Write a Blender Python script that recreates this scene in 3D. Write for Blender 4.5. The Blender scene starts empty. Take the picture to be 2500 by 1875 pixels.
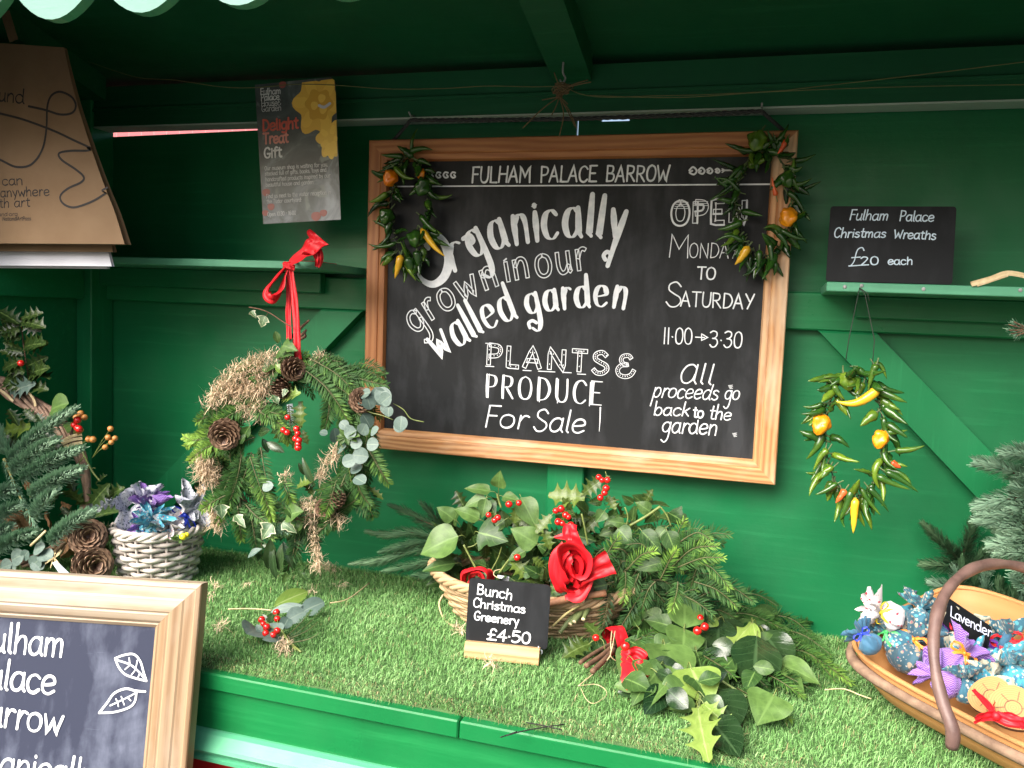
import bpy, math, random
import numpy as np
from mathutils import Vector, noise

SC = bpy.context.scene
COL = SC.collection
R = random.Random(11)
# ------------------------------------------------------------------ camera
F_PX = 2080.0
CAM = Vector((0.0, -1.95, 1.5))
AX = Vector((0.954035, 0.294977, 0.053))          # replaced below by exact angles
def cam_axes(yaw, pitch, roll):
    y, p, r = map(math.radians, (yaw, pitch, roll))
    cy, sy, cp, sp, cr, sr = math.cos(y), math.sin(y), math.cos(p), math.sin(p), math.cos(r), math.sin(r)
    Ry = np.array([[cy, sy, 0], [-sy, cy, 0], [0, 0, 1]])
    M = np.array([[1, 0, 0], [0, 0, -1], [0, 1, 0]]) @ Ry
    Rp = np.array([[1, 0, 0], [0, cp, -sp], [0, sp, cp]])
    Rr = np.array([[cr, -sr, 0], [sr, cr, 0], [0, 0, 1]])
    return Rr @ Rp @ M
AX = cam_axes(16.9965, 4.7375, 2.3907)
cd = bpy.data.cameras.new('camera'); cam = bpy.data.objects.new('camera', cd); COL.objects.link(cam)
cd.sensor_width = 36; cd.lens = F_PX / 2500 * 36; cd.clip_start = 0.02; cd.clip_end = 500
from mathutils import Matrix
cam.matrix_world = Matrix(((AX[0][0], -AX[1][0], -AX[2][0], CAM.x), (AX[0][1], -AX[1][1], -AX[2][1], CAM.y),
                           (AX[0][2], -AX[1][2], -AX[2][2], CAM.z), (0, 0, 0, 1)))
SC.camera = cam
# ------------------------------------------------------------------ light
SUN_EL, SUN_AZ = 41.0, -28.0        # azimuth from the front (-Y) towards the left (-X)
w = bpy.data.worlds.new('World'); SC.world = w; w.use_nodes = True
nt = w.node_tree; bg = nt.nodes['Background']
sky = nt.nodes.new('ShaderNodeTexSky'); sky.sky_type = 'NISHITA'; sky.sun_disc = False
sky.sun_elevation = math.radians(SUN_EL); sky.dust_density = 6.0; sky.air_density = 1.0; sky.ozone_density = 0.6
nt.links.new(sky.outputs[0], bg.inputs[0]); bg.inputs[1].default_value = 0.05
sd = bpy.data.lights.new('sun', 'SUN'); sun = bpy.data.objects.new('sun', sd); COL.objects.link(sun)
sd.energy = 1.5; sd.angle = math.radians(52); sd.color = (1.0, 0.975, 0.94)
_e, _a = math.radians(SUN_EL), math.radians(SUN_AZ)
sdir = Vector((math.sin(_a) * math.cos(_e), -math.cos(_a) * math.cos(_e), math.sin(_e)))   # towards the sun
sun.rotation_euler = sdir.to_track_quat('Z', 'Y').to_euler(); sun.location = (-3, -6, 6)
sky.sun_rotation = math.atan2(sdir.x, sdir.y)
SC.view_settings.view_transform = 'Standard'; SC.view_settings.look = 'None'
SC.view_settings.gamma = 1.0; SC.view_settings.use_curve_mapping = False
SC.view_settings.exposure = 2.6
SC.cycles.max_bounces = 8; SC.cycles.diffuse_bounces = 4; SC.cycles.transparent_max_bounces = 4

# ------------------------------------------------------------------ photograph pixel -> place in the stall
ZC = 0.829                                          # counter height
def ray(px, py):
    d = AX.T @ np.array([(px - 1250) / F_PX, (py - 937.5) / F_PX, 1.0]); return Vector(d)
def W(px, py, Y=0.0):                               # point on the vertical plane Y
    r = ray(px, py); return CAM + r * ((Y - CAM.y) / r.y)
def G(px, py, h=0.0):                               # point h above the counter
    r = ray(px, py); return CAM + r * ((ZC + h - CAM.z) / r.z)
def onplane(px, py, P, n):
    r = ray(px, py); return CAM + r * ((P - CAM).dot(n) / r.dot(n))
def pxm(P): return (AX[2] @ np.array(P - CAM)) / F_PX      # metres per photo pixel at P

# ------------------------------------------------------------------ mesh builder
class MB:
    def __init__(s): s.v = []; s.f = []; s.m = []; s.d = []
    def add(s, vs, fs, mi=0, data=(0, 0, 0.5)):
        o = len(s.v); s.v.extend([tuple(v) for v in vs])
        if isinstance(data, list): s.d.extend(data)
        else: s.d.extend([data] * len(vs))
        s.f.extend([tuple(i + o for i in f) for f in fs]); s.m.extend([mi] * len(fs))
    def build(s, name, mats, parent=None, smooth=True):
        if not isinstance(mats, (list, tuple)): mats = [mats]
        off = origin_of(parent) if parent else Vector((0, 0, 0))
        me = bpy.data.meshes.new(name)
        if parent is None and s.v:
            a = np.array(s.v); off = Vector(((a[:, 0].min() + a[:, 0].max()) / 2, (a[:, 1].min() + a[:, 1].max()) / 2, a[:, 2].min()))
        me.from_pydata([(v[0] - off.x, v[1] - off.y, v[2] - off.z) for v in s.v], [], s.f)
        for m in mats: me.materials.append(m)
        me.polygons.foreach_set('material_index', s.m)
        me.polygons.foreach_set('use_smooth', [smooth] * len(s.f))
        at = me.attributes.new('luv', 'FLOAT_VECTOR', 'POINT')
        at.data.foreach_set('vector', [c for d in s.d for c in d])
        me.update()
        o = bpy.data.objects.new(name, me); COL.objects.link(o)
        if parent: o.parent = parent
        else: o.location = off
        return o
def origin_of(o):
    p = Vector((0, 0, 0))
    while o is not None: p = p + o.location; o = o.parent
    return p
def tag(o, label, cat, group=None, kind=None):
    o['label'] = label; o['category'] = cat
    if group: o['group'] = group
    if kind: o['kind'] = kind
    return o
def thing(name, label, cat, loc, group=None):
    o = bpy.data.objects.new(name, None); COL.objects.link(o); o.location = loc; o.empty_display_size = 0.03
    return tag(o, label, cat, group)

def catmull(pts, n=6, closed=False):
    P = [Vector(p) for p in pts]
    if len(P) < 3: return P if not closed else P
    out = []; N = len(P); segs = N if closed else N - 1
    for i in range(segs):
        if closed: a, b, c, d = P[i - 1], P[i], P[(i + 1) % N], P[(i + 2) % N]
        else: a, b, c, d = P[max(i - 1, 0)], P[i], P[i + 1], P[min(i + 2, N - 1)]
        for k in range(n):
            t = k / n
            out.append(0.5 * ((2 * b) + (c - a) * t + (2 * a - 5 * b + 4 * c - d) * t * t + (3 * b - a - 3 * c + d) * t ** 3))
    if not closed: out.append(P[-1])
    return out
def perp(d):
    d = d.normalized(); a = Vector((0, 0, 1)) if abs(d.z) < 0.9 else Vector((1, 0, 0))
    u = d.cross(a).normalized(); return u, d.cross(u).normalized()
def tube(mb, pts, rad, seg=6, mi=0, t=0.5, closed=False, cap=True):
    pts = [Vector(p) for p in pts]; n = len(pts)
    if not callable(rad): rr = rad; rad = lambda s: rr
    vs = []; ds = []; u = None
    for i, p in enumerate(pts):
        a = pts[i - 1] if (i or closed) else pts[i]; b = pts[(i + 1) % n] if (i < n - 1 or closed) else pts[i]
        d = (b - a); d = d.normalized() if d.length > 1e-9 else Vector((0, 0, 1))
        if u is None: u, _ = perp(d)
        u = (u - d * u.dot(d)); u = u.normalized() if u.length > 1e-6 else perp(d)[0]
        w_ = d.cross(u); s = i / max(n - 1, 1); r = rad(s)
        for k in range(seg):
            th = 2 * math.pi * k / seg
            vs.append(p + (u * math.cos(th) + w_ * math.sin(th)) * r); ds.append((s, k / seg * 2 - 1, t))
    fs = []
    for i in range(n if closed else n - 1):
        j = (i + 1) % n
        for k in range(seg):
            l = (k + 1) % seg; fs.append((i * seg + k, i * seg + l, j * seg + l, j * seg + k))
    if cap and not closed:
        fs.append(tuple(range(seg - 1, -1, -1))); fs.append(tuple(range((n - 1) * seg, n * seg)))
    mb.add(vs, fs, mi, ds)
def box(mb, lo, hi, mi=0, bev=0.0, t=0.5, along=0):
    x0, y0, z0 = lo; x1, y1, z1 = hi; b = bev
    if b <= 0:
        vs = [(x, y, z) for x in (x0, x1) for y in (y0, y1) for z in (z0, z1)]
        fs = [(0, 1, 3, 2), (4, 6, 7, 5), (0, 4, 5, 1), (2, 3, 7, 6), (0, 2, 6, 4), (1, 5, 7, 3)]
    else:                                           # chamfered box, 24 vertices
        vs = []; 
        for sx in (0, 1):
            for sy in (0, 1):
                for sz in (0, 1):
                    X, Y, Z = (x0, x1)[sx], (y0, y1)[sy], (z0, z1)[sz]
                    dx, dy, dz = b * (1 - 2 * sx), b * (1 - 2 * sy), b * (1 - 2 * sz)
                    vs += [(X, Y + dy, Z + dz), (X + dx, Y, Z + dz), (X + dx, Y + dy, Z)]
        I = lambda sx, sy, sz, a: ((sx * 2 + sy) * 2 + sz) * 3 + a
        fs = []
        for s in (0, 1):
            fs += [(I(s, 0, 0, 0), I(s, 1, 0, 0), I(s, 1, 1, 0), I(s, 0, 1, 0)), (I(0, s, 0, 1), I(1, s, 0, 1), I(1, s, 1, 1), I(0, s, 1, 1)),
                   (I(0, 0, s, 2), I(1, 0, s, 2), I(1, 1, s, 2), I(0, 1, s, 2))]
        for a in (0, 1):
            for c in (0, 1):
                fs += [(I(0, a, c, 1), I(1, a, c, 1), I(1, a, c, 2), I(0, a, c, 2)), (I(a, 0, c, 0), I(a, 1, c, 0), I(a, 1, c, 2), I(a, 0, c, 2)),
                       (I(a, c, 0, 0), I(a, c, 1, 0), I(a, c, 1, 1), I(a, c, 0, 1))]
        for sx in (0, 1):
            for sy in (0, 1):
                for sz in (0, 1): fs.append((I(sx, sy, sz, 0), I(sx, sy, sz, 1), I(sx, sy, sz, 2)))
    ds = [(v[along], v[(along + 1) % 3] + v[(along + 2) % 3], t) for v in vs]
    mb.add(vs, fs, mi, ds)
def grid(mb, rows, mi=0, data=None, closed=False):
    m = len(rows[0]); vs = [p for r in rows for p in r]; fs = []
    for i in range(len(rows) - 1):
        for k in range(m if closed else m - 1):
            l = (k + 1) % m; fs.append((i * m + k, i * m + l, (i + 1) * m + l, (i + 1) * m + k))
    mb.add(vs, fs, mi, data if data is not None else (0, 0, 0.5))
def ball(mb, c, r, mi=0, t=0.5, seg=10, rings=6, sc=(1, 1, 1), lump=0.0, seed=0):
    vs = []; fs = []
    for i in range(rings + 1):
        ph = math.pi * i / rings
        for k in range(seg):
            th = 2 * math.pi * k / seg
            d = Vector((math.sin(ph) * math.cos(th), math.sin(ph) * math.sin(th), math.cos(ph)))
            q = r * (1 + lump * noise.noise(d * 1.7 + Vector((seed, seed * 1.3, 0))))
            vs.append((c[0] + d.x * q * sc[0], c[1] + d.y * q * sc[1], c[2] + d.z * q * sc[2]))
    for i in range(rings):
        for k in range(seg):
            l = (k + 1) % seg; fs.append((i * seg + k, (i + 1) * seg + k, (i + 1) * seg + l, i * seg + l))
    mb.add(vs, fs, mi, (0.5, 0, t))

# ------------------------------------------------------------------ materials
class NT:
    def __init__(s, name):
        s.m = bpy.data.materials.new(name); s.m.use_nodes = True; s.t = s.m.node_tree
        s.b = s.t.nodes['Principled BSDF']
    def n(s, typ, **kw):
        x = s.t.nodes.new('ShaderNode' + typ)
        for k, v in kw.items(): setattr(x, k, v)
        return x
    def l(s, a, b): s.t.links.new(a, b)
    def luv(s): return s.n('Attribute', attribute_name='luv').outputs['Vector']
    def obj(s): return s.n('TexCoord').outputs['Object']
    def sep(s, v):
        x = s.n('SeparateXYZ'); s.l(v, x.inputs[0]); return x.outputs
    def map(s, v, scale=(1, 1, 1), loc=(0, 0, 0)):
        x = s.n('Mapping'); s.l(v, x.inputs[0]); x.inputs['Scale'].default_value = scale; x.inputs['Location'].default_value = loc; return x.outputs[0]
    def noise(s, v, scale, detail=4, rough=0.55, dist=0):
        x = s.n('TexNoise'); s.l(v, x.inputs['Vector']); x.inputs['Scale'].default_value = scale; x.inputs['Detail'].default_value = detail
        x.inputs['Roughness'].default_value = rough; x.inputs['Distortion'].default_value = dist; return x.outputs['Fac']
    def ramp(s, f, *st):
        x = s.n('ValToRGB'); s.l(f, x.inputs[0]); e = x.color_ramp.elements
        while len(e) < len(st): e.new(0.5)
        for el, (p, c) in zip(e, st): el.position = p; el.color = (*c, 1) if len(c) == 3 else c
        return x.outputs[0]
    def mix(s, f, a, b, typ='MIX'):
        x = s.n('Mix', data_type='RGBA', blend_type=typ)
        if hasattr(f, 'node'): s.l(f, x.inputs[0])
        else: x.inputs[0].default_value = f
        for v, i in ((a, 6), (b, 7)):
            if hasattr(v, 'node'): s.l(v, x.inputs[i])
            else: x.inputs[i].default_value = (*v, 1)
        return x.outputs[2]
    def math(s, op, a, b=0.0, c=None):
        x = s.n('Math', operation=op)
        for v, i in ((a, 0), (b, 1), (c, 2)):
            if v is None: continue
            if hasattr(v, 'node'): s.l(v, x.inputs[i])
            else: x.inputs[i].default_value = v
        return x.outputs[0]
    def bump(s, h, st=0.2, dist=0.002):
        x = s.n('Bump'); s.l(h, x.inputs['Height']); x.inputs['Strength'].default_value = st; x.inputs['Distance'].default_value = dist
        s.l(x.outputs[0], s.b.inputs['Normal'])
    def set(s, **kw):
        for k, v in kw.items():
            i = s.b.inputs[k.replace('_', ' ')]
            if hasattr(v, 'node'): s.l(v, i)
            else: i.default_value = (*v, 1) if isinstance(v, tuple) and len(v) == 3 else v
        return s

def m_plain(name, c, c2=None, rough=0.5, scale=30, bump=0.15, bs=200, spec=0.5, coat=0.0):
    s = NT(name); v = s.obj()
    f = s.noise(v, scale, 4); c2 = c2 or tuple(x * 0.75 for x in c)
    s.set(Base_Color=s.ramp(f, (0.3, c2), (0.7, c)), Roughness=rough, Coat_Weight=coat)
    s.b.inputs['Specular IOR Level'].default_value = spec
    if bump: s.bump(s.noise(v, bs, 3), bump, 0.001)
    return s.m
def m_green(name, c, c2, rough=0.36, streak=(3, 60, 60), chips=True):
    s = NT(name); v = s.obj()
    g = s.noise(s.map(v, streak), 1.0, 6, 0.6)
    big = s.noise(v, 2.2, 3)
    col = s.ramp(big, (0.3, c2), (0.7, c))
    col = s.mix(s.ramp(g, (0.55, (0, 0, 0)), (0.78, (.45, .45, .45))), col, tuple(min(1, x * 1.5 + 0.012) for x in c))
    col = s.mix(s.ramp(s.noise(s.map(v, (1, 1, .6), (4, 2, 7)), 5, 6, .65), (0.5, (0, 0, 0)), (0.72, (.4,) * 3)), col, tuple(x * .62 + .004 for x in c2))
    if chips:
        n = s.noise(v, 40, 5, 0.7)
        ch = s.ramp(n, (0.735, (0, 0, 0)), (0.75, (1, 1, 1)))
        col = s.mix(ch, col, (0.3, 0.36, 0.3))
    s.set(Base_Color=col, Roughness=s.ramp(s.noise(v, 9, 5), (0.3, (rough - .08,) * 3), (0.75, (rough + .2,) * 3)))
    s.b.inputs['Specular IOR Level'].default_value = 0.28
    s.bump(s.math('ADD', g, s.math('MULTIPLY', s.noise(v, 120, 3), 0.5)), 0.22, 0.002)
    return s.m
def m_wood(name, c_light, c_dark, grey=None, ring=55, rough=0.55):
    s = NT(name); v = s.luv()          # luv: x along (m), y across (m), z random offset
    a = s.map(v, (1.2, 1, 40))
    warp = s.noise(s.map(v, (3, 10, 30)), 1.0, 3)
    x = s.sep(v)
    yy = s.math('ADD', x[1], s.math('MULTIPLY', s.math('ADD', warp, s.math('MULTIPLY', s.noise(s.map(v, (1.1, 5, 17)), 1.0, 2), 1.6)), 0.026))
    wv = s.math('SINE', s.math('MULTIPLY', s.math('ADD', yy, s.math('MULTIPLY', x[2], 3.0)), ring * 2 * math.pi))
    wv = s.math('MULTIPLY_ADD', wv, 0.5, 0.5)
    fine = s.noise(s.map(v, (6, 900, 50)), 1.0, 3)
    blot = s.noise(s.map(v, (4, 14, 25)), 1.0, 4)
    f = s.math('ADD', s.math('MULTIPLY', wv, 0.42), s.math('ADD', s.math('MULTIPLY', fine, 0.38), s.math('MULTIPLY', s.noise(s.map(v, (2.2, 130, 21)), 1.0, 4), 0.28)))
    col = s.ramp(f, (0.2, c_dark), (0.75, c_light))
    if grey: col = s.mix(s.ramp(blot, (0.5, (0, 0, 0)), (0.68, (.8, .8, .8))), col, grey)
    else: col = s.mix(s.ramp(blot, (0.35, (0.55,) * 3), (0.65, (0, 0, 0))), col, c_dark)
    kn = s.n('TexVoronoi'); s.l(s.map(v, (2.6, 9, 60)), kn.inputs['Vector']); kn.inputs['Scale'].default_value = 1.0
    col = s.mix(s.ramp(kn.outputs['Distance'], (0.035, (0.85,) * 3), (0.07, (0, 0, 0))), col, tuple(z * 0.3 for z in c_dark))
    s.set(Base_Color=col, Roughness=rough)
    s.bump(f, 0.35, 0.0015)
    return s.m
def m_slate(name, c, smear, amt=0.5, sc=4.0, rough=0.6):
    s = NT(name); v = s.obj()
    a = s.noise(s.map(v, (1, 1, 1)), sc, 6, 0.62, 0.6); b = s.noise(s.map(v, (30, 30, 8)), 1.0, 4)
    f = s.math('MULTIPLY', s.math('MULTIPLY', a, b), 2.0)
    col = s.mix(s.ramp(f, (0.42, (0, 0, 0)), (0.85, (amt,) * 3)), c, smear)
    sp = s.ramp(s.noise(v, 260, 2), (0.76, (0, 0, 0)), (0.8, (.5, .5, .5)))
    scr = s.ramp(s.noise(s.map(v, (6, 1, 240)), 1.0, 3), (0.72, (0, 0, 0)), (0.77, (.35,) * 3))
    col = s.mix(sp, col, smear); col = s.mix(scr, col, smear)
    s.set(Base_Color=col, Roughness=rough); s.b.inputs['Specular IOR Level'].default_value = 0.25; s.bump(s.noise(v, 500, 2), 0.1, 0.0005)
    return s.m
def m_leaf(name, dark, light, vein, rough=0.35, nv=7, edge=None, spec=0.5, trans=0.0, veinw=0.5):
    s = NT(name); v = s.luv(); x = s.sep(v)          # x along, y across -1..1, z tint
    av = s.math('ABSOLUTE', x[1])
    sv = s.math('SINE', s.math('MULTIPLY', s.math('SUBTRACT', x[0], s.math('MULTIPLY', av, 0.28)), nv * 6.283))
    sv = s.ramp(sv, (0.9, (0, 0, 0)), (1.0, (veinw,) * 3))
    mid = s.ramp(av, (0.03, (0.9,) * 3), (0.10, (0, 0, 0)))
    col = s.mix(x[2], dark, light)
    blot = s.noise(s.map(v, (3, 1.5, 9)), 2.0, 4)
    col = s.mix(s.ramp(blot, (0.35, (.35,) * 3), (0.65, (0, 0, 0))), col, tuple(z * 0.6 for z in dark))
    if edge:
        e = s.math('ADD', av, s.math('MULTIPLY', blot, 0.35))
        col = s.mix(s.ramp(e, (0.93, (0, 0, 0)), (0.98, (1, 1, 1))), col, edge)
    col = s.mix(sv, col, vein); col = s.mix(mid, col, vein)
    s.set(Base_Color=col, Roughness=rough); s.b.inputs['Specular IOR Level'].default_value = spec
    s.bump(s.math('SUBTRACT', s.noise(s.map(v, (14, 7, 9)), 2.0, 3), s.math('MULTIPLY', s.math('ADD', sv, mid), 0.6)), 0.25, 0.0012)
    if trans:
        s.b.inputs['Transmission Weight'].default_value = 0
        tr = s.n('BsdfTranslucent'); s.l(col, tr.inputs[0]); ms = s.n('MixShader'); ms.inputs[0].default_value = trans
        s.l(s.b.outputs[0], ms.inputs[1]); s.l(tr.outputs[0], ms.inputs[2]); s.l(ms.outputs[0], s.t.nodes['Material Output'].inputs[0])
    return s.m
def m_tint(name, dark, light, rough=0.5, spec=0.4, trans=0.0, mid=None):
    s = NT(name); x = s.sep(s.luv())
    col = s.ramp(x[2], (0.0, dark), (0.5, mid or tuple((a + b) / 2 for a, b in zip(dark, light))), (1.0, light))
    s.set(Base_Color=col, Roughness=rough); s.b.inputs['Specular IOR Level'].default_value = spec
    if trans:
        tr = s.n('BsdfTranslucent'); s.l(col, tr.inputs[0]); ms = s.n('MixShader'); ms.inputs[0].default_value = trans
        s.l(s.b.outputs[0], ms.inputs[1]); s.l(tr.outputs[0], ms.inputs[2]); s.l(ms.outputs[0], s.t.nodes['Material Output'].inputs[0])
    return s.m
def m_fabric(name, base, cols, scale=60, style='floral', rough=0.75):
    s = NT(name); v = s.obj(); col = base
    if style == 'zigzag':
        x = s.sep(v)
        z = s.math('PINGPONG', s.math('MULTIPLY', x[0], 1), 0.004)
        f = s.math('SINE', s.math('MULTIPLY', s.math('ADD', s.math('ADD', x[2], x[1]), z), 1500))
        out = s.mix(s.ramp(f, (0.1, (0, 0, 0)), (0.5, (1, 1, 1))), base, cols[0])
    else:
        out = s.mix(0.0, base, base)
        for i, (c, lo, hi, k) in enumerate(cols):
            vo = s.n('TexVoronoi'); s.l(s.map(v, (1, 1, 1), (i * .37, i * .11, i * .23)), vo.inputs['Vector']); vo.inputs['Scale'].default_value = scale * k * 1.7
            d = s.math('ADD', vo.outputs['Distance'], s.math('MULTIPLY_ADD', s.noise(v, scale * 2.2 * k, 3), 0.5, -0.25))
            out = s.mix(s.ramp(d, (lo, (1, 1, 1)), (hi, (0, 0, 0))), out, c)
    s.set(Base_Color=out, Roughness=rough); s.b.inputs['Sheen Weight'].default_value = 0.2
    s.bump(s.noise(v, 900, 2), 0.2, 0.0006)
    return s.m

M = {}
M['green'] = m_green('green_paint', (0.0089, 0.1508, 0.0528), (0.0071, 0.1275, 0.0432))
M['green_roof'] = m_green('roof_green_with_shade', (0.0065, 0.0954, 0.0367), (0.0053, 0.0818, 0.0308), rough=0.5, chips=False)  # stall green darkened, so the shade under the roof sits in the colour
M['green_trim'] = m_green('green_paint_trim', (0.01, 0.1679, 0.0573), (0.0081, 0.1433, 0.0469), rough=0.33)
M['green_z'] = m_green('green_paint_upright', (0.0104, 0.1768, 0.0625), (0.0083, 0.1503, 0.0511), streak=(60, 60, 3))
M['counter'] = m_green('counter_green_paint', (0.0056, 0.1497, 0.0391), (0.0045, 0.1212, 0.0326), rough=0.3)
M['mint'] = m_green('mint_green_paint', (0.075, 0.315, 0.165), (0.0525, 0.255, 0.135), rough=0.35)
M['pale_mint'] = m_green('pale_mint_paint', (0.1193, 0.2455, 0.2046), (0.1023, 0.2251, 0.1841), rough=0.4)
M['grey_green'] = m_green('bounce_lit_grey', (0.46, 0.54, 0.48), (0.34, 0.42, 0.36), rough=0.5)  # beam underside: light bounced up from the counter is put into this pale grey
M['yew_stem'] = m_plain('yew_twig', (0.085, 0.10, 0.028), (0.06, 0.05, 0.02), 0.6, 80, 0)
M['red'] = m_green('red_paint', (0.4125, 0.009, 0.009), (0.3375, 0.0075, 0.0075), rough=0.35, chips=False)
M['wood'] = m_wood('orange_pine', (0.44, 0.1901, 0.0646), (0.264, 0.0864, 0.0228), ring=70)
M['wood_worn'] = m_wood('worn_pine', (0.5951, 0.3135, 0.133), (0.3078, 0.115, 0.0333), grey=(0.6361, 0.4703, 0.3135), ring=90)
M['wood_pale'] = m_wood('weathered_pine', (0.2846, 0.1984, 0.1144), (0.1581, 0.0887, 0.039), grey=(0.274, 0.2088, 0.1456), ring=45)
M['wood_block'] = m_wood('pale_block_wood', (0.4896, 0.34, 0.1836), (0.3536, 0.204, 0.0816), ring=80)
M['slate'] = m_slate('black_slate', (0.0086, 0.0101, 0.0115), (0.0768, 0.0816, 0.0912), 0.35)
M['wood_bleached'] = m_wood('bleached_pine', (0.3722, 0.3075, 0.224), (0.2234, 0.1483, 0.0825), grey=(0.351, 0.302, 0.2477), ring=40)
M['slate_dark'] = m_slate('dark_chalkboard', (0.0042, 0.0053, 0.007), (0.042, 0.0455, 0.0525), 0.3)
M['slate_blue'] = m_slate('dusty_blue_slate', (0.0243, 0.0297, 0.054), (0.162, 0.1836, 0.2484), 0.55, 7.0, 0.7)
M['chalk'] = m_plain('white_chalk_paint', (0.8148, 0.8342, 0.8536), (0.6014, 0.6402, 0.679), 0.8, 60, 0.1, 400)
M['chalk_thin'] = m_plain('thin_chalk', (0.60, 0.66, 0.70), (0.40, 0.46, 0.52), 0.9, 120, 0)
M['yew'] = m_tint('yew_needles',  (0.0088, 0.035, 0.0106), (0.2112, 0.36, 0.0528) , 0.6, 0.22, 0.15, mid=(0.0396, 0.11, 0.022))
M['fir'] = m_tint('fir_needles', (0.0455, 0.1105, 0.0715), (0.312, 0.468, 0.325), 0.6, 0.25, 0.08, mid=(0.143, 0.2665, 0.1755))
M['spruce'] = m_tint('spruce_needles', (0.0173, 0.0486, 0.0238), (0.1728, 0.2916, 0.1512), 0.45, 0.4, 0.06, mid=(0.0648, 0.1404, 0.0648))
M['ivy'] = m_leaf('ivy_leaf', (0.0136, 0.048, 0.0102), (0.0982, 0.1792, 0.0435), (0.1091, 0.192, 0.0512), 0.42, 5, trans=0.08, veinw=0.3, spec=0.32)
M['ivy_edge'] = m_leaf('variegated_ivy', (0.0319, 0.0829, 0.0319), (0.0892, 0.1594, 0.0638), (0.1913, 0.255, 0.1275), 0.4, 4, edge=(0.3952, 0.408, 0.2677), trans=0.08)
M['holly'] = m_leaf('holly_leaf', (0.0073, 0.0255, 0.0073), (0.1216, 0.1824, 0.0273), (0.0972, 0.1459, 0.0426), 0.32, 5, trans=0.06, veinw=0.25, spec=0.35)
M['laurel'] = m_leaf('glossy_dark_leaf', (0.0064, 0.0225, 0.008), (0.0483, 0.0885, 0.0282), (0.0403, 0.0805, 0.0322), 0.16, 7, veinw=0.4)
M['lime'] = m_leaf('lime_leaf', (0.12, 0.22, 0.035), (0.24, 0.33, 0.075), (0.28, 0.36, 0.13), 0.35, 6, trans=0.15, veinw=0.25)
M['euc'] = m_leaf('eucalyptus_leaf', (0.0553, 0.105, 0.0829), (0.1658, 0.2265, 0.1989), (0.1547, 0.2099, 0.1658), 0.55, 4, trans=0.06, veinw=0.15)
M['stem'] = m_plain('green_stem', (0.168, 0.21, 0.049), (0.098, 0.126, 0.035), 0.5, 80, 0.1)
M['bark'] = m_plain('brown_bark', (0.16, 0.088, 0.048), (0.08, 0.04, 0.024), 0.8, 60, 0.5, 150)
M['cut'] = m_plain('cut_wood', (0.675, 0.558, 0.378), (0.54, 0.405, 0.234), 0.7, 80, 0.1)
M['moss'] = m_tint('dry_moss', (0.234, 0.156, 0.0975), (0.78, 0.624, 0.4388), 0.9, 0.1, 0.15)
M['cone'] = m_leaf('pinecone_scale', (0.04, 0.0176, 0.008), (0.104, 0.048, 0.024), (0.112, 0.056, 0.032), 0.6, 1, veinw=0.0)
M['cone_tip'] = m_plain('pinecone_tip', (0.315, 0.2025, 0.1275), (0.2025, 0.1125, 0.0675), 0.7, 120, 0.2)
M['ribbon'] = m_plain('red_ribbon', (0.629, 0.0102, 0.0187), (0.51, 0.0068, 0.0136), 0.5, 20, 0.15, 700, 0.4)
M['berry'] = m_plain('red_berry', (0.62, 0.012, 0.010), (0.5, 0.008, 0.008), 0.16, 60, 0, coat=0.3)
M['ochre'] = m_plain('ochre_berry', (0.425, 0.187, 0.0425), (0.306, 0.119, 0.0255), 0.5, 200, 0.3, 400)
M['ch_green'] = m_tint('green_chilli', (0.0064, 0.028, 0.0048), (0.128, 0.208, 0.016), 0.2, 0.5, mid=(0.024, 0.08, 0.0096))
M['ch_yellow'] = m_tint('yellow_chilli', (0.527, 0.255, 0.0085), (0.7225, 0.442, 0.0255), 0.24, 0.5)
M['ch_orange'] = m_tint('orange_chilli', (0.6375, 0.136, 0.0043), (0.765, 0.306, 0.0085), 0.25, 0.5)
M['ch_red'] = m_tint('red_chilli', (0.40, 0.03, 0.01), (0.70, 0.12, 0.03), 0.25, 0.5)
M['ch_stalk'] = m_plain('chilli_stalk', (0.10, 0.16, 0.05), (0.06, 0.08, 0.03), 0.6, 80, 0)
M['string'] = m_plain('dark_string', (0.03, 0.04, 0.03), None, 0.8)
M['twine'] = m_plain('jute_twine', (0.1848, 0.132, 0.0616), (0.1144, 0.0748, 0.0352), 0.9, 300, 0.3, 900)
M['dull_twine'] = m_plain('dull_green_twine', (0.16, 0.17, 0.07), None, 0.9)
M['raffia'] = m_plain('raffia', (0.592, 0.48, 0.288), (0.44, 0.336, 0.176), 0.7, 90, 0.2)
M['rope'] = m_plain('grey_black_rope', (0.045, 0.05, 0.05), (0.02, 0.022, 0.022), 0.85, 300, 0.5, 900)
M['metal'] = m_plain('dull_metal', (0.35, 0.36, 0.36), (0.2, 0.2, 0.2), 0.45, 60, 0)
M['kraft'] = m_plain('brown_kraft_paper', (0.1665, 0.1096, 0.063), (0.144, 0.0918, 0.051), 0.8, 12, 0.25, 60, 0.2)
M['ink'] = m_plain('black_ink', (0.012, 0.010, 0.010), None, 0.8, 30, 0)
M['paper'] = m_plain('white_paper', (0.576, 0.584, 0.64), (0.528, 0.536, 0.592), 0.7, 12, 0.1, 60)
M['tagm'] = m_plain('pale_card_tag', (0.50, 0.54, 0.60), (0.44, 0.48, 0.54), 0.7, 40, 0)
M['hessian'] = m_plain('hessian', (0.30, 0.17, 0.09), (0.20, 0.11, 0.055), 0.9, 150, 0.6, 700, 0.1)
M['wicker_white'] = m_tint('whitewashed_wicker', (0.234, 0.195, 0.1716), (0.6084, 0.5616, 0.507), 0.7, 0.2)
M['wicker'] = m_tint('brown_wicker', (0.195, 0.1125, 0.0525), (0.465, 0.33, 0.1875), 0.6, 0.3)
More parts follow.
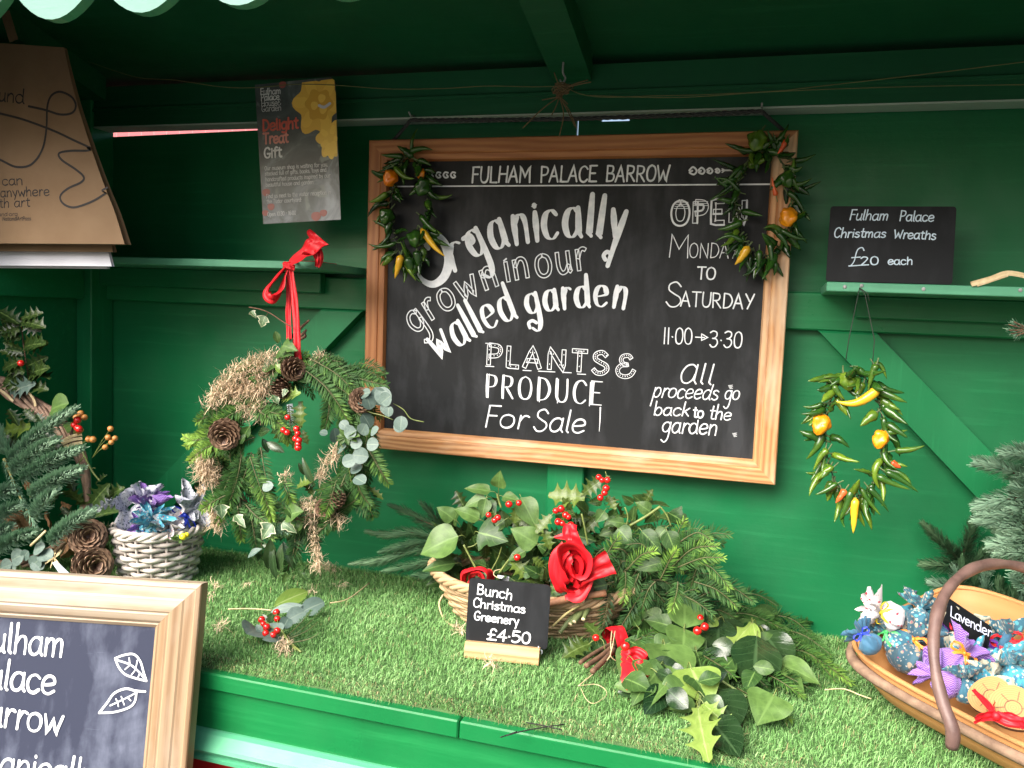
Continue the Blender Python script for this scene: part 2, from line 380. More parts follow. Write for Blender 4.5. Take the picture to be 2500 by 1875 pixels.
M['trug'] = m_wood('pale_orange_board', (0.4891, 0.2494, 0.0955), (0.4075, 0.1855, 0.0618), ring=30, rough=0.5)
M['grass_base'] = m_plain('mat_backing', (0.05, 0.11, 0.03), (0.03, 0.07, 0.02), 0.9, 60, 0.3)
M['grass'] = m_tint('grass_blade', (0.0726, 0.1935, 0.0393), (0.3418, 0.5418, 0.228), 0.6, 0.2, 0.12, mid=(0.1624, 0.3483, 0.1062))
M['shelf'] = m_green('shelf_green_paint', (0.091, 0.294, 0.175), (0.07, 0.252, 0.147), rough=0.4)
# ------------------------------------------------------------------ hand lettering: single strokes, '~' = smooth
GL = {
'a': (6.2, "~5,5 3.6,6 1.7,5.4 .6,3 1.3,.6 3,0 4.5,1.2 5,3;5.1,6 5.1,1 5.9,0"), 'b': (6, "1,10 1,.2;~1,3.5 2.5,6 4.5,5.6 5.3,3 4.3,.5 2.5,0 1,1.5"),
'c': (5.6, "~5,5 3.5,6 1.5,5.3 .6,3 1.4,.6 3.3,0 5,1.1"), 'd': (6.2, "~5,4.6 3.5,6 1.5,5.4 .5,3 1.3,.6 3,0 4.6,1.3 5,3;5.1,10 5.1,1 5.8,0"),
'e': (5.8, "~.8,2.9 3,3.1 5,3.7 4.6,5.4 3,6 1.4,5.2 .6,3 1.3,.7 3.2,0 5.2,1.1"), 'f': (4.2, "~4.4,9.3 3.3,10 2.2,8.8 2,6 2,0;.5,6 3.9,6"),
'g': (6, "~5,5 3.5,6 1.5,5.4 .5,3.2 1.3,.9 3,.3 4.5,1.5 5,3;~5.1,6 5.1,0 4.6,-2.6 3,-3.7 1,-2.9"), 'h': (6, "1,10 1,0;~1,3.5 2.6,5.8 4.2,5.8 4.9,4 4.9,0"),
'i': (2.4, "1.2,6 1.2,0;1.15,8.4 1.25,7.9"), 'k': (5.4, "1,10 1,0;4.6,6 1,2.6;2,3.6 4.9,0"), 'l': (2.6, "1.2,10 1.2,.6 1.9,0"),
'm': (8.4, "1,6 1,0;~1,3.8 2.3,5.8 3.6,5.7 4.1,4 4.1,0;~4.1,3.8 5.4,5.8 6.7,5.7 7.2,4 7.2,0"), 'n': (6, "1,6 1,0;~1,3.8 2.6,5.9 4.2,5.7 4.9,4 4.9,0"),
'o': (6.2, "~3,6 1.2,5.2 .5,3 1.2,.8 3,0 4.8,.8 5.5,3 4.8,5.2 3,6"), 'p': (6, "1,6 1,-4;~1,3.5 2.5,6 4.5,5.6 5.3,3 4.3,.5 2.5,0 1,1.3"),
'r': (4.6, "1.2,6 1.2,0;~1.2,3.4 2.2,5.5 3.3,6 4.3,5.5"), 's': (5, "~4.2,5.2 2.8,6 1.2,5.4 1.2,4 3,3.1 4.4,2 4,.6 2.4,0 .7,.8"),
't': (4.2, "~2,9 2,2 2.6,.3 3.9,.3;.5,6.4 3.7,6.4"), 'u': (6, "~1,6 1,2 2,.1 3.6,.4 4.8,2.2;4.9,6 4.9,.4 5.5,0"), 'v': (5.2, ".4,6 2.6,0 4.9,6"),
'w': (7.6, ".4,6 2.1,0 3.8,4.4 5.4,0 7.2,6"), 'y': (5.8, ".7,6 2.9,.6;5,6 2.3,-4"),
'A': (7, ".3,0 3.2,10 6,0;1.3,3.6 5.1,3.6"), 'B': (6.5, "1,0 1,10;~1,10 4.4,9.6 4.8,7 3.6,5.3 1,5.2;~1,5.2 4.8,4.7 5.6,2.6 4.4,.4 1,0"),
'C': (6.3, "~5.8,8.2 4,10 1.6,8.8 .6,5 1.5,1.1 3.8,0 5.8,1.6"), 'D': (6.8, "1,0 1,10;~1,10 4.2,9.3 6,6 5.7,3 4,.7 1,0"),
'E': (5.8, "5.2,10 1,10 1,0 5.4,0;1,5.2 4.4,5.2"), 'F': (5.4, "1,0 1,10 5,10;1,5.4 4.2,5.4"), 'G': (6.8, "~5.8,8.2 4,10 1.6,8.8 .6,5 1.5,1.1 3.8,0 5.6,1.4 5.8,4;3.6,4 6.2,4"),
'H': (7, "1,0 1,10;6,0 6,10;1,5.2 6,5.2"), 'L': (5.4, "1,10 1,0 5,0"), 'M': (8, ".8,0 1.2,10 4,3.6 6.8,10 7.2,0"), 'N': (7.2, "1,0 1,10 6,0 6,10"),
'O': (7, "~3.4,10 1.4,8.6 .6,5 1.4,1.2 3.4,0 5.4,1.2 6.2,5 5.4,8.6 3.4,10"), 'P': (6, "1,0 1,10;~1,10 4.4,9.5 5.3,7.4 4.2,5 1,4.4"),
'R': (6.6, "1,0 1,10;~1,10 4.4,9.5 5.2,7.6 4.2,5.3 1,4.8;2.6,4.9 5.8,0"), 'S': (6.2, "~5.2,8.3 3.6,10 1.5,9 1.3,6.8 3,5.3 5,3.9 5.4,2 4,.2 2,.1 .6,1.8"),
'T': (6, ".3,10 5.7,10;3,10 3,0"), 'U': (6.8, "~1,10 1,3.6 1.8,.8 3.4,0 5,.8 5.8,3.6 5.8,10"), 'W': (8.6, ".5,10 2.4,0 4.3,6.6 6.2,0 8.2,10"), 'Y': (6, ".4,10 3,5;5.6,10 2,0"),
'0': (6, "~3,10 1.3,8.6 .7,5 1.3,1.2 3,0 4.7,1.2 5.3,5 4.7,8.6 3,10"), '1': (2.6, "1.3,10 1.3,0"), '2': (6, "~.9,8.4 2.4,10 4.4,9.4 4.8,7.4 3.4,4.4 .8,.2;.8,.1 5.2,.1"),
'3': (6, "~.8,9 2.6,10 4.6,9.2 4.7,7 3.2,5.6 2.2,5.4;~2.2,5.4 4.4,5 5.2,2.8 4,.5 2,0 .6,1.4"), '4': (6, "4,0 4,10 .6,3.4 5.6,3.4"), '5': (6, "5,10 1.4,10 1,5.6;~1,5.6 3,6.4 5,5 5.2,2.6 3.8,.4 1.8,0 .6,1"),
'£': (6.4, "~5.4,8.4 4.2,10 2.6,9.4 2.2,7 2.4,3 1.6,.6 .6,.3;.7,.2 5.8,.2;.8,4.8 4.6,4.8"), '.': (2.6, "1.2,4.6 1.5,4.4"),
'&': (6.4, "~4.9,8.4 4,9.8 2.2,9.4 1.6,7.6 2.4,6 3.8,5.6 1.8,5.2 .6,3.2 1.2,.8 3.2,0 5,1 6,3.4"), ' ': (4, ""),
}
def strokes(s):
    out = []
    for st in s.split(';'):
        st = st.strip()
        if not st: continue
        sm = st[0] == '~'; P = [tuple(map(float, q.split(','))) for q in st.lstrip('~').split()]
        P = [Vector((x, y, 0)) for x, y in P]
        out.append((catmull(P, 5) if sm else P, sm))
    return out
class Plane:                                        # flat writing surface: origin, right, up, outward normal
    def __init__(s, P, u, v):
        s.P = Vector(P); s.u = Vector(u).normalized(); v = Vector(v); s.v = (v - s.u * v.dot(s.u)).normalized(); s.n = s.u.cross(s.v)
        if s.n.dot(CAM - s.P) < 0: s.n = -s.n
    def uv(s, px, py):
        q = onplane(px, py, s.P, s.n) - s.P; return Vector((q.dot(s.u), q.dot(s.v), 0))
    def at(s, p, h=0.0): return s.P + s.u * p[0] + s.v * p[1] + s.n * h
_lay = [0]
def pen(mb, plane, pts, wd, mi=0, h0=0.0007):
    """flat stroke along pts (plane coordinates); wd = width or function(direction, s)"""
    P = [pts[0]]
    for p in pts[1:]:
        if (p - P[-1]).length > 1e-5: P.append(p)
    if len(P) < 2: return
    _lay[0] = (_lay[0] + 1) % 40; h = h0 + _lay[0] * 0.00002
    n = len(P); L = []; Rr = []
    for i in range(n):
        d = (P[min(i + 1, n - 1)] - P[max(i - 1, 0)]).normalized(); nrm = Vector((-d.y, d.x, 0))
        wv = wd(d, i / (n - 1)) if callable(wd) else wd
        if 0 < i < n - 1:
            a = (P[i] - P[i - 1]).normalized(); b = (P[i + 1] - P[i]).normalized(); c = max(0.45, math.sqrt(max(0, (1 + a.dot(b)) / 2)))
        else: c = 1
        L.append(P[i] + nrm * wv / 2 / c); Rr.append(P[i] - nrm * wv / 2 / c)
    vs = [plane.at(p, h) for pr in zip(L, Rr) for p in pr]; fs = [(2 * i, 2 * i + 1, 2 * i + 3, 2 * i + 2) for i in range(n - 1)]
    for e, s in ((0, 1), (n - 1, -1)):              # round ends
        d = (P[1] - P[0]) if e == 0 else (P[-1] - P[-2]); d = d.normalized() * s
        r = (L[e] - Rr[e]).length / 2; nr = (L[e] - P[e]).normalized()
        o = len(vs); vs.append(plane.at(P[e], h))
        for k in range(6):
            a = math.pi * k / 5; vs.append(plane.at(P[e] + nr * r * math.cos(a) - d * r * math.sin(a), h))
        for k in range(5): fs.append((o, o + 1 + k, o + 2 + k) if s > 0 else (o, o + 2 + k, o + 1 + k))
    mb.add(vs, fs, mi)
def offset(P, d):
    out = []
    for i in range(len(P)):
        t = (P[min(i + 1, len(P) - 1)] - P[max(i - 1, 0)]).normalized(); out.append(P[i] + Vector((-t.y, t.x, 0)) * d)
    return out
def densify(P, n=5):
    out = [P[0]]
    for a, b in zip(P, P[1:]):
        for k in range(1, n + 1): out.append(a.lerp(b, k / n))
    return out
def write(mb, plane, txt, base, cap, wpx, xh=None, slant=0.0, style='line', jit=0.03, mi=0, thin=0.35, dpx=None):
    """base: photo pixels of the baseline (polyline); cap/xh: heights in photo pixels; wpx: pen width in photo pixels"""
    if hasattr(mb, 'new'): mb.new()
    B = [plane.uv(*p) for p in base]
    k = pxm(plane.at(B[0])); cap_m = cap * k; xh_m = (xh if xh else cap * 0.6) * k; de = (dpx * k if dpx else xh_m * 0.6); wm = wpx * k
    segl = [(b - a).length for a, b in zip(B, B[1:])]; tot = sum(segl)
    adv = sum(GL[c][0] for c in txt) - 1.2
    def pos(s):
        for i, l in enumerate(segl):
            if s <= l or i == len(segl) - 1:
                t = (B[i + 1] - B[i]).normalized(); return B[i] + t * s, t
            s -= l
    Bs = catmull(B, 8) if len(B) > 2 else B
    segl = [(b - a).length for a, b in zip(Bs, Bs[1:])]; B = Bs; tot = sum(segl); sx = tot / adv; x = -0.6
    pad = 0 if style == 'line' else wm * .42; cap_m -= pad; xh_m -= 2 * pad
    low = lambda y: pad + y / 6 * xh_m if y >= 0 else pad + y / 4 * de
    for c in txt:
        a, st = GL[c]; up = c in 'ABCDEFGHLMNOPRSTUWY0123456789£&'
        c0, t = pos((x + a / 2) * sx); n = Vector((-t.y, t.x, 0)); dy = R.uniform(-jit, jit) * xh_m; rot = R.uniform(-jit, jit) * 1.2
        for P, sm in strokes(st):
            Q = []
            for p in (P if sm else densify(P, 4)):
                yy = (pad + p.y / 10 * (cap_m - pad)) if up else (low(p.y) if p.y <= 6 else pad + xh_m + (p.y - 6) / 4 * (cap_m - xh_m - pad))
                xx = (p.x - a / 2) * sx * (1 if style == 'line' else .82) + yy * (slant + rot)
                Q.append(c0 + t * xx + n * (yy + dy))
            if style == 'line': pen(mb, plane, Q, lambda d, s: wm * (0.85 + 0.3 * noise.noise(Vector((s * 3 + x, x, 1)))), mi)
            elif style == 'brush':
                pen(mb, plane, Q, lambda d, s: wm * (thin + (1 - thin) * abs(d.dot(n)) ** 1.5) * (0.72 + 0.38 * math.sin(math.pi * min(1, s * 1.15 + 0.05))), mi)
            else:                                    # hollow letter with two drawn edges
                e = wm * 0.5; lw = wm * thin * 0.5
                Lf, Rt = offset(Q, e), offset(Q, -e)
                pen(mb, plane, Lf, lw, mi); pen(mb, plane, Rt, lw * (2.0 if style == 'shadow' else 1), mi)
                pen(mb, plane, [Lf[0], Rt[0]], lw, mi); pen(mb, plane, [Lf[-1], Rt[-1]], lw, mi)
                if style == 'dots':
                    for q in Q[1:-1:2]: pen(mb, plane, [q, q + Vector((0, 1, 0)) * wm * 0.12], lw * 1.1, mi)
                if style == 'shadow':
                    for j in range(1, 5):
                        pass
        x += a
def draw(mb, plane, pts, wpx, smooth=True, mi=0, taper=None):
    P = [plane.uv(*p) for p in pts]; P = catmull(P, 7) if smooth and len(P) > 2 else densify(P, 3)
    k = pxm(plane.at(P[0]))
    pen(mb, plane, P, (lambda d, s: wpx * k * taper(s)) if taper else wpx * k, mi)

class LMB(MB):                                      # lettering: every written line becomes a part of its own
    def __init__(s): super().__init__(); s.parts = []
    def new(s): s.parts.append(MB())
    def add(s, *a, **k):
        if not s.parts: s.new()
        s.parts[-1].add(*a, **k)
    def build(s, name, mats, parent=None, smooth=True):
        for p in s.parts:
            if p.v: p.build(name, mats, parent, smooth)
# ------------------------------------------------------------------ framed boards
def frame_rail(mb, A, B, inn, nrm, wd, th, ma, mbm, prof=None):
    """one mitred rail from outer corner A to outer corner B; inn = direction to the middle, nrm = outward normal"""
    A, B, inn, nrm = Vector(A), Vector(B), Vector(inn).normalized(), Vector(nrm).normalized(); d = (B - A).normalized(); L = (B - A).length
    prof = prof or [(0, 0), (0, .92), (.04, 1), (.62, 1), (.66, .93), (.70, .96), (.93, .86), (1, .55), (1, 0)]
    n = 28; off = R.uniform(0, 9); rows = []; ds = []
    for i in range(n + 1):
        row = []
        for (p, h) in prof:
            x0 = p * wd * ma; x1 = L - p * wd * mbm; x = x0 + (x1 - x0) * i / n
            row.append(A + d * x + inn * (p * wd) + nrm * (h * th)); ds.append((x, p * wd + h * th * .5, off))
        rows.append(row)
    grid(mb, rows, 0, ds)
    m = len(prof); a0 = len(mb.v) - (n + 1) * m
    mb.f += [tuple(a0 + k for k in range(m)), tuple(a0 + n * m + k for k in range(m - 1, -1, -1))]; mb.m += [0, 0]
def framed_board(root, plane, w_, h_, rail, th, mats, slate_mat, inset, prof=None):
    """plane.P = outer lower-left corner on the back face"""
    u, v, n = plane.u, plane.v, plane.n; P = plane.P
    c = [P, P + u * w_, P + u * w_ + v * h_, P + v * h_]
    for a, b, inn, m in ((c[0], c[1], v, mats[0]), (c[1], c[2], -u, mats[1]), (c[2], c[3], -v, mats[2]), (c[3], c[0], u, mats[3])):
        r = MB(); frame_rail(r, a, b, inn, n, rail, th, 1, 1, prof); r.build('frame_rail', m, root, smooth=False)
    s = MB(); e = rail - 0.004
    q = [P + u * e + v * e, P + u * (w_ - e) + v * e, P + u * (w_ - e) + v * (h_ - e), P + u * e + v * (h_ - e)]
    f = [p + n * inset for p in q]; b = [p + n * 0.003 for p in q]
    s.add(f + b, [(0, 1, 2, 3), (7, 6, 5, 4), (0, 4, 5, 1), (1, 5, 6, 2), (2, 6, 7, 3), (3, 7, 4, 0)])
    s.build('slate', slate_mat, root, smooth=False)
def card(mb, plane, w_, h_, th, rad, mi=0):
    """rounded slab, plane.P lower-left of the front face"""
    pts = []
    for cx, cy, a0 in ((w_ - rad, rad, -90), (w_ - rad, h_ - rad, 0), (rad, h_ - rad, 90), (rad, rad, 180)):
        for k in range(6):
            a = math.radians(a0 + 18 * k); pts.append((cx + rad * math.cos(a), cy + rad * math.sin(a), 0))
    n = len(pts); vs = [plane.at(p) for p in pts] + [plane.at(p, -th) for p in pts]
    fs = [tuple(range(n)), tuple(range(2 * n - 1, n - 1, -1))] + [(i, n + i, n + (i + 1) % n, (i + 1) % n) for i in range(n)]
    mb.add(vs, fs, mi)
# ================================================================== SETTING
g = MB(); g.add([(-60, -60, 0), (60, -60, 0), (60, 60, 0), (-60, 60, 0)], [(0, 1, 2, 3)])
o = g.build('ground', m_plain('dark_asphalt_path', (0.075, 0.07, 0.06), (0.045, 0.042, 0.038), 0.9, 3, 0.5, 60)); o['kind'] = 'structure'
def m_brick():
    s = NT('pink_red_brick'); b = s.n('TexBrick'); s.l(s.map(s.obj(), (1, 1, 1)), b.inputs['Vector'])
    rot = s.n('Mapping'); s.l(s.obj(), rot.inputs[0]); rot.inputs['Rotation'].default_value = (math.radians(90), 0, 0); s.l(rot.outputs[0], b.inputs['Vector'])
    b.inputs['Scale'].default_value = 4; b.inputs['Color1'].default_value = (0.36, 0.10, 0.11, 1); b.inputs['Color2'].default_value = (0.33, 0.09, 0.10, 1); b.inputs['Mortar'].default_value = (0.35, 0.15, 0.15, 1)
    s.l(b.outputs[0], s.b.inputs['Base Color']); s.set(Roughness=0.9); return s.m
wl = MB(); box(wl, (-12, 4.0, 0), (-2.6, 4.4, 4.6)); box(wl, (-12.05, 3.95, 4.6), (-2.55, 4.45, 4.72))
tag(wl.build('brick_wall', m_brick(), None, False), 'red brick garden wall glimpsed through gap behind brown paper bags', 'wall')

# ================================================================== THE STALL (one thing, its boards are parts)
XL, XR, XM = -1.817, 0.921, -0.448
ST = thing('market_stall', 'green painted wooden market barrow with open front and scalloped valance', 'market stall', (XM, -0.35, 0))
def part(name, m, *boxes, bev=0.002, along=0, parent=None):
    b = MB()
    for lo, hi in boxes: box(b, lo, hi, 0, bev, R.random(), along)
    return b.build(name, m, parent or ST, smooth=False)
# back wall: two sheets with a slit between them, the left one dropping away from the beam at the far end
b = MB(); xs = [XL - 0.04, -1.80, -1.27, -1.15, -0.4665]; zt = [1.9345, 1.936, 1.9450, 1.9484, 1.9484]
fr = [(x, 0, 0.60) for x in xs] + [(x, 0, z) for x, z in zip(xs, zt)]
bk = [(x, 0.012, z) for x, y, z in fr]; n = len(xs)
fs = [(i, i + 1, n + i + 1, n + i) for i in range(n - 1)] + [(2 * n + i + 1, 2 * n + i, 3 * n + i, 3 * n + i + 1) for i in range(n - 1)]
fs += [(n + i, n + i + 1, 3 * n + i + 1, 3 * n + i) for i in range(n - 1)] + [(n - 1, 3 * n - 1, 4 * n - 1, 2 * n - 1), (0, n, 3 * n, 2 * n)]
b.add(fr + bk, fs); b.build('back_panel', M['green'], ST, False)
part('back_panel', M['green'], ((-0.4625, 0, 0.6), (-0.410, 0.012, 1.9484)), ((-0.410, 0, 0.6), (-0.345, 0.012, 1.9435)), ((-0.345, 0, 0.6), (XR + 0.04, 0.012, 1.9484)), bev=0)
part('side_panel', M['green'], ((XL - 0.012, -0.70, 0.05), (XL, -0.0005, 2.3)), bev=0)
part('side_panel', M['green'], ((XR, -0.70, 0.05), (XR + 0.012, -0.0005, 2.3)), bev=0)
for x0 in (XL + 0.0005, XR - 0.0515): part('corner_post', M['green_z'], ((x0, -0.082, ZC), (x0 + 0.051, -0.0005, 2.04)), bev=0.003, along=2)
part('centre_batten', M['green_z'], ((-0.492, -0.030, ZC), (-0.404, -0.0005, 1.490)), bev=0.003, along=2)
part('mid_rail', M['green_trim'], ((XL + 0.052, -0.030, 1.491), (XR - 0.052, -0.0005, 1.571)), bev=0.003)
part('side_rail', M['green_trim'], ((XL + 0.0005, -0.69, 1.491), (XL + 0.0305, -0.0825, 1.571)), bev=0.003, along=1)
def brace(sgn):
    q = [Vector((XM + sgn * x, 0, z)) for x, z in ((0.534, 1.4905), (0.649, 1.4905), (1.315, 0.829), (1.200, 0.829))]
    mbr = MB(); f = [p + Vector((0, -0.030, 0)) for p in q]; bk = [p + Vector((0, -0.0005, 0)) for p in q]; ch = [p.lerp(sum(q, Vector()) / 4, 0.012) + Vector((0, -0.0325, 0)) for p in q]
    vs = f + bk + ch; fs = [(8, 9, 10, 11), (4, 5, 6, 7)] + [(i, (i + 1) % 4, 8 + (i + 1) % 4, 8 + i) for i in range(4)] + [(i, (i + 1) % 4, 4 + (i + 1) % 4, 4 + i) for i in range(4)]
    mbr.add(vs, fs, 0, [(v[2] * 1.4, v[0], 0.3) for v in vs]); mbr.build('diagonal_brace', M['green_z'], ST, False)
brace(-1); brace(1)
# shelves with cleats
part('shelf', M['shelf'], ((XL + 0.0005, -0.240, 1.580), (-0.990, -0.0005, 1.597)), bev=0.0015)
part('shelf_cleat', M['green'], ((XL + 0.052, -0.055, 1.530), (-1.088, -0.0305, 1.5795)), bev=0.002)
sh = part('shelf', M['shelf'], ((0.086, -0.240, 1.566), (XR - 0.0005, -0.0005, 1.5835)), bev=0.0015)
for i, x in enumerate((0.118, 0.147, 0.252, 0.408)):
    nb = MB(); ball(nb, (x, -0.2405, 1.575 + (i % 2) * 0.003), 0.0036, sc=(1, 0.4, 1)); nb.build('nail_head', M['metal'], sh)
part('shelf_cleat', M['green'], ((0.155, -0.055, 1.520), (XR - 0.052, -0.0305, 1.5655)), bev=0.002)
# beam, rafter, sloping roof boards
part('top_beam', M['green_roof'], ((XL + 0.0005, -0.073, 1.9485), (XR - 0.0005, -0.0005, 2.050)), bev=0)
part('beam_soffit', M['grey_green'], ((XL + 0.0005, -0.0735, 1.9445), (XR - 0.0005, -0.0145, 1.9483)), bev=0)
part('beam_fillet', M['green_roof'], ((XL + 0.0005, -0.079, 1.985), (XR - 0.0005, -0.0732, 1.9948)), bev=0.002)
SL = 0.27
rf = MB(); y0, y1 = 0.15, -0.86
rf.add([(XL - .15, y0, 2.055 - SL * y0), (XR + .15, y0, 2.055 - SL * y0), (XR + .15, y1, 2.055 - SL * y1), (XL - .15, y1, 2.055 - SL * y1)] + [(XL - .15, y0, 2.075 - SL * y0), (XR + .15, y0, 2.075 - SL * y0), (XR + .15, y1, 2.075 - SL * y1), (XL - .15, y1, 2.075 - SL * y1)],
       [(0, 1, 2, 3), (7, 6, 5, 4), (0, 4, 5, 1), (1, 5, 6, 2), (2, 6, 7, 3), (3, 7, 4, 0)])
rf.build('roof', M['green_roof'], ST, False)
def rafter(x, wd=0.085):
    r = MB(); y0, y1 = -0.0745, -0.80; z = lambda y: 2.054 - SL * y
    r.add([(x - wd / 2, y0, z(y0) - .06), (x + wd / 2, y0, z(y0) - .06), (x + wd / 2, y1, z(y1) - .06), (x - wd / 2, y1, z(y1) - .06), (x - wd / 2, y0, z(y0)), (x + wd / 2, y0, z(y0)), (x + wd / 2, y1, z(y1)), (x - wd / 2, y1, z(y1))],
          [(0, 1, 2, 3), (7, 6, 5, 4), (0, 4, 5, 1), (1, 5, 6, 2), (2, 6, 7, 3), (3, 7, 4, 0)], 0, [(0, 0, .4)] * 8)
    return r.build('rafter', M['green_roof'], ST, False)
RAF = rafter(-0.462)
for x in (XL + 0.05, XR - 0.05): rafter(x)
# scalloped valance
v = MB(); pit = 0.178; c0 = -0.81; zb = 1.949; yv = -0.80; pts = []
k0 = int((XL - .2 - c0) / pit) - 1; k1 = int((XR + .2 - c0) / pit) + 1
top = 2.055 - SL * yv - 0.002
for k in range(k0, k1 + 1):
    for j in range(12):
        a = math.pi * (j / 12); pts.append((c0 + (k - 0.5 + j / 12) * pit, zb + 0.062 - 0.062 * math.sin(a) ** 0.8))
pts.append((c0 + (k1 + 0.5) * pit, zb + 0.062)); n = len(pts)
vs = [(x, yv, z) for x, z in pts] + [(x, yv, top) for x, z in pts] + [(x, yv + 0.02, z) for x, z in pts] + [(x, yv + 0.02, top) for x, z in pts]
fs = []
for i in range(n - 1):
    fs += [(i, i + 1, n + i + 1, n + i), (2 * n + i + 1, 2 * n + i, 3 * n + i, 3 * n + i + 1)]
    v_under = (i + 1, i, 2 * n + i, 2 * n + i + 1)
    fs.append(v_under)
v.add(vs, fs); v.m = [1 if (j % 3) else 0 for j in range(len(fs))]
v.build('scalloped_valance', [M['pale_mint'], M['mint']], ST, False)
# counter
part('counter_top', M['counter'], ((XL + 0.001, -0.66, 0.800), (XR - 0.001, -0.001, ZC - 0.001)), bev=0)
part('counter_lip', M['counter'], ((XL, -0.682, 0.800), (-0.4555, -0.6605, ZC + 0.002)), bev=0.0025)
part('counter_lip', M['counter'], ((-0.4535, -0.682, 0.800), (XR, -0.6605, ZC + 0.002)), bev=0.0025)
part('apron_board', M['counter'], ((XL, -0.671, 0.718), (XR, -0.6605, 0.7990)), bev=0.001)
mo = MB(); prof = [(-0.671, 0.7225), (-0.676, 0.7225), (-0.684, 0.719), (-0.700, 0.703), (-0.703, 0.697), (-0.700, 0.692), (-0.694, 0.690), (-0.694, 0.684), (-0.698, 0.682), (-0.698, 0.6755), (-0.690, 0.672), (-0.6625, 0.672)]
n = 14; grid(mo, [[(XL + (XR - XL) * i / n, y, z) for y, z in prof] for i in range(n + 1)]); mo.build('counter_moulding', M['mint'], ST, False)
part('front_panel', M['red'], ((XL, -0.668, 0.10), (XR, -0.6605, 0.6719)), bev=0)
for x in (XL + 0.1, XR - 0.2):
    for y in (-0.6, -0.12): part('leg', M['green_z'], ((x, y, 0), (x + 0.08, y + 0.08, 0.7995)), bev=0.003, along=2)
# nails that carry the chalkboard rope
for px, py in ((1003, 283), (1860, 262)):
    p = W(px, py, -0.09); nb = MB(); tube(nb, [p + Vector((0, 0.02, 0.004)), p, p + Vector((0, -0.012, 0.006))], 0.0022, 6); nb.build('nail', M['metal'], ST)
hk = MB(); p = W(1375, 163, -0.15)
tube(hk, catmull([p + Vector((0, 0, 0.012)), p + Vector((0, 0, -0.012)), p + Vector((0.006, 0, -0.024)), p + Vector((0, 0, -0.034)), p + Vector((-0.006, 0, -0.026))], 4), 0.0022, 6)
hk.build('hook', M['metal'], RAF)

# ------------------------------------------------------------------ artificial grass mat (tens of thousands of blades)
def grass_mat():
    rs = np.random.default_rng(5); N = 185000
    x = rs.uniform(XL + 0.052, XR - 0.03, N); y = rs.uniform(-0.664, -0.034, N)
    # wavy cut front edge
    edge = -0.664 + 0.006 * np.sin(x * 23) + 0.004 * np.sin(x * 61 + 1); y = np.maximum(y, edge + rs.uniform(0, 0.02, N) * (y < edge))
    h = rs.normal(0.0142, 0.0035, N).clip(0.007, 0.024); wd = rs.uniform(0.0004, 0.0008, N)
    patch = np.array([noise.noise(Vector((a * 7, b * 7, 0))) for a, b in zip(x[:], y[:])])
    az = rs.uniform(0, 2 * np.pi, N); ln = rs.uniform(0.15, 1.1, N) + 0.2 * patch
    fx = np.cos(az) * ln + 0.12 + 0.25 * patch; fy = np.sin(az) * ln - 0.18
    near = ((y + 0.664) < 0.05).astype(float); fy -= near * rs.uniform(0, 1.0, N)
    sx, sy = -np.sin(az), np.cos(az)
    V = np.zeros((N, 5, 3)); b = np.stack([x, y, np.full(N, ZC)], 1); side = np.stack([sx, sy, np.zeros(N)], 1)
    mid = b + np.stack([fx * h * 0.25, fy * h * 0.25, h * 0.6], 1); tip = b + np.stack([fx * h * 0.9, fy * h * 0.9, h * (1.0 - 0.25 * np.minimum(ln, 1.2)) - near * 0.006], 1)
    V[:, 0] = b - side * wd[:, None]; V[:, 1] = b + side * wd[:, None]; V[:, 2] = mid + side * wd[:, None] * .85; V[:, 3] = mid - side * wd[:, None] * .85; V[:, 4] = tip
    t = (0.45 + 0.22 * patch + rs.normal(0, 0.2, N)).clip(0, 1)
    me = bpy.data.meshes.new('artificial_grass'); me.vertices.add(N * 5 + 8); 
    off = np.array([XM, -0.35, ZC]); base = np.array([[XL + .051, -.662, ZC], [XR - .001, -.662, ZC], [XR - .001, -.031, ZC], [XL + .051, -.031, ZC]] + [[XL + .051, -.662, ZC + .003], [XR - .001, -.662, ZC + .003], [XR - .001, -.031, ZC + .003], [XL + .051, -.031, ZC + .003]])
    me.vertices.foreach_set('co', (np.concatenate([V.reshape(-1, 3), base]) - off).ravel())
    bi = np.arange(N) * 5
    loops = np.concatenate([np.stack([bi, bi + 1, bi + 2, bi + 3, bi + 3, bi + 2, bi + 4], 1).ravel(), N * 5 + np.array([4, 5, 6, 7, 0, 1, 5, 4])])
    tot = np.concatenate([np.tile([4, 3], N), [4, 4]]); st = np.concatenate([[0], np.cumsum(tot)[:-1]])
    me.loops.add(len(loops)); me.loops.foreach_set('vertex_index', loops); me.polygons.add(len(tot)); me.polygons.foreach_set('loop_start', st); me.polygons.foreach_set('loop_total', tot)
    mi = np.concatenate([np.where(np.repeat(rs.random(N) < 0.03 + 0.10 * near, 2), 2, 1), [0, 0]]); me.materials.append(M['grass_base']); me.materials.append(M['grass']); me.materials.append(m_tint('straw_blade', (0.22, 0.18, 0.08), (0.42, 0.36, 0.18), 0.7))
    me.polygons.foreach_set('material_index', mi.astype(np.int32))
    at = me.attributes.new('luv', 'FLOAT_VECTOR', 'POINT'); D = np.zeros((N, 5, 3)); D[:, :, 2] = t[:, None]; D[:, 2:, 2] += 0.1
    at.data.foreach_set('vector', np.concatenate([D.reshape(-1, 3), np.zeros((8, 3))]).ravel()); me.update(); me.validate()
    o = bpy.data.objects.new('artificial_grass', me); COL.objects.link(o); o.location = off
    tag(o, 'green artificial grass mat covering the counter top', 'grass mat', None, 'stuff')
grass_mat()
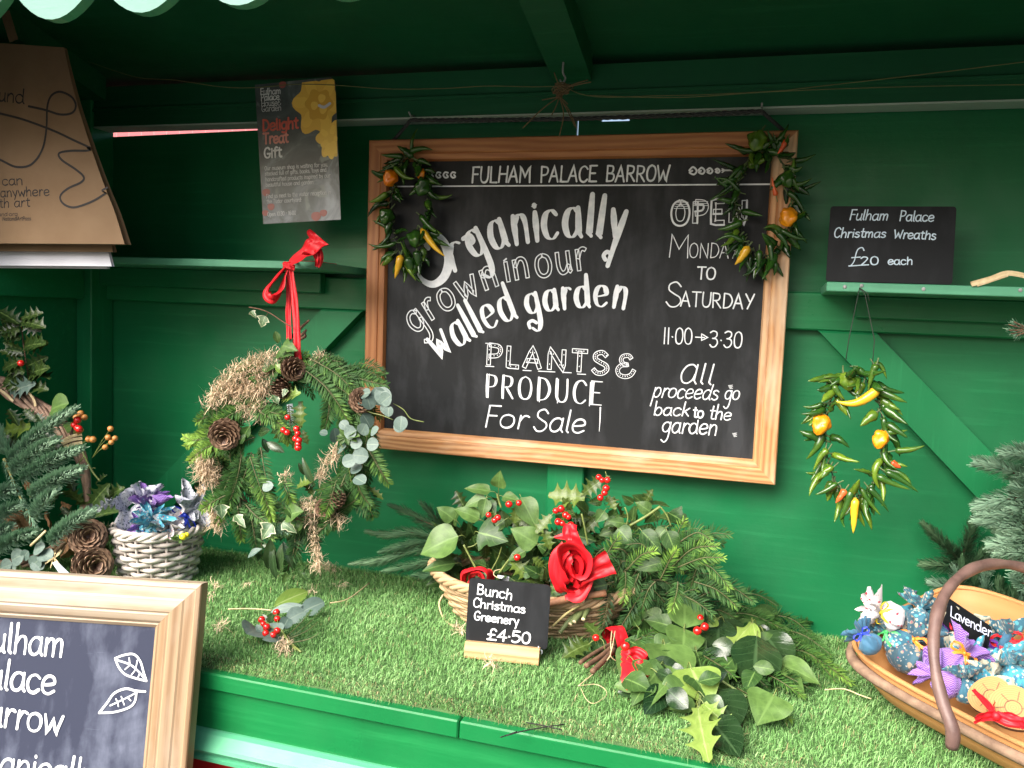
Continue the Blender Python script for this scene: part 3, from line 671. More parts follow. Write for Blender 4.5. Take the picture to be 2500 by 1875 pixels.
# ================================================================== MAIN CHALKBOARD
PB = Plane((-0.951, -0.042, 1.1575), (1, 0, 0.002), (0, -0.012, 1)); BW, BH = 0.971, 0.739
cb = thing('chalkboard', 'large black chalkboard in orange pine frame hanging on the back wall', 'chalkboard', (-0.465, -0.045, 1.1575))
framed_board(cb, PB, BW, BH, 0.0495, 0.030, (M['wood_worn'], M['wood_worn'], M['wood'], M['wood']), M['slate'], 0.014)
PS = Plane(PB.at((0, 0), 0.014), PB.u, PB.v)
t = LMB()
for wd_, x0, x1 in (('FULHAM', 1152, 1294), ('PALACE', 1320, 1455), ('BARROW', 1480, 1632)): write(t, PS, wd_, [(x0, 446 - (x0 - 1152) * .008), (x1, 446 - (x1 - 1152) * .008)], 37, 5.2, slant=0.04)
draw(t, PS, [(972, 455.5), (1400, 453), (1660, 451.5), (1879, 450)], 3.2, False)
for x in (1052, 1070, 1088, 1106): draw(t, PS, [(x + 6, 422), (x - 1, 421), (x - 5, 428), (x, 434), (x + 6, 432), (x + 3, 427)], 4.2)
for x, r in ((1692, 9), (1713, 7.5), (1733, 6.5), (1752, 5)): draw(t, PS, [(x - r, 411 + r * .6), (x, 417 - r), (x + r, 417), (x + r * .3, 417 + r), (x - r * .9, 417 + r * .5), (x - r * .2, 417)], 4.4)
draw(t, PS, [(1763, 416), (1800, 415.5)], 4); draw(t, PS, [(1763, 412), (1769, 416), (1763, 421)], 3)
t.build('lettering', M['chalk'], cb, False)
t = LMB()
# Organically: the big swash O, then the arc of letters
draw(t, PS, [(1046, 606), (1038, 592), (1050, 576), (1072, 580), (1090, 605), (1096, 640), (1084, 676), (1058, 694), (1032, 684), (1012, 658)], 27, True, 0, lambda s: 0.42 + 0.62 * math.sin(math.pi * min(1, s * 1.02)) ** 2 * (0.35 + 0.8 * s))
write(t, PS, 'r', [(1104, 668), (1142, 655)], 78, 15, 78, style='brush', thin=.28)
draw(t, PS, [(1131, 583), (1147, 575), (1156, 588), (1148, 596)], 11)
write(t, PS, 'ganically', [(1160, 640), (1190, 625), (1232, 609), (1285, 597), (1335, 590), (1400, 584), (1460, 585), (1520, 594)], 108, 14.5, 79, style='brush', thin=.28, jit=0.02, dpx=62)
draw(t, PS, [(1478, 634), (1474, 624), (1482, 615), (1492, 620)], 10)
write(t, PS, 'walled', [(1074, 884), (1095, 867), (1140, 840), (1187, 813), (1225, 795), (1266, 778)], 98, 11.5, 66, style='brush', thin=.3, jit=0.02)
write(t, PS, 'garden', [(1290, 774), (1339, 764), (1418, 756), (1470, 753), (1527, 760)], 86, 12, 59, style='brush', thin=.3, jit=0.02, dpx=46)
draw(t, PS, [(1294, 800), (1291, 789), (1300, 783), (1310, 788)], 8)
t.build('lettering', M['chalk'], cb, False)
t = LMB()
write(t, PS, 'grown', [(1018, 818), (1040, 799), (1070, 776), (1110, 751), (1150, 730), (1190, 712), (1222, 700)], 64, 8.5, 56, style='hollow', thin=0.6, jit=0.01, dpx=38)
write(t, PS, 'in', [(1238, 692), (1296, 680)], 66, 8.5, 56, style='hollow', thin=0.6, jit=0.01)
write(t, PS, 'our', [(1312, 681), (1350, 674), (1436, 661)], 60, 8.5, 58, style='hollow', thin=0.6, jit=0.01)
write(t, PS, 'PLANTS', [(1187, 894), (1340, 906), (1486, 917)], 57, 9.5, style='dots', thin=0.42, jit=0.01)
for x, y in ((1196, 894), (1196, 838), (1250, 899), (1287, 904), (1325, 906), (1345, 907), (1385, 909), (1420, 913)): draw(t, PS, [(x - 10, y), (x + 10, y + 1)], 2.2, False)
write(t, PS, '&', [(1503, 922), (1550, 925)], 60, 9, style='dots', thin=0.42, jit=0)
t.build('lettering', M['chalk'], cb, False)
t = LMB()
write(t, PS, 'PRODUCE', [(1184, 971), (1330, 981), (1470, 992)], 60, 6.5, style='brush', thin=0.4, jit=0.01)
for x, y in ((1192, 971), (1229, 973), (1317, 981), (1361, 984), (1439, 991)): draw(t, PS, [(x, y), (x + 3, y - 58)], 2, False)
write(t, PS, 'For', [(1184, 1041), (1284, 1047)], 53, 4.6, 32, slant=0.18)
write(t, PS, 'Sale', [(1302, 1051), (1424, 1058)], 54, 4.6, 33, slant=0.18)
draw(t, PS, [(1466, 995), (1465, 1030), (1463, 1053)], 3.2, False, 0, lambda s: 1.1 - 0.8 * s)
t.build('lettering', M['chalk'], cb, False)
t = LMB()
write(t, PS, 'OPEN', [(1640, 551), (1824, 547)], 60, 11, style='shadow', thin=0.42, jit=0.005)
for dy in (0, 5, 10, 15): draw(t, PS, [(1652 - dy * .4, 494 + dy), (1680 + dy * .3, 494 + dy)], 1.5, False)
for dy in (2, 7, 12): draw(t, PS, [(1694, 490 + dy), (1728, 490 + dy)], 1.5, False)
write(t, PS, 'M', [(1633, 628), (1680, 630)], 56, 2.6, jit=0); write(t, PS, 'ONDAY', [(1683, 629), (1801, 631)], 35, 2.6)
write(t, PS, 'TO', [(1703, 681), (1746, 682)], 29, 4.4)
write(t, PS, 'S', [(1626, 748), (1662, 750)], 60, 4, jit=0); write(t, PS, 'ATURDAY', [(1663, 747), (1838, 755)], 35, 4)
write(t, PS, '11.00', [(1619, 839), (1689, 841)], 39, 3.4); write(t, PS, '3.30', [(1733, 847), (1810, 850)], 39, 3.6)
draw(t, PS, [(1698, 823), (1720, 824)], 2.6, False); draw(t, PS, [(1713, 815), (1728, 824), (1713, 831), (1713, 815)], 2.4, False)
write(t, PS, 'all', [(1659, 934), (1736, 938)], 49, 4.4, 46, slant=0.22)
write(t, PS, 'proceeds', [(1593, 969), (1750, 976)], 36, 3.6, 23, slant=0.26, dpx=22); write(t, PS, 'go', [(1769, 975), (1803, 976)], 36, 3.6, 22, slant=0.2, dpx=24)
write(t, PS, 'back', [(1596, 1013), (1680, 1016)], 34, 3.8, 19, slant=0.2); write(t, PS, 'to', [(1692, 1019), (1716, 1020)], 26, 4.6, 17, slant=0.12); write(t, PS, 'the', [(1731, 1022), (1782, 1026)], 36, 3.8, 19, slant=0.16)
write(t, PS, 'garden', [(1616, 1055), (1748, 1062)], 33, 3.8, 25, slant=0.16, dpx=26)
for x, y in ((1784, 945), (1794, 1062)): 
    for k in range(5): draw(t, PS, [(x - 6 + k, y - 4 + 2 * k), (x + 5 - k % 2 * 3, y - 5 + 2 * k)], 1.0, False)
t.build('lettering', M['chalk'], cb, False)
# its hanging rope
r = MB()
A, B = W(1003, 293, -0.10), W(1860, 272, -0.10); LA, RB = PB.at((0.045, BH - 0.004), 0.004), PB.at((BW - 0.02, BH - 0.004), 0.004)
path = [LA] + [LA.lerp(A, k / 4) for k in (1, 2, 3)] + [A.lerp(B, k / 12) + Vector((0, 0, -0.006 * math.sin(math.pi * k / 12))) for k in range(13)] + [B.lerp(RB, k / 4) for k in (1, 2, 3)] + [RB]
for ph in (0, 2.1, 4.2):
    q = densify(path, 10); tube(r, [p + Vector((0, math.cos(i * .8 + ph), math.sin(i * .8 + ph))) * 0.0026 for i, p in enumerate(q)], 0.0026, 5)
tag(r.build('rope', M['rope']), 'dark twisted rope stretched above the large framed chalkboard', 'rope')

# ================================================================== LEANING CHALKBOARD, lower left
Pc = W(492, 1426, -0.700); e = Vector((0.973, 0.232, 0)).normalized(); dn = Vector((0.040, -0.170, -0.985)).normalized()
bw, bh = 0.62, 0.86
PL0 = Plane(Pc - e * bw + dn * bh, e, -dn); PL = Plane(PL0.P - PL0.n * 0.03, e, -dn)
lb = thing('chalkboard', 'dusty blue chalkboard in chunky weathered pine frame leaning against the counter front', 'chalkboard', PL.P)
framed_board(lb, PL, bw, bh, 0.083, 0.030, (M['wood_pale'], M['wood_pale'], M['wood_bleached'], M['wood_pale']), M['slate_blue'], 0.014,
             [(0, 0), (0, .86), (.02, .93), (.10, .98), (.13, .94), (.34, .94), (.38, 1), (.62, 1.02), (.66, .95), (.70, .97), (.84, .8), (.90, .62), (.93, .66), (1, .5), (1, 0)])
PL2 = Plane(PL.P + PL.n * 0.014, e, -dn); t = LMB()
write(t, PL2, 'Fulham', [(-50, 1588), (152, 1603)], 70, 8, 41, jit=0.02)
write(t, PL2, 'Palace', [(-68, 1674), (131, 1695)], 70, 8, 42, jit=0.02)
write(t, PL2, 'Barrow', [(-70, 1764), (147, 1792)], 70, 8, 42, jit=0.02)
write(t, PL2, 'Organically', [(-110, 1878), (228, 1926)], 68, 7.5, 42, jit=0.02)
write(t, PL2, 'grown in our', [(-100, 1968), (228, 2010)], 66, 7.5, 42, jit=0.02)
for P, wv in (([(282, 1607), (303, 1599), (327, 1597), (343, 1614), (351, 1640), (358, 1662)], 5), ([(282, 1607), (290, 1627), (305, 1645), (330, 1655), (358, 1662)], 5), ([(285, 1611), (318, 1622), (340, 1640), (358, 1662)], 4.5),
              ([(318, 1622), (316, 1606)], 3), ([(332, 1633), (336, 1612)], 3), ([(318, 1623), (306, 1634)], 3), ([(332, 1634), (322, 1647)], 3), ([(342, 1643), (338, 1653)], 3),
              ([(243, 1740), (262, 1716), (280, 1692), (308, 1681), (332, 1686), (355, 1688)], 5.5), ([(243, 1740), (280, 1738), (315, 1727), (330, 1712), (334, 1690)], 5), ([(270, 1722), (300, 1708), (322, 1697), (336, 1688)], 3.5),
              ([(288, 1714), (284, 1706)], 3), ([(300, 1708), (297, 1700)], 3), ([(300, 1708), (304, 1720)], 3), ([(312, 1702), (320, 1710)], 3), ([(288, 1714), (290, 1724)], 3)):
    draw(t, PL2, P, wv)
t.build('lettering', M['chalk'], lb, False)

# ================================================================== SLATE SIGN on the right-hand shelf
PR = Plane(W(2016, 686, -0.150), (1, 0, 0), (0.0, 0.14, 1)); s = MB(); card(s, PR, 0.226, 0.150, 0.004, 0.006)
sg = thing('price_sign', 'rectangular black slate sign for Christmas wreaths standing on the right shelf', 'price sign', PR.P)
s.build('slate', M['slate_dark'], sg, False); t = LMB()
write(t, PR, 'Fulham', [(2074, 537), (2166, 538)], 25, 3.4, 15, slant=0.18); write(t, PR, 'Palace', [(2196, 539), (2278, 541)], 25, 3.4, 15, slant=0.08)
write(t, PR, 'Christmas', [(2036, 580), (2160, 580)], 24, 3.4, 13, slant=0.15); write(t, PR, 'Wreaths', [(2182, 582), (2283, 585)], 20, 3.4, 14, slant=0.1)
write(t, PR, '£', [(2072, 651), (2100, 649)], 44, 3.2, slant=0.3); write(t, PR, '20', [(2102, 648), (2144, 646)], 20, 3.6); write(t, PR, 'each', [(2168, 646), (2227, 646)], 18, 3.4, 12)
t.build('lettering', m_plain('blue_white_chalk_pen', (0.62, 0.74, 0.84), (0.5, 0.6, 0.7), 0.8, 60, 0), sg, False)

# ================================================================== PRICE CARD in a wooden block, in front of the basket
c0 = G(1140, 1592, 0.010); c1 = G(1330, 1612, 0.010); pu = (c1 - c0); pu.z = 0; pu.normalize(); bk = Vector((-pu.y, pu.x, 0))
PC = Plane(W(1136, 1566, c0.y), pu, Vector((0, 0, 1)) + bk * 0.12)
pc = thing('price_sign', 'black slate card for bunches of greenery held in a pale wooden block', 'price sign', G(1225, 1605))
wv_ = (PC.uv(1338, 1516) - PC.uv(1139, 1488)).length; hv_ = (PC.uv(1243, 1424) - PC.uv(1235, 1581)).length
s = MB(); card(s, PC, wv_, hv_, 0.003, 0.008); s.build('slate', M['slate_dark'], pc, False); t = LMB()
write(t, PC, 'Bunch', [(1165, 1450), (1249, 1464)], 24, 3.7, 15); write(t, PC, 'Christmas', [(1156, 1481), (1281, 1497)], 22, 3.5, 12.5)
write(t, PC, 'Greenery', [(1158, 1513), (1266, 1526)], 21, 3.6, 12.5, dpx=9); write(t, PC, '£4.50', [(1190, 1561), (1293, 1571)], 26, 4.6, slant=0.05); write(t, PC, 'each', [(1270, 1588), (1324, 1596)], 16, 2.6, 9)
t.build('lettering', M['chalk'], pc, False)
bl = MB(); L0 = onplane(1140, 1563, PC.P, PC.n) + PC.n * 0.012; L = wv_ * 0.90; pr = [(-.012, 0), (.012, 0), (.012, .014), (.008, .026), (.003, .029), (-.012, .026)]
zb = ZC + 0.008; rows = []; ds = []
for i in range(7):
    tt = i / 6 * L
    for y, z in pr: ds.append((tt, y + z, 0.4))
    rows.append([Vector((L0.x, L0.y, zb)) + pu * tt - bk * y + Vector((0, 0, z)) for y, z in pr])
grid(bl, rows, 0, ds, True); m_ = len(pr); bl.f += [tuple(range(m_)), tuple(range(6 * m_ + m_ - 1, 6 * m_ - 1, -1))]; bl.m += [0, 0]
bl.build('wooden_block', M['wood_block'], pc, False)
# ================================================================== PLANT BUILDERS
def w_ivy(u):      # adult ivy: broad heart, pointed
    return 1.08 * (math.sin(math.pi * min(1, u * 1.02) ** 0.62)) ** 0.8 * (1 - 0.25 * u)
def w_lobed(u):    # juvenile ivy: side lobes then a long point
    tab = [(0, .18), (.06, .55), (.16, .78), (.27, 1.12), (.34, .78), (.44, .55), (.55, .66), (.62, .56), (.8, .28), (1, 0)]
    for (a, p), (b, q) in zip(tab, tab[1:]):
        if u <= b: return p + (q - p) * (u - a) / (b - a)
    return 0
def w_holly(u):
    base = math.sin(math.pi * min(1, max(0, u * 0.97 + .03))) ** 0.55
    k = u * 4; saw = abs((k % 1) - 0.5) * 2
    return max(0.0, base * (0.50 + 0.72 * saw ** 2.2)) if u < 0.985 else 0
def w_round(u): return math.sqrt(max(0, 1 - (2 * u - 1) ** 2)) * (1.0 + 0.1 * math.sin(3 * u))
def w_ell(u): return math.sin(math.pi * u) ** 0.75
SHAPES = {'ivy': (w_ivy, 12), 'lobed': (w_lobed, 20), 'holly': (w_holly, 32), 'round': (w_round, 10), 'ell': (w_ell, 11)}
def leaf(mb, base, tip, shape='ivy', wr=0.4, tint=0.5, roll=0.0, curl=0.4, fold=0.25, mi=0, wave=0.0, nrm=None):
    """wr = half width / length; the leaf faces the open front of the stall, turned by roll about its own midrib"""
    base, tip = Vector(base), Vector(tip); d = tip - base; L = d.length; d = d / L
    c = nrm if nrm is not None else (CAM - base).normalized() * 0.8 + Vector((0, -0.1, 0.5))
    nz = (c - d * c.dot(d)); nz = nz.normalized() if nz.length > 1e-4 else perp(d)[0]
    s = d.cross(nz); cr, sr = math.cos(roll), math.sin(roll); nz, s = nz * cr + s * sr, s * cr - nz * sr
    f, N = SHAPES[shape]; ph = R.uniform(0, 9); rows = []; ds = []
    a = curl / 2; x = z = 0.0; dl = 1.0 / N; P = []
    for i in range(N + 1):
        P.append((x, z)); ang = curl / 2 - curl * i / N; x += math.cos(ang) * dl; z += math.sin(ang) * dl
    ex, ez = P[-1]; sc = 1 / math.hypot(ex, ez)
    for i in range(N + 1):
        u = i / N; x, z = P[i][0] * sc, P[i][1] * sc - (P[i][0] * sc) * (ez / ex); hw = f(u) * wr
        if shape == 'holly': wv = 0.10 * (abs(((u * 4) % 1) - 0.5) * 4 - 1)
        else: wv = wave * math.sin(u * 9 + ph)
        row = []
        for q in (-1, -0.55, 0, 0.55, 1):
            lift = fold * abs(q) ** 1.3 * hw + wv * hw * abs(q) * (1 if q > 0 else (1 if shape == 'holly' else -1))
            row.append(base + d * (x * L) + s * (q * hw * L) + nz * ((z + lift) * L)); ds.append((u, q, tint))
        rows.append(row)
    grid(mb, rows, mi, ds)
def rt(a=0.2, b=0.8): return R.uniform(a, b)
def jitter(v, a): return Vector(v) + Vector((R.uniform(-a, a), R.uniform(-a, a), R.uniform(-a, a)))
def yew(mb, pts, nl=0.022, nw=0.0021, step=0.0024, t0=0.3, t1=0.7, flat=None, spread=0.35, mi=0, mstem=1, rstem=0.0013, ang=58, taper=0.5):
    """flat two-ranked sprig: narrow blades left and right of the stem"""
    P = catmull(pts, 6) if len(pts) > 2 else densify([Vector(p) for p in pts], 6)
    tube(mb, P, lambda s: rstem * (1.2 - 0.7 * s), 5, mstem, (t0 + t1) / 2)
    tot = sum((b - a).length for a, b in zip(P, P[1:])); acc = 0; side = 1
    for a, b in zip(P, P[1:]):
        l = (b - a).length; d = (b - a) / max(l, 1e-9)
        fl = flat if flat is not None else (CAM - a).normalized()
        nz = (fl - d * fl.dot(d)).normalized(); s = d.cross(nz)
        k = max(1, int(l / step))
        for j in range(k):
            u = (acc + l * j / k) / tot
            for side in (1, -1):
                p = a + d * (l * (j + R.random() * .6) / k)
                A = math.radians(ang - 26 * u ** 2 + R.uniform(-9, 9)); el = R.gauss(0.12, spread)
                v = (d * math.cos(A) + (s * side * math.cos(el) + nz * math.sin(el)) * math.sin(A)).normalized()
                ln = nl * R.uniform(.8, 1.08) * (1 - taper * max(0, u - .55) / .45) * min(1, .55 + u * 3)
                wv = v.cross(nz).normalized() * nw * .5; dr = -nz * ln * 0.10 * R.random(); t = min(1, max(0, t0 + (t1 - t0) * u ** 1.6 + R.gauss(0, .07)))
                m = p + v * ln * .5 + nz * nw * .2
                mb.add([p, m - wv, p + v * ln + dr, m + wv], [(0, 1, 2, 3)], mi, [(0, 0, t), (.5, -1, t), (1, 0, min(1, t + .06)), (.5, 1, t)])
        acc += l
def fir(mb, pts, nl=0.018, nw=0.0017, step=0.0013, t0=0.35, t1=0.6, mi=0, mstem=1, rstem=0.002, up=None, under=0.25, ang=62):
    """dense brush of needles standing all round the upper side of the twig"""
    P = catmull(pts, 6) if len(pts) > 2 else densify([Vector(p) for p in pts], 6)
    tube(mb, P, lambda s: rstem * (1.2 - 0.7 * s), 5, mstem, t0)
    tot = sum((b - a).length for a, b in zip(P, P[1:])); acc = 0
    for a, b in zip(P, P[1:]):
        l = (b - a).length; d = (b - a) / max(l, 1e-9); U = up if up is not None else Vector((0, -0.7, 0.7))
        nz = (U - d * U.dot(d)); nz = nz.normalized() if nz.length > 1e-4 else perp(d)[0]; s = d.cross(nz)
        for j in range(max(1, int(l / step))):
            u = (acc + l * R.random()) / tot; p = a + d * (l * R.random())
            for q in range(4):
                th = R.uniform(-1.9, 1.9) if R.random() > under else R.uniform(0, 6.28)
                A = math.radians(ang - 30 * u ** 3 + R.uniform(-10, 10))
                v = (d * math.cos(A) + (s * math.sin(th) + nz * math.cos(th)) * math.sin(A)).normalized()
                ln = nl * R.uniform(.75, 1.05) * (1 - .35 * max(0, u - .7) / .3)
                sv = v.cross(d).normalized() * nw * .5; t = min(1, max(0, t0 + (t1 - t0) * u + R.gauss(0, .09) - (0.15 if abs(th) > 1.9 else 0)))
                tipv = p + v * ln + d * ln * .18; m = p + v * ln * .55
                mb.add([p - sv * .6, m - sv, tipv - sv * .45, tipv + sv * .45, m + sv, p + sv * .6], [(0, 1, 4, 5), (1, 2, 3, 4)], mi, [(0, 0, t)] * 2 + [(1, 0, min(1, t + .08))] * 2 + [(0, 0, t)] * 2)
        acc += l
def pinecone(name, base, axis, L, rad, parent, open_=0.8, n=66, mats=None):
    mb = MB(); ax = Vector(axis).normalized(); u, w_ = perp(ax); base = Vector(base)
    ball(mb, base + ax * L * .45, rad * .45, 0, .1, 8, 6, (1, 1, 1))
    for i in range(n):
        f = (i + .5) / n; th = i * 2.39996; rr = rad * (math.sin(math.pi * (0.08 + 0.84 * f)) ** .7) * 1.0; z = L * f * .92
        out = u * math.cos(th) + w_ * math.sin(th); sd = ax.cross(out)
        el = 0.15 + 1.1 * f * open_ ** .3; v = (out * math.cos(el) + ax * math.sin(el)).normalized(); n_ = v.cross(sd)
        p0 = base + ax * z + out * rr * .25; ln = rr * .85; wd = rad * .37 * (0.6 + .4 * math.sin(math.pi * f))
        rows = []; ds = []
        for k, (a, b, c) in enumerate(((0, .35, 0), (.55, .8, .02), (.9, 1.0, .10), (1.04, .62, .22), (1.06, .05, .26))):
            rows.append([p0 + v * ln * a + sd * wd * b * q + n_ * (-c * ln + abs(q) * wd * .18) for q in (-1, 0, 1)]); ds += [(a, q * .5 + .3, R.uniform(.3, .8)) for q in (-1, 0, 1)]
        o = len(mb.f); grid(mb, rows, 0, ds)
        for q in range(o + 4, len(mb.f)): mb.m[q] = 1
        under = [[p - n_ * (-.10) * ln * 0 + ax * (-.06 * ln) for p in r] for r in rows]; grid(mb, under[::-1], 0, ds[::-1])
    return mb.build(name, [M['cone'], M['cone_tip']], parent)
def moss(mb, pts, rad, n, ln=0.03, hang=0.3, t=(0.3, 0.95)):
    """tangle of dry curling strands along a path"""
    P = catmull(pts, 5) if len(pts) > 2 else densify([Vector(p) for p in pts], 4)
    for i in range(n):
        k = R.random() * (len(P) - 1); p = P[int(k)].lerp(P[min(int(k) + 1, len(P) - 1)], k % 1)
        d = Vector((R.gauss(0, 1), R.gauss(0, 1), R.gauss(0, 1))).normalized(); p = p + d * rad * R.random() ** .5
        v = (d + Vector((R.gauss(0, .8), R.gauss(0, .8), R.gauss(0, .8) - hang))).normalized(); l = ln * R.uniform(.4, 1.3); tt = rt(*t); q = [p]
        ax = Vector((R.gauss(0, 1), R.gauss(0, 1), R.gauss(0, 1))).normalized(); om = R.uniform(-1.0, 1.0)
        for j in range(5):
            v = (v + ax.cross(v) * om + Vector((0, 0, -hang * .15))).normalized(); q.append(q[-1] + v * l / 5)
        wv = perp(v)[0] * R.uniform(.0006, .0013); vs = []; 
        for j, a in enumerate(q): vs += [a - wv * (1 - j / 7), a + wv * (1 - j / 7)]
        mb.add(vs, [(2 * j, 2 * j + 1, 2 * j + 3, 2 * j + 2) for j in range(5)], 0, (0, 0, tt))
def berries(name, pts, r, parent, mat='berry', stems=None):
    mb = MB()
    for p in pts:
        rr = r * R.uniform(.85, 1.1); ball(mb, p, rr, 0, .5, 12, 8, (1, 1, .95), 0.06, R.random() * 9)
        ball(mb, Vector(p) + (CAM - Vector(p)).normalized() * rr * .93 + Vector((0, 0, -rr * .25)), rr * .13, 1, .5, 6, 4)
        if stems is not None: tube(mb, catmull([p, Vector(p).lerp(stems, .5) + Vector((0, 0, .004)), stems], 4), .0007, 4, 2)
    return mb.build(name, [M[mat], M['ink'], M['stem']], parent)
def ribbon(mb, pts, wdir, width, mi=0, folds=2, amp=0.12, twist=0.0, wfn=None):
    """cloth strip: path, width direction(s), soft lengthwise folds"""
    P = catmull(pts, 7) if len(pts) > 2 else densify([Vector(p) for p in pts], 6); n = len(P); ph = R.uniform(0, 6); rows = []
    for i, p in enumerate(P):
        s = i / (n - 1); d = (P[min(i + 1, n - 1)] - P[max(i - 1, 0)]).normalized()
        wv = wdir(s) if callable(wdir) else Vector(wdir); wv = wv - d * wv.dot(d); wv = wv.normalized() if wv.length > 1e-5 else perp(d)[0]
        nz = d.cross(wv); tw = twist * s; wv, nz = wv * math.cos(tw) + nz * math.sin(tw), nz * math.cos(tw) - wv * math.sin(tw)
        wd = width * (wfn(s) if wfn else 1); row = []
        for k in range(9):
            q = k / 4 - 1; row.append(p + wv * (q * wd / 2) + nz * (amp * wd * math.sin(q * folds * math.pi + ph + 1.5 * s) + amp * .4 * wd * math.sin(s * 17 + q * 3 + ph)))
        rows.append(row)
    grid(mb, rows, mi)
def chilli(name, base, tip, r, parent, mat='ch_green', t=0.4, bend=0.2, stalk=0.02, bdir=None, lump=0.12, blunt=False):
    mb = MB(); base, tip = Vector(base), Vector(tip); d = tip - base; L = d.length; u, w_ = perp(d)
    bv = bdir if bdir is not None else (u * R.uniform(-1, 1) + w_ * R.uniform(-1, 1)); bv = bv * bend * L; N = 11; S = 8; seed = R.uniform(0, 50)
    cs = [base + d * (i / N) + bv * math.sin(math.pi * i / N) for i in range(N + 1)]
    vs = []; ds = []; fs = []
    prof = lambda s: (min(1, (s / .10) ** .5 if s > 0 else 0.35) * (1 - s ** (5 if blunt else 1.7)) ** .75) if s < 1 else .04
    for i, p in enumerate(cs):
        dd = (cs[min(i + 1, N)] - cs[max(i - 1, 0)]).normalized(); uu = (u - dd * u.dot(dd)).normalized(); ww = dd.cross(uu)
        for k in range(S):
            th = 2 * math.pi * k / S; rr = r * max(.05, prof(i / N)) * (1 + lump * noise.noise(Vector((math.cos(th) * 1.5, math.sin(th) * 1.5 + seed, i * .55))) * 2.2)
            vs.append(p + (uu * math.cos(th) + ww * math.sin(th)) * rr); ds.append((i / N, 0, min(1, max(0, t + .2 * (i / N - .5) + .25 * noise.noise(Vector((i * .4, seed, th)))))))
    for i in range(N):
        for k in range(S): l = (k + 1) % S; fs.append((i * S + k, i * S + l, (i + 1) * S + l, (i + 1) * S + k))
    fs += [tuple(range(S - 1, -1, -1)), tuple(range(N * S, N * S + S))]; mb.add(vs, fs, 0, ds)
    if stalk:
        s0 = base - d.normalized() * stalk; q = [base + d * .02, base.lerp(s0, .3), s0 + bv * .15]
        tube(mb, catmull(q, 4), lambda s: r * (.62 if s < .12 else .2), 6, 1)
    return mb.build(name, [M[mat], M['ch_stalk']], parent)
def lantern(name, c, r, parent, mat, t=0.5, seed=1, stalk=Vector((0, 0, 1)), L=1.25):
    """wrinkled bonnet-shaped pepper"""
    mb = MB(); S, N = 20, 14; vs = []; ds = []; fs = []; ax = stalk.normalized(); u, w_ = perp(ax)
    for i in range(N + 1):
        s = i / N
        for k in range(S):
            th = 2 * math.pi * k / S; prof = math.sin(math.pi * s) ** .55 * (1.0 - .28 * s) + .03
            rr = r * prof * (1 + .17 * math.sin(4 * th + seed) * math.sin(math.pi * s) + .13 * math.sin(9 * s + 2 * math.sin(3 * th + seed)) + .34 * noise.noise(Vector((math.cos(th) * 1.6 + seed, math.sin(th) * 1.6, s * 3.2))))
            vs.append(Vector(c) + ax * r * L * (.9 - 1.9 * s + .1 * noise.noise(Vector((th, seed, s)))) + (u * math.cos(th) + w_ * math.sin(th)) * rr); ds.append((s, 0, min(1, max(0, t + .3 * noise.noise(Vector((math.cos(th), math.sin(th), s * 2 + seed)))))))
    for i in range(N):
        for k in range(S): l = (k + 1) % S; fs.append((i * S + k, (i + 1) * S + k, (i + 1) * S + l, i * S + l))
    mb.add(vs, fs, 0, ds); p = Vector(c) + ax * r * L * .8; tube(mb, catmull([p, p + ax * .008 + u * .002, p + ax * .017 + u * .006], 4), lambda s: .0022 - .0008 * s, 6, 1)
    return mb.build(name, [M[mat], M['ch_stalk']], parent)
def leaf_px(mb, b, t, Y=None, h=None, dt=0.0, **k):
    """leaf between two photo pixels on the wall-parallel plane Y (tip dt further forward) or at height h over the counter"""
    if Y is not None: leaf(mb, W(b[0], b[1], Y), W(t[0], t[1], Y - dt), **k)
    else: leaf(mb, G(b[0], b[1], h), G(t[0], t[1], h - dt), **k)
# ================================================================== HANGING CHRISTMAS WREATH
YW = -0.262
def wp(x, y, d=0.0): return W(x, y, YW - d)
WR = thing('christmas_wreath', 'full evergreen wreath with cones, dry moss and red berries hanging by a red ribbon', 'wreath', wp(715, 1380))
ring = MB(); CX, CY, RX, RY = 712, 1085, 172, 190
rp = [wp(CX + RX * math.cos(a), CY + RY * math.sin(a)) for a in [2 * math.pi * k / 40 for k in range(40)]]
for ph in range(4): tube(ring, [p + Vector((math.cos(i * .9 + ph * 1.6), math.sin(i * .9 + ph * 1.6), math.sin(i * .7 + ph))) * .007 for i, p in enumerate(rp)], .005, 5, 0, .5, True)
ring.build('twig_ring', M['bark'], WR)
def ringpt(a, k=1.0, d=0.0): return wp(CX + RX * k * math.cos(a), CY + RY * k * math.sin(a), d)
# dark filling sprigs all round, lying along the ring and splaying outwards
for i in range(190):
    a = 2 * math.pi * i / 95 + R.uniform(-.05, .05); k = R.uniform(.84, 1.1); d = R.uniform(-.01, .05)
    da = R.uniform(.32, .6) * R.choice((1, 1, -1)); k2 = k + (R.uniform(.06, .22) if k > .95 else R.uniform(-.18, .02))
    if 3.5 < a % 6.283 < 4.4 and R.random() < .5: continue
    p = [ringpt(a, k, d), ringpt(a + da * .5, (k + k2) / 2, d + .012), ringpt(a + da, k2, d + R.uniform(-.005, .02))]
    s = MB(); yew(s, p, R.uniform(.018, .023), .0030, .0026, R.uniform(.1, .35), R.uniform(.35, .75)); s.build('yew_sprig', [M['yew'], M['yew_stem']], WR)
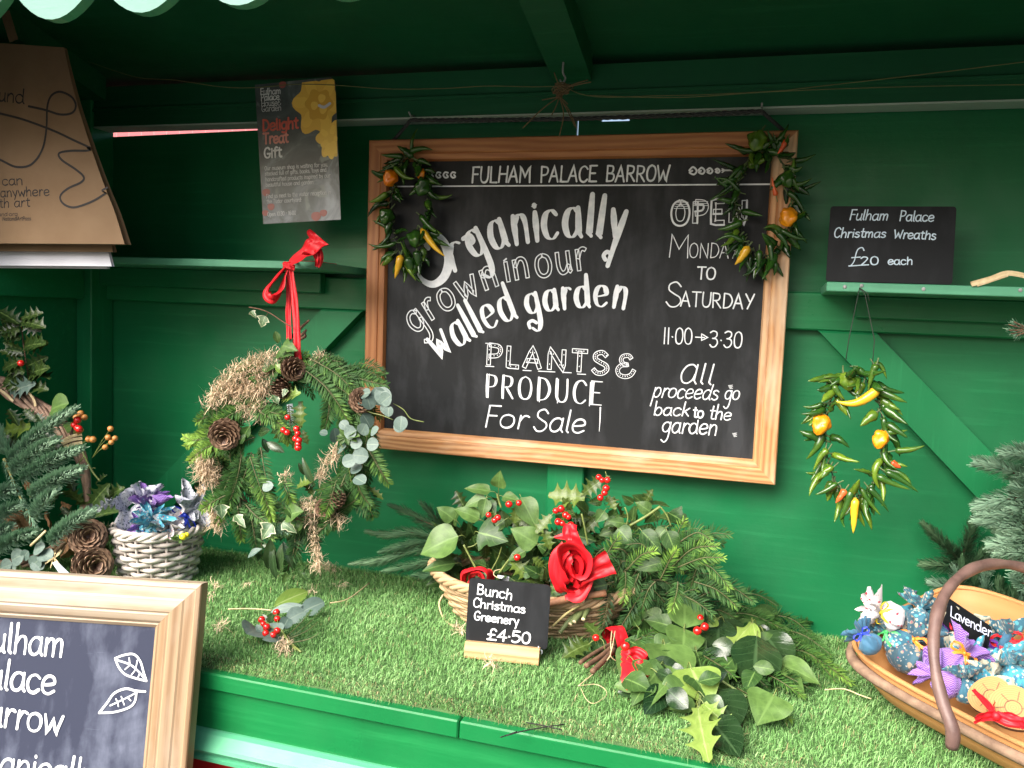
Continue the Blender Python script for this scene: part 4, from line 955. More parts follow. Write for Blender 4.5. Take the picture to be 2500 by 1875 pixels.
# the sprigs one can pick out
KEY = [([(645, 975), (585, 1000), (520, 1040), (455, 1090)], .35, 1.0, .055), ([(590, 1050), (545, 1075), (500, 1095), (462, 1125)], .5, 1.0, .06), ([(570, 1020), (520, 1060), (480, 1075), (448, 1068)], .5, .95, .055),
       ([(590, 1110), (580, 1165), (560, 1225), (530, 1275)], .25, .5, .06), ([(610, 1115), (628, 1170), (650, 1225), (664, 1272)], .35, 1.0, .075), ([(575, 1130), (550, 1190), (535, 1225), (545, 1250)], .2, .4, .05),
       ([(755, 875), (810, 905), (850, 940), (878, 985)], .3, .6, .06), ([(740, 900), (790, 940), (825, 985), (850, 1030)], .25, .55, .065), ([(785, 890), (850, 915), (905, 932), (945, 940)], .25, .45, .045),
       ([(800, 925), (805, 975), (800, 1020), (790, 1050)], .15, .35, .05), ([(895, 1090), (918, 1130), (935, 1160), (948, 1180)], .35, .65, .06), ([(860, 1120), (868, 1160), (880, 1200), (905, 1235)], .25, .5, .06),
       ([(820, 1175), (812, 1205), (800, 1235), (790, 1262)], .3, .6, .075), ([(610, 990), (650, 1015), (675, 1030), (695, 1045)], .3, .8, .06), ([(680, 1005), (690, 1035), (700, 1060), (706, 1080)], .3, .8, .055),
       ([(640, 1000), (668, 1008), (690, 1012)], .3, .6, .06), ([(610, 1245), (618, 1290), (625, 1330), (635, 1360)], .1, .3, .055), ([(580, 1235), (585, 1280), (590, 1320)], .25, .6, .06), ([(560, 1205), (520, 1225), (492, 1245)], .3, .75, .06),
       ([(722, 1295), (718, 1340), (708, 1375), (700, 1395)], .1, .2, .05), ([(690, 1175), (700, 1200), (712, 1225)], .4, .85, .075), ([(880, 975), (870, 1010), (850, 1050)], .1, .25, .04), ([(735, 1280), (755, 1310), (765, 1345)], .1, .3, .04),
       ([(560, 1000), (520, 1010), (480, 1030)], .25, .6, .035), ([(850, 900), (890, 905), (930, 920)], .2, .4, .03), ([(880, 1210), (900, 1240), (912, 1262)], .2, .4, .03)]
for P, t0, t1, d in KEY:
    s = MB(); n = len(P); pts = [wp(x, y, d + .008 * math.sin(math.pi * i / (n - 1))) for i, (x, y) in enumerate(P)]
    yew(s, pts, .026, .0036, .0026, t0 + .08, min(1, t1 + .12), spread=.3, ang=62); s.build('yew_sprig', [M['yew'], M['yew_stem']], WR)
    for rep in range(2):
        s = MB(); o_ = Vector((R.uniform(-.025, .025), R.uniform(.005, .025), R.uniform(-.02, .02))); yew(s, [p + o_ * (1 - .3 * i) for i, p in enumerate(pts)], .024, .0032, .0028, t0 * .6, t1 * R.uniform(.6, 1), spread=.3, ang=60); s.build('yew_sprig', [M['yew'], M['yew_stem']], WR)
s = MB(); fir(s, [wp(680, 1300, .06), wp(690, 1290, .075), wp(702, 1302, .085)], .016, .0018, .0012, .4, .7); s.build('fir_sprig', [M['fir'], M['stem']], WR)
# dry moss
for P, r, n, ln in (([(520, 985), (560, 930), (620, 895), (680, 880)], .026, 1100, .024), ([(560, 960), (610, 950), (650, 940)], .026, 560, .026), ([(590, 990), (625, 1000), (640, 985)], .022, 350, .03), ([(505, 1120), (500, 1145), (520, 1165)], .020, 420, .032),
                    ([(525, 1235), (530, 1265), (528, 1285)], .016, 220, .028), ([(505, 1190), (488, 1200)], .008, 60, .02), ([(790, 1130), (815, 1115), (825, 1090)], .010, 90, .026), ([(745, 1225), (770, 1235), (800, 1245)], .013, 160, .026), ([(690, 1170), (705, 1155)], .009, 50, .02),
                    ([(775, 1170), (790, 1150)], .010, 70, .026), ([(752, 1260), (768, 1290), (770, 1330), (778, 1365), (772, 1385)], .008, 260, .022), ([(820, 1255), (830, 1285)], .006, 50, .03), ([(770, 870), (800, 880)], .012, 120, .02)):
    s = MB(); moss(s, [wp(x, y, .050) for x, y in P], r, int(n * 1.7), ln, .2, (.35, 1.0)); s.build('dry_moss', M['moss'], WR)
# cones
pinecone('pinecone', wp(700, 893, .06), (wp(732, 900, .085) - wp(700, 885, .06)), .048, .025, WR); pinecone('pinecone', wp(556, 1045, .055), (CAM - wp(556, 1040)) * .5 + Vector((-.2, 0, -.45)), .050, .034, WR)
pinecone('pinecone', wp(878, 985, .05), (CAM - wp(878, 985)) * .5 + Vector((.2, 0, .3)), .045, .026, WR); pinecone('pinecone', wp(815, 1238, .065), wp(832, 1198, .075) - wp(812, 1240, .065), .042, .017, WR)
pinecone('pinecone', wp(795, 1240, .04), (CAM - wp(795, 1240)), .04, .022, WR); pinecone('pinecone', wp(695, 925, .05), Vector((-.1, -.5, -1)), .04, .022, WR)
# ivy, holly, laurel, eucalyptus
for b, t, wr, d, sh, mt in (((668, 965), (680, 988), .5, .075, 'lobed', 'ivy_edge'), ((700, 950), (690, 970), .45, .075, 'lobed', 'ivy_edge'), ((538, 1232), (542, 1268), .55, .085, 'lobed', 'ivy_edge'), ((665, 1280), (640, 1318), .55, .085, 'lobed', 'ivy_edge'),
                            ((690, 1275), (725, 1302), .35, .085, 'lobed', 'ivy_edge'), ((575, 1258), (600, 1290), .3, .08, 'lobed', 'ivy_edge'), ((690, 843), (728, 857), .4, .07, 'lobed', 'ivy'), ((680, 858), (718, 868), .4, .065, 'lobed', 'ivy'), ((680, 838), (672, 808), .3, .065, 'ell', 'ivy'),
                            ((685, 880), (640, 905), .35, .06, 'ell', 'ivy'), ((690, 895), (660, 920), .35, .065, 'ell', 'ivy'), ((672, 890), (700, 915), .3, .07, 'ell', 'lime'), ((725, 915), (760, 932), .28, .06, 'ell', 'laurel'), ((610, 920), (625, 940), .4, .075, 'lobed', 'ivy'),
                            ((700, 1258), (742, 1248), .45, .08, 'ivy', 'ivy'), ((700, 1240), (720, 1275), .35, .08, 'ivy', 'ivy'), ((735, 1275), (728, 1300), .4, .07, 'ivy', 'ivy'), ((725, 1190), (765, 1175), .4, .075, 'holly', 'holly'), ((745, 1160), (728, 1130), .22, .07, 'ell', 'laurel'),
                            ((770, 1190), (738, 1115), .10, .075, 'ell', 'laurel'), ((660, 1315), (655, 1390), .2, .07, 'ell', 'laurel'), ((640, 1340), (605, 1362), .22, .07, 'ell', 'euc'), ((690, 1325), (682, 1395), .16, .06, 'ell', 'laurel'), ((665, 1330), (675, 1415), .12, .065, 'ell', 'laurel'),
                            ((690, 1320), (715, 1390), .12, .06, 'ell', 'laurel'), ((675, 1340), (640, 1330), .2, .06, 'ell', 'laurel'), ((630, 1060), (660, 1050), .25, .05, 'ell', 'laurel'), ((640, 1070), (655, 1105), .25, .05, 'ell', 'laurel'), ((650, 1080), (695, 1105), .2, .05, 'ell', 'laurel'),
                            ((640, 1095), (632, 1120), .2, .05, 'ell', 'laurel'), ((610, 1040), (592, 1070), .35, .07, 'ell', 'ivy'), ((600, 1060), (585, 1085), .3, .07, 'ell', 'ivy'), ((570, 1060), (560, 1080), .3, .085, 'ell', 'ivy'), ((690, 975), (735, 960), .35, .05, 'holly', 'lime'),
                            ((735, 980), (735, 1045), .3, .045, 'holly', 'holly'), ((665, 1040), (700, 1085), .3, .045, 'holly', 'holly'), ((740, 1050), (752, 1085), .3, .04, 'holly', 'holly'), ((715, 1095), (730, 1065), .25, .045, 'holly', 'holly'), ((720, 1355), (700, 1290), .2, .03, 'ell', 'ivy'),
                            ((745, 1180), (765, 1210), .35, .06, 'holly', 'holly'), ((540, 1100), (560, 1125), .4, .05, 'holly', 'holly'), ((700, 1400), (690, 1425), .4, .05, 'lobed', 'ivy'), ((735, 1400), (750, 1420), .4, .04, 'lobed', 'ivy'), ((900, 1190), (935, 1220), .22, .04, 'holly', 'holly')):
    s = MB(); leaf_px(s, b, t, Y=YW - d, dt=R.uniform(-.005, .012), shape=sh, wr=wr, tint=rt(.15, .75), roll=R.uniform(-.5, .5), curl=R.uniform(.2, .7), fold=.3, wave=.1)
    s.build({'ivy_edge': 'ivy_leaf', 'ivy': 'ivy_leaf', 'holly': 'holly_leaf', 'laurel': 'laurel_leaf', 'lime': 'holly_leaf', 'euc': 'eucalyptus_leaf'}[mt], M[mt], WR)
for P, L in (([(850, 960), (870, 985), (900, 1005), (935, 1015), (960, 1025)], [((880, 965), (905, 958)), ((870, 975), (900, 990)), ((915, 945), (935, 990)), ((945, 990), (925, 945)), ((930, 985), (955, 965)), ((905, 1000), (895, 965)), ((935, 1010), (945, 985)), ((960, 1040), (990, 1045)), ((885, 1010), (905, 1045))]),
             ([(960, 985), (985, 1000), (1003, 1022), (1035, 1030)], [((980, 1015), (978, 1052)), ((950, 990), (948, 1018))]),
             ([(815, 1055), (835, 1090), (850, 1135), (858, 1180)], [((815, 1045), (820, 1080)), ((800, 1060), (780, 1055)), ((840, 1060), (870, 1050)), ((855, 1085), (885, 1080)), ((845, 1090), (825, 1105)), ((860, 1110), (900, 1115)), ((835, 1130), (870, 1120)), ((870, 1120), (880, 1098)), ((855, 1150), (885, 1140)), ((865, 1165), (892, 1180)), ((830, 1030), (850, 1045)), ((880, 1060), (895, 1035)), ((895, 1085), (925, 1085)), ((905, 1060), (925, 1045))]),
             ([(640, 1180), (660, 1190)], [((640, 1192), (668, 1185))])):
    s = MB(); pts = [wp(x, y, .075) for x, y in P]; tube(s, catmull(pts, 4) if len(pts) > 2 else pts, .0011, 5, 1)
    for b, t in L: leaf_px(s, b, t, Y=YW - R.uniform(.07, .095), dt=R.uniform(-.01, .01), shape='round', wr=R.uniform(.36, .48), tint=rt(.2, .85), roll=R.uniform(-.5, .5), curl=.25, fold=.15)
    s.build('eucalyptus_sprig', [M['euc'], M['stem']], WR)
for P in ([(820, 1000), (850, 1020), (800, 1040)],):
    s = MB()
    for k in range(9):
        a = k * .7; leaf(s, wp(845, 1065, .08), wp(845 + 34 * math.cos(a), 1065 + 22 * math.sin(a), .085), 'ell', .26, rt(.3, .9), R.uniform(-.4, .4), .4, .3)
    s.build('sage_sprig', M['ivy'], WR)
# twig with two pale ivy leaves reaching out at the top
s = MB(); tube(s, catmull([wp(715, 800, .05), wp(690, 785, .05), wp(660, 765, .05), (wp(635, 755, .05)), wp(608, 750, .05)], 5), .0013, 5, 1); tube(s, [wp(655, 762, .05), wp(648, 775, .05)], .0006, 4, 1); tube(s, [wp(622, 752, .05), wp(615, 764, .05)], .0006, 4, 1)
leaf_px(s, (612, 760), (626, 778), Y=YW - .055, shape='lobed', wr=.38, tint=.9, curl=.5, fold=.4); leaf_px(s, (648, 772), (638, 800), Y=YW - .055, shape='lobed', wr=.62, tint=.6, curl=.4, roll=.3)
s.build('ivy_twig', [M['ivy_edge'], M['bark']], WR)
s = MB()
for P in ([(705, 830), (735, 800), (755, 782)], [(715, 835), (740, 815), (748, 805)], [(725, 830), (745, 822), (742, 810)]): tube(s, catmull([wp(x, y, .01) for x, y in P], 4), lambda q: .0045 - .002 * q, 5)
s.build('bark_twig', M['bark'], WR)
B = lambda L: [wp(x, y, .075) for x, y in L]
berries('berries', B([(702, 1019)]), .0075, WR, stems=wp(715, 1005, .06)); berries('berries', B([(692, 1050), (701, 1056)]), .0072, WR, stems=wp(712, 1060, .06))
berries('berries', B([(724, 1047), (727, 1058), (722, 1071), (730, 1075), (728, 1085), (728, 1093)]), .0078, WR, stems=wp(735, 1040, .055))
tg = MB(); P = [wp(700, 988, .03), wp(714, 985, .03), wp(722, 1036, .032), wp(706, 1040, .032)]; tg.add(P + [p + Vector((0, .0006, 0)) for p in P], [(0, 1, 2, 3), (7, 6, 5, 4)]); tg.build('price_tag', M['tagm'], WR, False)
# red ribbon over the shelf edge: two straps, knot, loop and a ragged tail
rb = MB(); K = wp(706, 650, -.005 + .012)
q = lambda x, y, d=.012: wp(x, y, d - .005)
ribbon(rb, [q(706, 655, .016), q(704, 700, .016), q(703, 760, .02), q(705, 828, .03)], (1, 0, 0), .0125, amp=.2); ribbon(rb, [q(708, 655, .02), q(716, 710, .024), q(722, 770, .035), q(724, 830, .055), q(727, 878, .068)], (1, 0, 0), .0165, amp=.18)
ribbon(rb, [q(704, 645, .018), q(740, 618, .03), q(765, 600, .034), q(782, 580, .03)], lambda s: Vector((.25, .3, 1)), .050, folds=3, amp=.13, wfn=lambda s: .32 + 1.0 * s ** .8)
ribbon(rb, [q(745, 615, .034), q(770, 612, .036), q(779, 632, .034), q(775, 652, .03)], lambda s: Vector((.9, .3, .5)), .030, folds=2.5, amp=.2, wfn=lambda s: 1.05 - .65 * s)
ribbon(rb, [q(702, 648, .02), q(676, 675, .036), q(654, 705, .04), q(652, 722, .042), q(668, 728, .04), q(686, 708, .03), q(694, 680, .024), q(703, 655, .018)], lambda s: Vector((.75, -.5, .62)), .030, folds=2, amp=.12, wfn=lambda s: .45 + .75 * math.sin(math.pi * s))
ball(rb, K + Vector((0, -.008, 0)), .011, 0, .5, 10, 8, (1.05, .7, .95), .5, 3); ribbon(rb, [q(692, 646, .026), q(706, 650, .032), q(720, 654, .026)], (0, 0, 1), .013, amp=.2)
ribbon(rb, [q(706, 640, .012), Vector((q(706, 640).x, -.16, 1.602)), Vector((q(706, 640).x, -.06, 1.602))], (1, 0, 0), .012, amp=.1)
rb.build('red_ribbon', M['ribbon'], WR)
# ================================================================== CHILLI WREATHS
def chilli_wreath(label, Y, cx, cy, rx, ry, n, special, hang, loc, dark=0.0, outw=0.65, skip=()):
    t = thing('chilli_wreath', label, 'chilli wreath', loc, 'wreaths of threaded chillies')
    s = MB(); tube(s, [W(cx + rx * math.cos(a), cy + ry * math.sin(a), Y) for a in [2 * math.pi * k / 36 for k in range(36)]], .0012, 5, 0, .5, True)
    for P in hang: tube(s, P, .0008, 4)
    s.build('thread', M['string'], t)
    n = int(n * 1.3)
    for i in range(n):
        a = 2 * math.pi * (i + R.uniform(-.3, .3)) / n; c, sn = math.cos(a), math.sin(a)
        if any(lo < a % 6.283 < hi for lo, hi in skip): continue
        p = W(cx + rx * c, cy + ry * sn, Y - R.uniform(-.004, .010)); out = Vector((c, 0, -sn)); tang = Vector((-sn, 0, -c)) * R.choice((1, -1, -1 if c < 0 else 1))
        v = (out * R.uniform(.0, .8) * (outw / .65) + tang * R.uniform(-.1, .9) + Vector((0, R.uniform(-.6, .05), -.45))).normalized()
        if R.random() < .16: v = (-out * .7 + Vector((0, -.4, -.3))).normalized()
        L = R.uniform(.030, .060); r = R.uniform(.0050, .0090) * (1.15 if L < .045 else 1)
        tt = min(1, max(0, R.gauss(.42 - dark, .2))); k = R.random()
        mt = 'ch_red' if k < -1 else 'ch_green'
        chilli('chilli', p + v * .010, p + v * (.010 + L), r, t, mt, tt if mt == 'ch_green' else .5, R.uniform(.0, .28), R.uniform(.008, .022), None, R.uniform(.1, .24))
    for sp in special:
        if sp[0] == 'lan': _, x, y, rpx, mt, tt, sd, d = sp; p = W(x, y, Y - d); lantern('bonnet_pepper', p, rpx * pxm(p), t, mt, tt, sd, Vector((R.uniform(-.4, .4), .5, 1)))
        else: _, b, tp, rpx, mt, tt, bend, d = sp; p = W(b[0], b[1], Y - d); chilli('chilli', p, W(tp[0], tp[1], Y - d - .004), rpx * pxm(p), t, mt, tt, bend, .012, Vector((0, 0, -1)), .10)
YB = -0.078
chilli_wreath('narrow green chilli wreath with two yellow chillies over chalkboard top left corner', YB - .006, 1000, 512, 44, 130, 46,
  [('lan', 953, 434, 19, 'ch_orange', .25, 2, .018), ('lan', 1026, 423, 13, 'ch_orange', .5, 5, .012), ('lan', 1032, 455, 22, 'ch_green', .35, 1, .012), ('lan', 945, 528, 19, 'ch_green', .4, 3, .016), ('lan', 1016, 582, 21, 'ch_green', .4, 7, .016),
   ('chi', (1028, 558), (1086, 626), 9, 'ch_yellow', .7, .06, .03), ('chi', (979, 622), (964, 680), 10, 'ch_yellow', .45, .05, .03), ('chi', (998, 630), (1004, 665), 15, 'ch_green', .3, .05, .022), ('chi', (1018, 612), (1022, 650), 12, 'ch_green', .25, .1, .02),
   ('chi', (962, 405), (1012, 436), 8, 'ch_green', .75, .15, .026), ('chi', (945, 470), (900, 493), 8, 'ch_green', .85, .1, .024), ('chi', (968, 592), (898, 595), 6, 'ch_green', .4, .12, .022), ('chi', (955, 625), (932, 648), 9, 'ch_green', .7, .1, .022), ('chi', (1000, 372), (1056, 366), 8, 'ch_green', .5, -.1, .014), ('chi', (1025, 525), (1080, 572), 8, 'ch_green', .55, .1, .02)],
  [[W(1005, 383, YB), W(1000, 352, -.074), W(1003, 340, -.05)]], Vector(W(1000, 680, YB)), .10)
chilli_wreath('broad green chilli wreath with orange bonnet pepper over chalkboard top right corner', YB - .006, 1866, 495, 66, 130, 58,
  [('lan', 1924, 529, 22, 'ch_orange', .7, 4, .02), ('lan', 1850, 343, 25, 'ch_green', .75, 6, .014), ('lan', 1922, 438, 20, 'ch_green', .4, 8, .014), ('lan', 1905, 350, 17, 'ch_green', .2, 2, .01), ('chi', (1828, 601), (1794, 646), 11, 'ch_yellow', .5, .08, .026),
   ('chi', (1895, 478), (1885, 432), 6, 'ch_red', .9, .1, .022), ('chi', (1920, 340), (1898, 375), 7, 'ch_red', .6, .15, .02), ('chi', (1808, 470), (1740, 438), 6, 'ch_green', .35, -.2, .02), ('chi', (1812, 540), (1752, 560), 10, 'ch_green', .5, .08, .024), ('chi', (1815, 590), (1745, 590), 7, 'ch_green', .4, -.2, .026),
   ('chi', (1854, 610), (1853, 664), 9, 'ch_green', .4, .06, .02), ('chi', (1880, 590), (1888, 660), 7, 'ch_green', .3, .06, .024), ('chi', (1898, 570), (1925, 612), 9, 'ch_green', .2, -.14, .02), ('chi', (1905, 560), (1972, 585), 7, 'ch_green', .3, .08, .02), ('chi', (1922, 470), (1966, 525), 8, 'ch_green', .25, -.15, .02), ('chi', (1930, 448), (1984, 434), 7, 'ch_green', .45, .15, .016), ('chi', (1935, 392), (1992, 376), 8, 'ch_green', .4, .1, .012), ('chi', (1850, 368), (1792, 360), 7, 'ch_green', .3, .05, .01)],
  [[W(1880, 372, YB), W(1890, 330, -.074), W(1885, 322, -.05)]], Vector(W(1866, 660, YB)), .14)
YC = -0.262
top = Vector((W(2099, 700, -.245).x, -.243, 1.574))
chilli_wreath('long green chilli wreath with two orange peppers strung from the right shelf edge', YC, 2086, 1062, 70, 150, 54,
  [('lan', 2005, 1036, 24, 'ch_orange', .7, 3, .02), ('lan', 2150, 1072, 21, 'ch_orange', .75, 9, .018), ('lan', 2066, 930, 20, 'ch_green', .85, 5, .02), ('chi', (2147, 948), (2042, 980), 13, 'ch_yellow', .9, .18, .024), ('chi', (2088, 1215), (2083, 1302), 11, 'ch_yellow', .85, .03, .02),
   ('chi', (2064, 1195), (2040, 1228), 9, 'ch_red', .9, .05, .018), ('chi', (2176, 1128), (2200, 1142), 9, 'ch_red', .5, .05, .018), ('chi', (2185, 1100), (2258, 1088), 9, 'ch_green', .65, .06, .018), ('chi', (2010, 985), (1960, 992), 7, 'ch_green', .5, .12, .02), ('chi', (2080, 1195), (2050, 1270), 10, 'ch_green', .5, .1, .02), ('chi', (2100, 1190), (2150, 1258), 7, 'ch_green', .6, .05, .02), ('chi', (2120, 1190), (2170, 1250), 8, 'ch_green', .3, -.06, .02), ('chi', (2140, 1160), (2222, 1195), 9, 'ch_green', .6, .04, .022),
   ('chi', (2160, 1150), (2242, 1202), 9, 'ch_green', .45, -.05, .024), ('chi', (2022, 1098), (1985, 1150), 9, 'ch_green', .8, -.15, .02), ('chi', (2035, 1140), (1990, 1178), 8, 'ch_green', .85, -.1, .022), ('chi', (2045, 1180), (1990, 1208), 8, 'ch_green', .55, .05, .022), ('chi', (2140, 890), (2118, 955), 10, 'ch_green', .6, -.12, .024), ('chi', (2092, 895), (2150, 905), 8, 'ch_green', .6, .3, .012), ('chi', (2135, 890), (2165, 925), 8, 'ch_green', .6, -.3, .014), ('chi', (2035, 940), (2062, 975), 8, 'ch_green', .65, .1, .026), ('chi', (2165, 1055), (2216, 1050), 7, 'ch_green', .7, .06, .016)],
  [[top, W(2072, 830, YC + .005), W(2065, 880, YC)], [top, top + Vector((.01, -.003, -.012)), W(2135, 830, YC + .005), W(2130, 890, YC)], [top, top + Vector((.014, -.004, -.01)), top + Vector((.018, -.004, -.024))]], Vector(W(2086, 1230, YC)), -.2, .6)
# ================================================================== WICKER, BAGS
def wicker_basket(root, c, r0, r1, h, rows, stakes, rod, mat, ax=(1, 1), rim_rods=3, rim_r=None, lift=None, inner=True):
    """woven rods in and out of upright stakes; ax = stretch along the basket's own x / y"""
    c = Vector(c); n = stakes; N = n * 8; lift = lift or (lambda a: 0)
    def P(a, r, z): return c + Vector((math.cos(a) * r * ax[0], math.sin(a) * r * ax[1], z + lift(a) * z / h))
    wv = MB()
    for k in range(rows):
        f = (k + .5) / rows; r = r0 + (r1 - r0) * f; t = R.uniform(.25, .95)
        tube(wv, [P(2 * math.pi * i / N, r + rod * .95 * math.cos(n / 2 * 2 * math.pi * i / N + math.pi * k), h * f + rod * .25 * noise.noise(Vector((i * .12, k, 0)))) for i in range(N)], rod * R.uniform(.9, 1.08), 6, 0, t, True)
    wv.build('weave', mat, root)
    st = MB()
    for i in range(n):
        a = 2 * math.pi * i / n; tube(st, [P(a, r0, 0.002), P(a, (r0 + r1) / 2, h * .5), P(a, r1, h)], rod * .62, 5, 0, .5)
    st.build('stakes', mat, root)
    rm = MB(); rr = rim_r or rod * 0.95
    for k in range(rim_rods):
        ph = 2 * math.pi * k / rim_rods
        tube(rm, [P(a, r1 + rr * 1.1 * math.cos(a * n * .5 + ph), h + rr * .6 + rr * 1.1 * math.sin(a * n * .5 + ph)) for a in [2 * math.pi * i / N for i in range(N)]], rr, 6, 0, R.uniform(.5, 1), True)
    rm.build('rim', mat, root)
    if inner:
        bs = MB(); m = 24; bs.add([P(2 * math.pi * i / m, r0, .006) for i in range(m)], [tuple(range(m))], 0, (0, 0, .2)); bs.build('base', mat, root)
F = {'teal': m_fabric('teal_floral_cotton', (0.019, 0.099, 0.149), [((0.062, 0.26, 0.31), .33, .40, 1), ((0.372, 0.36, 0.298), .30, .36, 1.4), ((0.279, 0.025, 0.05), .12, .16, 1.3)], 55),
     'turq': m_fabric('turquoise_floral_cotton', (0.037, 0.248, 0.341), [((0.019, 0.124, 0.205), .36, .42, 1), ((0.384, 0.446, 0.434), .26, .32, 1.3), ((0.341, 0.031, 0.074), .10, .14, 1.1)], 55),
     'blue': m_fabric('plain_deep_blue_cotton', (0.022, 0.093, 0.167), [((0.031, 0.118, 0.198), .2, .5, .6)], 50),
     'cream': m_fabric('cream_paisley_cotton', (0.384, 0.372, 0.285), [((0.031, 0.161, 0.198), .30, .36, .9), ((0.211, 0.198, 0.124), .14, .2, 2)], 60),
     'cherry': m_fabric('white_cherry_print_cotton', (0.533, 0.508, 0.521), [((0.384, 0.019, 0.043), .17, .22, .8), ((0.186, 0.099, 0.124), .09, .12, 1.7)], 60),
     'zig': m_fabric('purple_zigzag_cotton', (0.124, 0.037, 0.285), [(0.322, 0.211, 0.496)], style='zigzag'),
     'grey': m_fabric('grey_white_lace_cotton', (0.56, 0.58, 0.66), [((0.10, 0.14, 0.18), .30, .36, 1.1), ((0.72, 0.74, 0.78), .24, .30, 2)], 75),
     'brown': m_fabric('teal_brown_paisley_cotton', (0.025, 0.081, 0.118), [((0.26, 0.211, 0.161), .34, .40, 1), ((0.372, 0.384, 0.36), .16, .2, 1.5), ((0.31, 0.031, 0.124), .09, .13, 1.2)], 55)}
RB = {'red': M['ribbon'], 'orange': m_plain('orange_ribbon', (0.85, 0.24, 0.02), None, .4, 30, 0), 'yellow': m_plain('yellow_ribbon', (0.90, 0.72, 0.03), None, .4, 30, 0), 'green': m_plain('bright_green_ribbon', (0.10, 0.68, 0.18), None, .35, 30, 0),
      'purple': m_plain('dark_purple_ribbon', (0.10, 0.015, 0.26), None, .3, 30, 0), 'blue': m_plain('pale_blue_ribbon', (0.22, 0.62, 0.80), None, .35, 30, 0), 'royal': m_plain('royal_blue_ribbon', (0.02, 0.05, 0.50), None, .35, 30, 0), 'white': m_plain('white_ribbon', (0.85, 0.84, 0.88), None, .35, 30, 0)}
def lavender_bag(label, c, axis, r, fab, rib, group, frill=1.0, tails=True, seed=None):
    """gathered cotton pouch: round filled body, tied neck, frilled top, ribbon bow"""
    c = Vector(c); ax = Vector(axis).normalized(); u, w_ = perp(ax); t = thing('lavender_bag', label, 'lavender bag', c - ax * r * .9, group)
    mb = MB(); S = 64; ph = R.uniform(0, 6); prof = [(-.80, .05), (-.76, .40), (-.55, .72), (-.2, .92), (.2, .93), (.5, .74), (.75, .46), (.9, .25), (1.0, .22), (1.1, .36), (1.22, .58), (1.45, .78 * frill), (1.75, 1.05 * frill), (1.82, 1.08 * frill)]
    rows = []
    for i, (z, q) in enumerate(prof):
        row = []; g_ = .05 + max(0, (z + .3)) * .11 + (0.07 if z > 1.2 else 0)
        for k in range(S):
            th = 2 * math.pi * k / S
            pl = math.sin(th * 8 + ph + .8 * math.sin(th * 2) + .5 * z) + .6 * math.sin(th * 5 + 2 * ph - .7 * z) + .4 * math.sin(th * 13 + 3 * ph)
            rr = r * q * (1 + g_ * pl * (1.25 if z > 1.1 else .8) + .24 * noise.noise(Vector((math.cos(th) * 1.6 + ph, math.sin(th) * 1.6, z * 1.6 + ph))) + .10 * noise.noise(Vector((math.cos(th) * 5, math.sin(th) * 5 + ph, z * 5))))
            zz = z + (0.04 * (1 if k % 2 else -1) + .14 * math.sin(th * 3 + ph) + .10 * math.sin(th * 5 + 2 * ph) if z > 1.4 else 0)
            row.append(c + ax * r * zz + (u * math.cos(th) + w_ * math.sin(th)) * rr)
        rows.append(row)
    grid(mb, rows, 0, None, True); mb.build('pouch', F[fab], t)
    if rib:
        rb = MB(); N0 = c + ax * r; face = (CAM - c).normalized(); f = (face - ax * face.dot(ax)).normalized(); s = ax.cross(f)
        tube(rb, [N0 + (f * math.cos(a) + s * math.sin(a)) * r * .31 for a in [2 * math.pi * k / 14 for k in range(14)]], r * .07, 5, 0, .5, True)
        k0 = N0 + f * r * .36
        for sg in (-1, 1):
            ribbon(rb, [k0, k0 + s * sg * r * .40 + f * r * .25 + ax * r * .22, k0 + s * sg * r * .75 + f * r * .2 + ax * r * .05, k0 + s * sg * r * .6 + f * r * .15 - ax * r * .25, k0], f * .6 + ax, r * .17, amp=.08)
            if tails: ribbon(rb, [k0, k0 + s * sg * r * .35 + f * r * .2 - ax * r * .35, k0 + s * sg * r * .5 + f * r * .22 - ax * r * R.uniform(.7, 1.2)], s, r * .17, amp=.1)
        ball(rb, k0 + f * r * .05, r * .13); rb.build('ribbon_bow', RB[rib], t)
    return t
# ------------------------------------------------------------------ whitewashed basket of bags
WB = Vector((-1.378, -0.280, ZC + 0.006)); wb = thing('wicker_basket', 'round whitewashed wicker basket filled with fabric bags beside the hanging wreath', 'basket', WB)
wicker_basket(wb, WB, .080, .100, .120, 10, 18, .0055, M['wicker_white'])
GW = 'lavender bags in the white basket'
def wbp(x, y, h): return G(x, y, h)
for lab, x, y, h, ax, r, fb, rib in (
    ('grey lace print lavender bag at left inside the white wicker basket', 320, 1283, .128, (-.35, -.2, .9), .042, 'grey', None),
    ('purple zigzag lavender bag standing highest in the white wicker basket', 362, 1268, .150, (.15, -.1, 1), .034, 'zig', 'purple'),
    ('grey lace print lavender bag at right inside the white wicker basket', 430, 1280, .128, (.7, .1, .7), .044, 'grey', 'royal'),
    ('white and grey lavender bag behind the purple one in white basket', 352, 1252, .165, (-.25, .2, 1), .032, 'grey', 'white'),
    ('turquoise floral lavender bag with pale blue bow in white wicker basket', 368, 1302, .128, (.35, -.3, .8), .032, 'turq', 'blue'),
    ('white cherry print lavender bag at front rim of white wicker basket', 405, 1302, .126, (.5, -.4, .7), .026, 'cherry', 'blue'),
    ('small purple zigzag lavender bag tucked low in white wicker basket', 338, 1302, .125, (.5, -.3, .6), .022, 'zig', None)):
    lavender_bag(lab, wbp(x, y, h), ax, r, fb, rib, GW)
s = MB()
for k in range(14):
    a = R.uniform(0, 6.28); p = G(437, 1316, .128); leaf(s, p, p + Vector((math.cos(a) * .018, math.sin(a) * .012 - .005, R.uniform(-.004, .012))), 'ell', .25, rt(), R.uniform(-1, 1))
ball(s, G(447, 1310, .136), .008, 1); ball(s, G(456, 1306, .134), .006, 1)
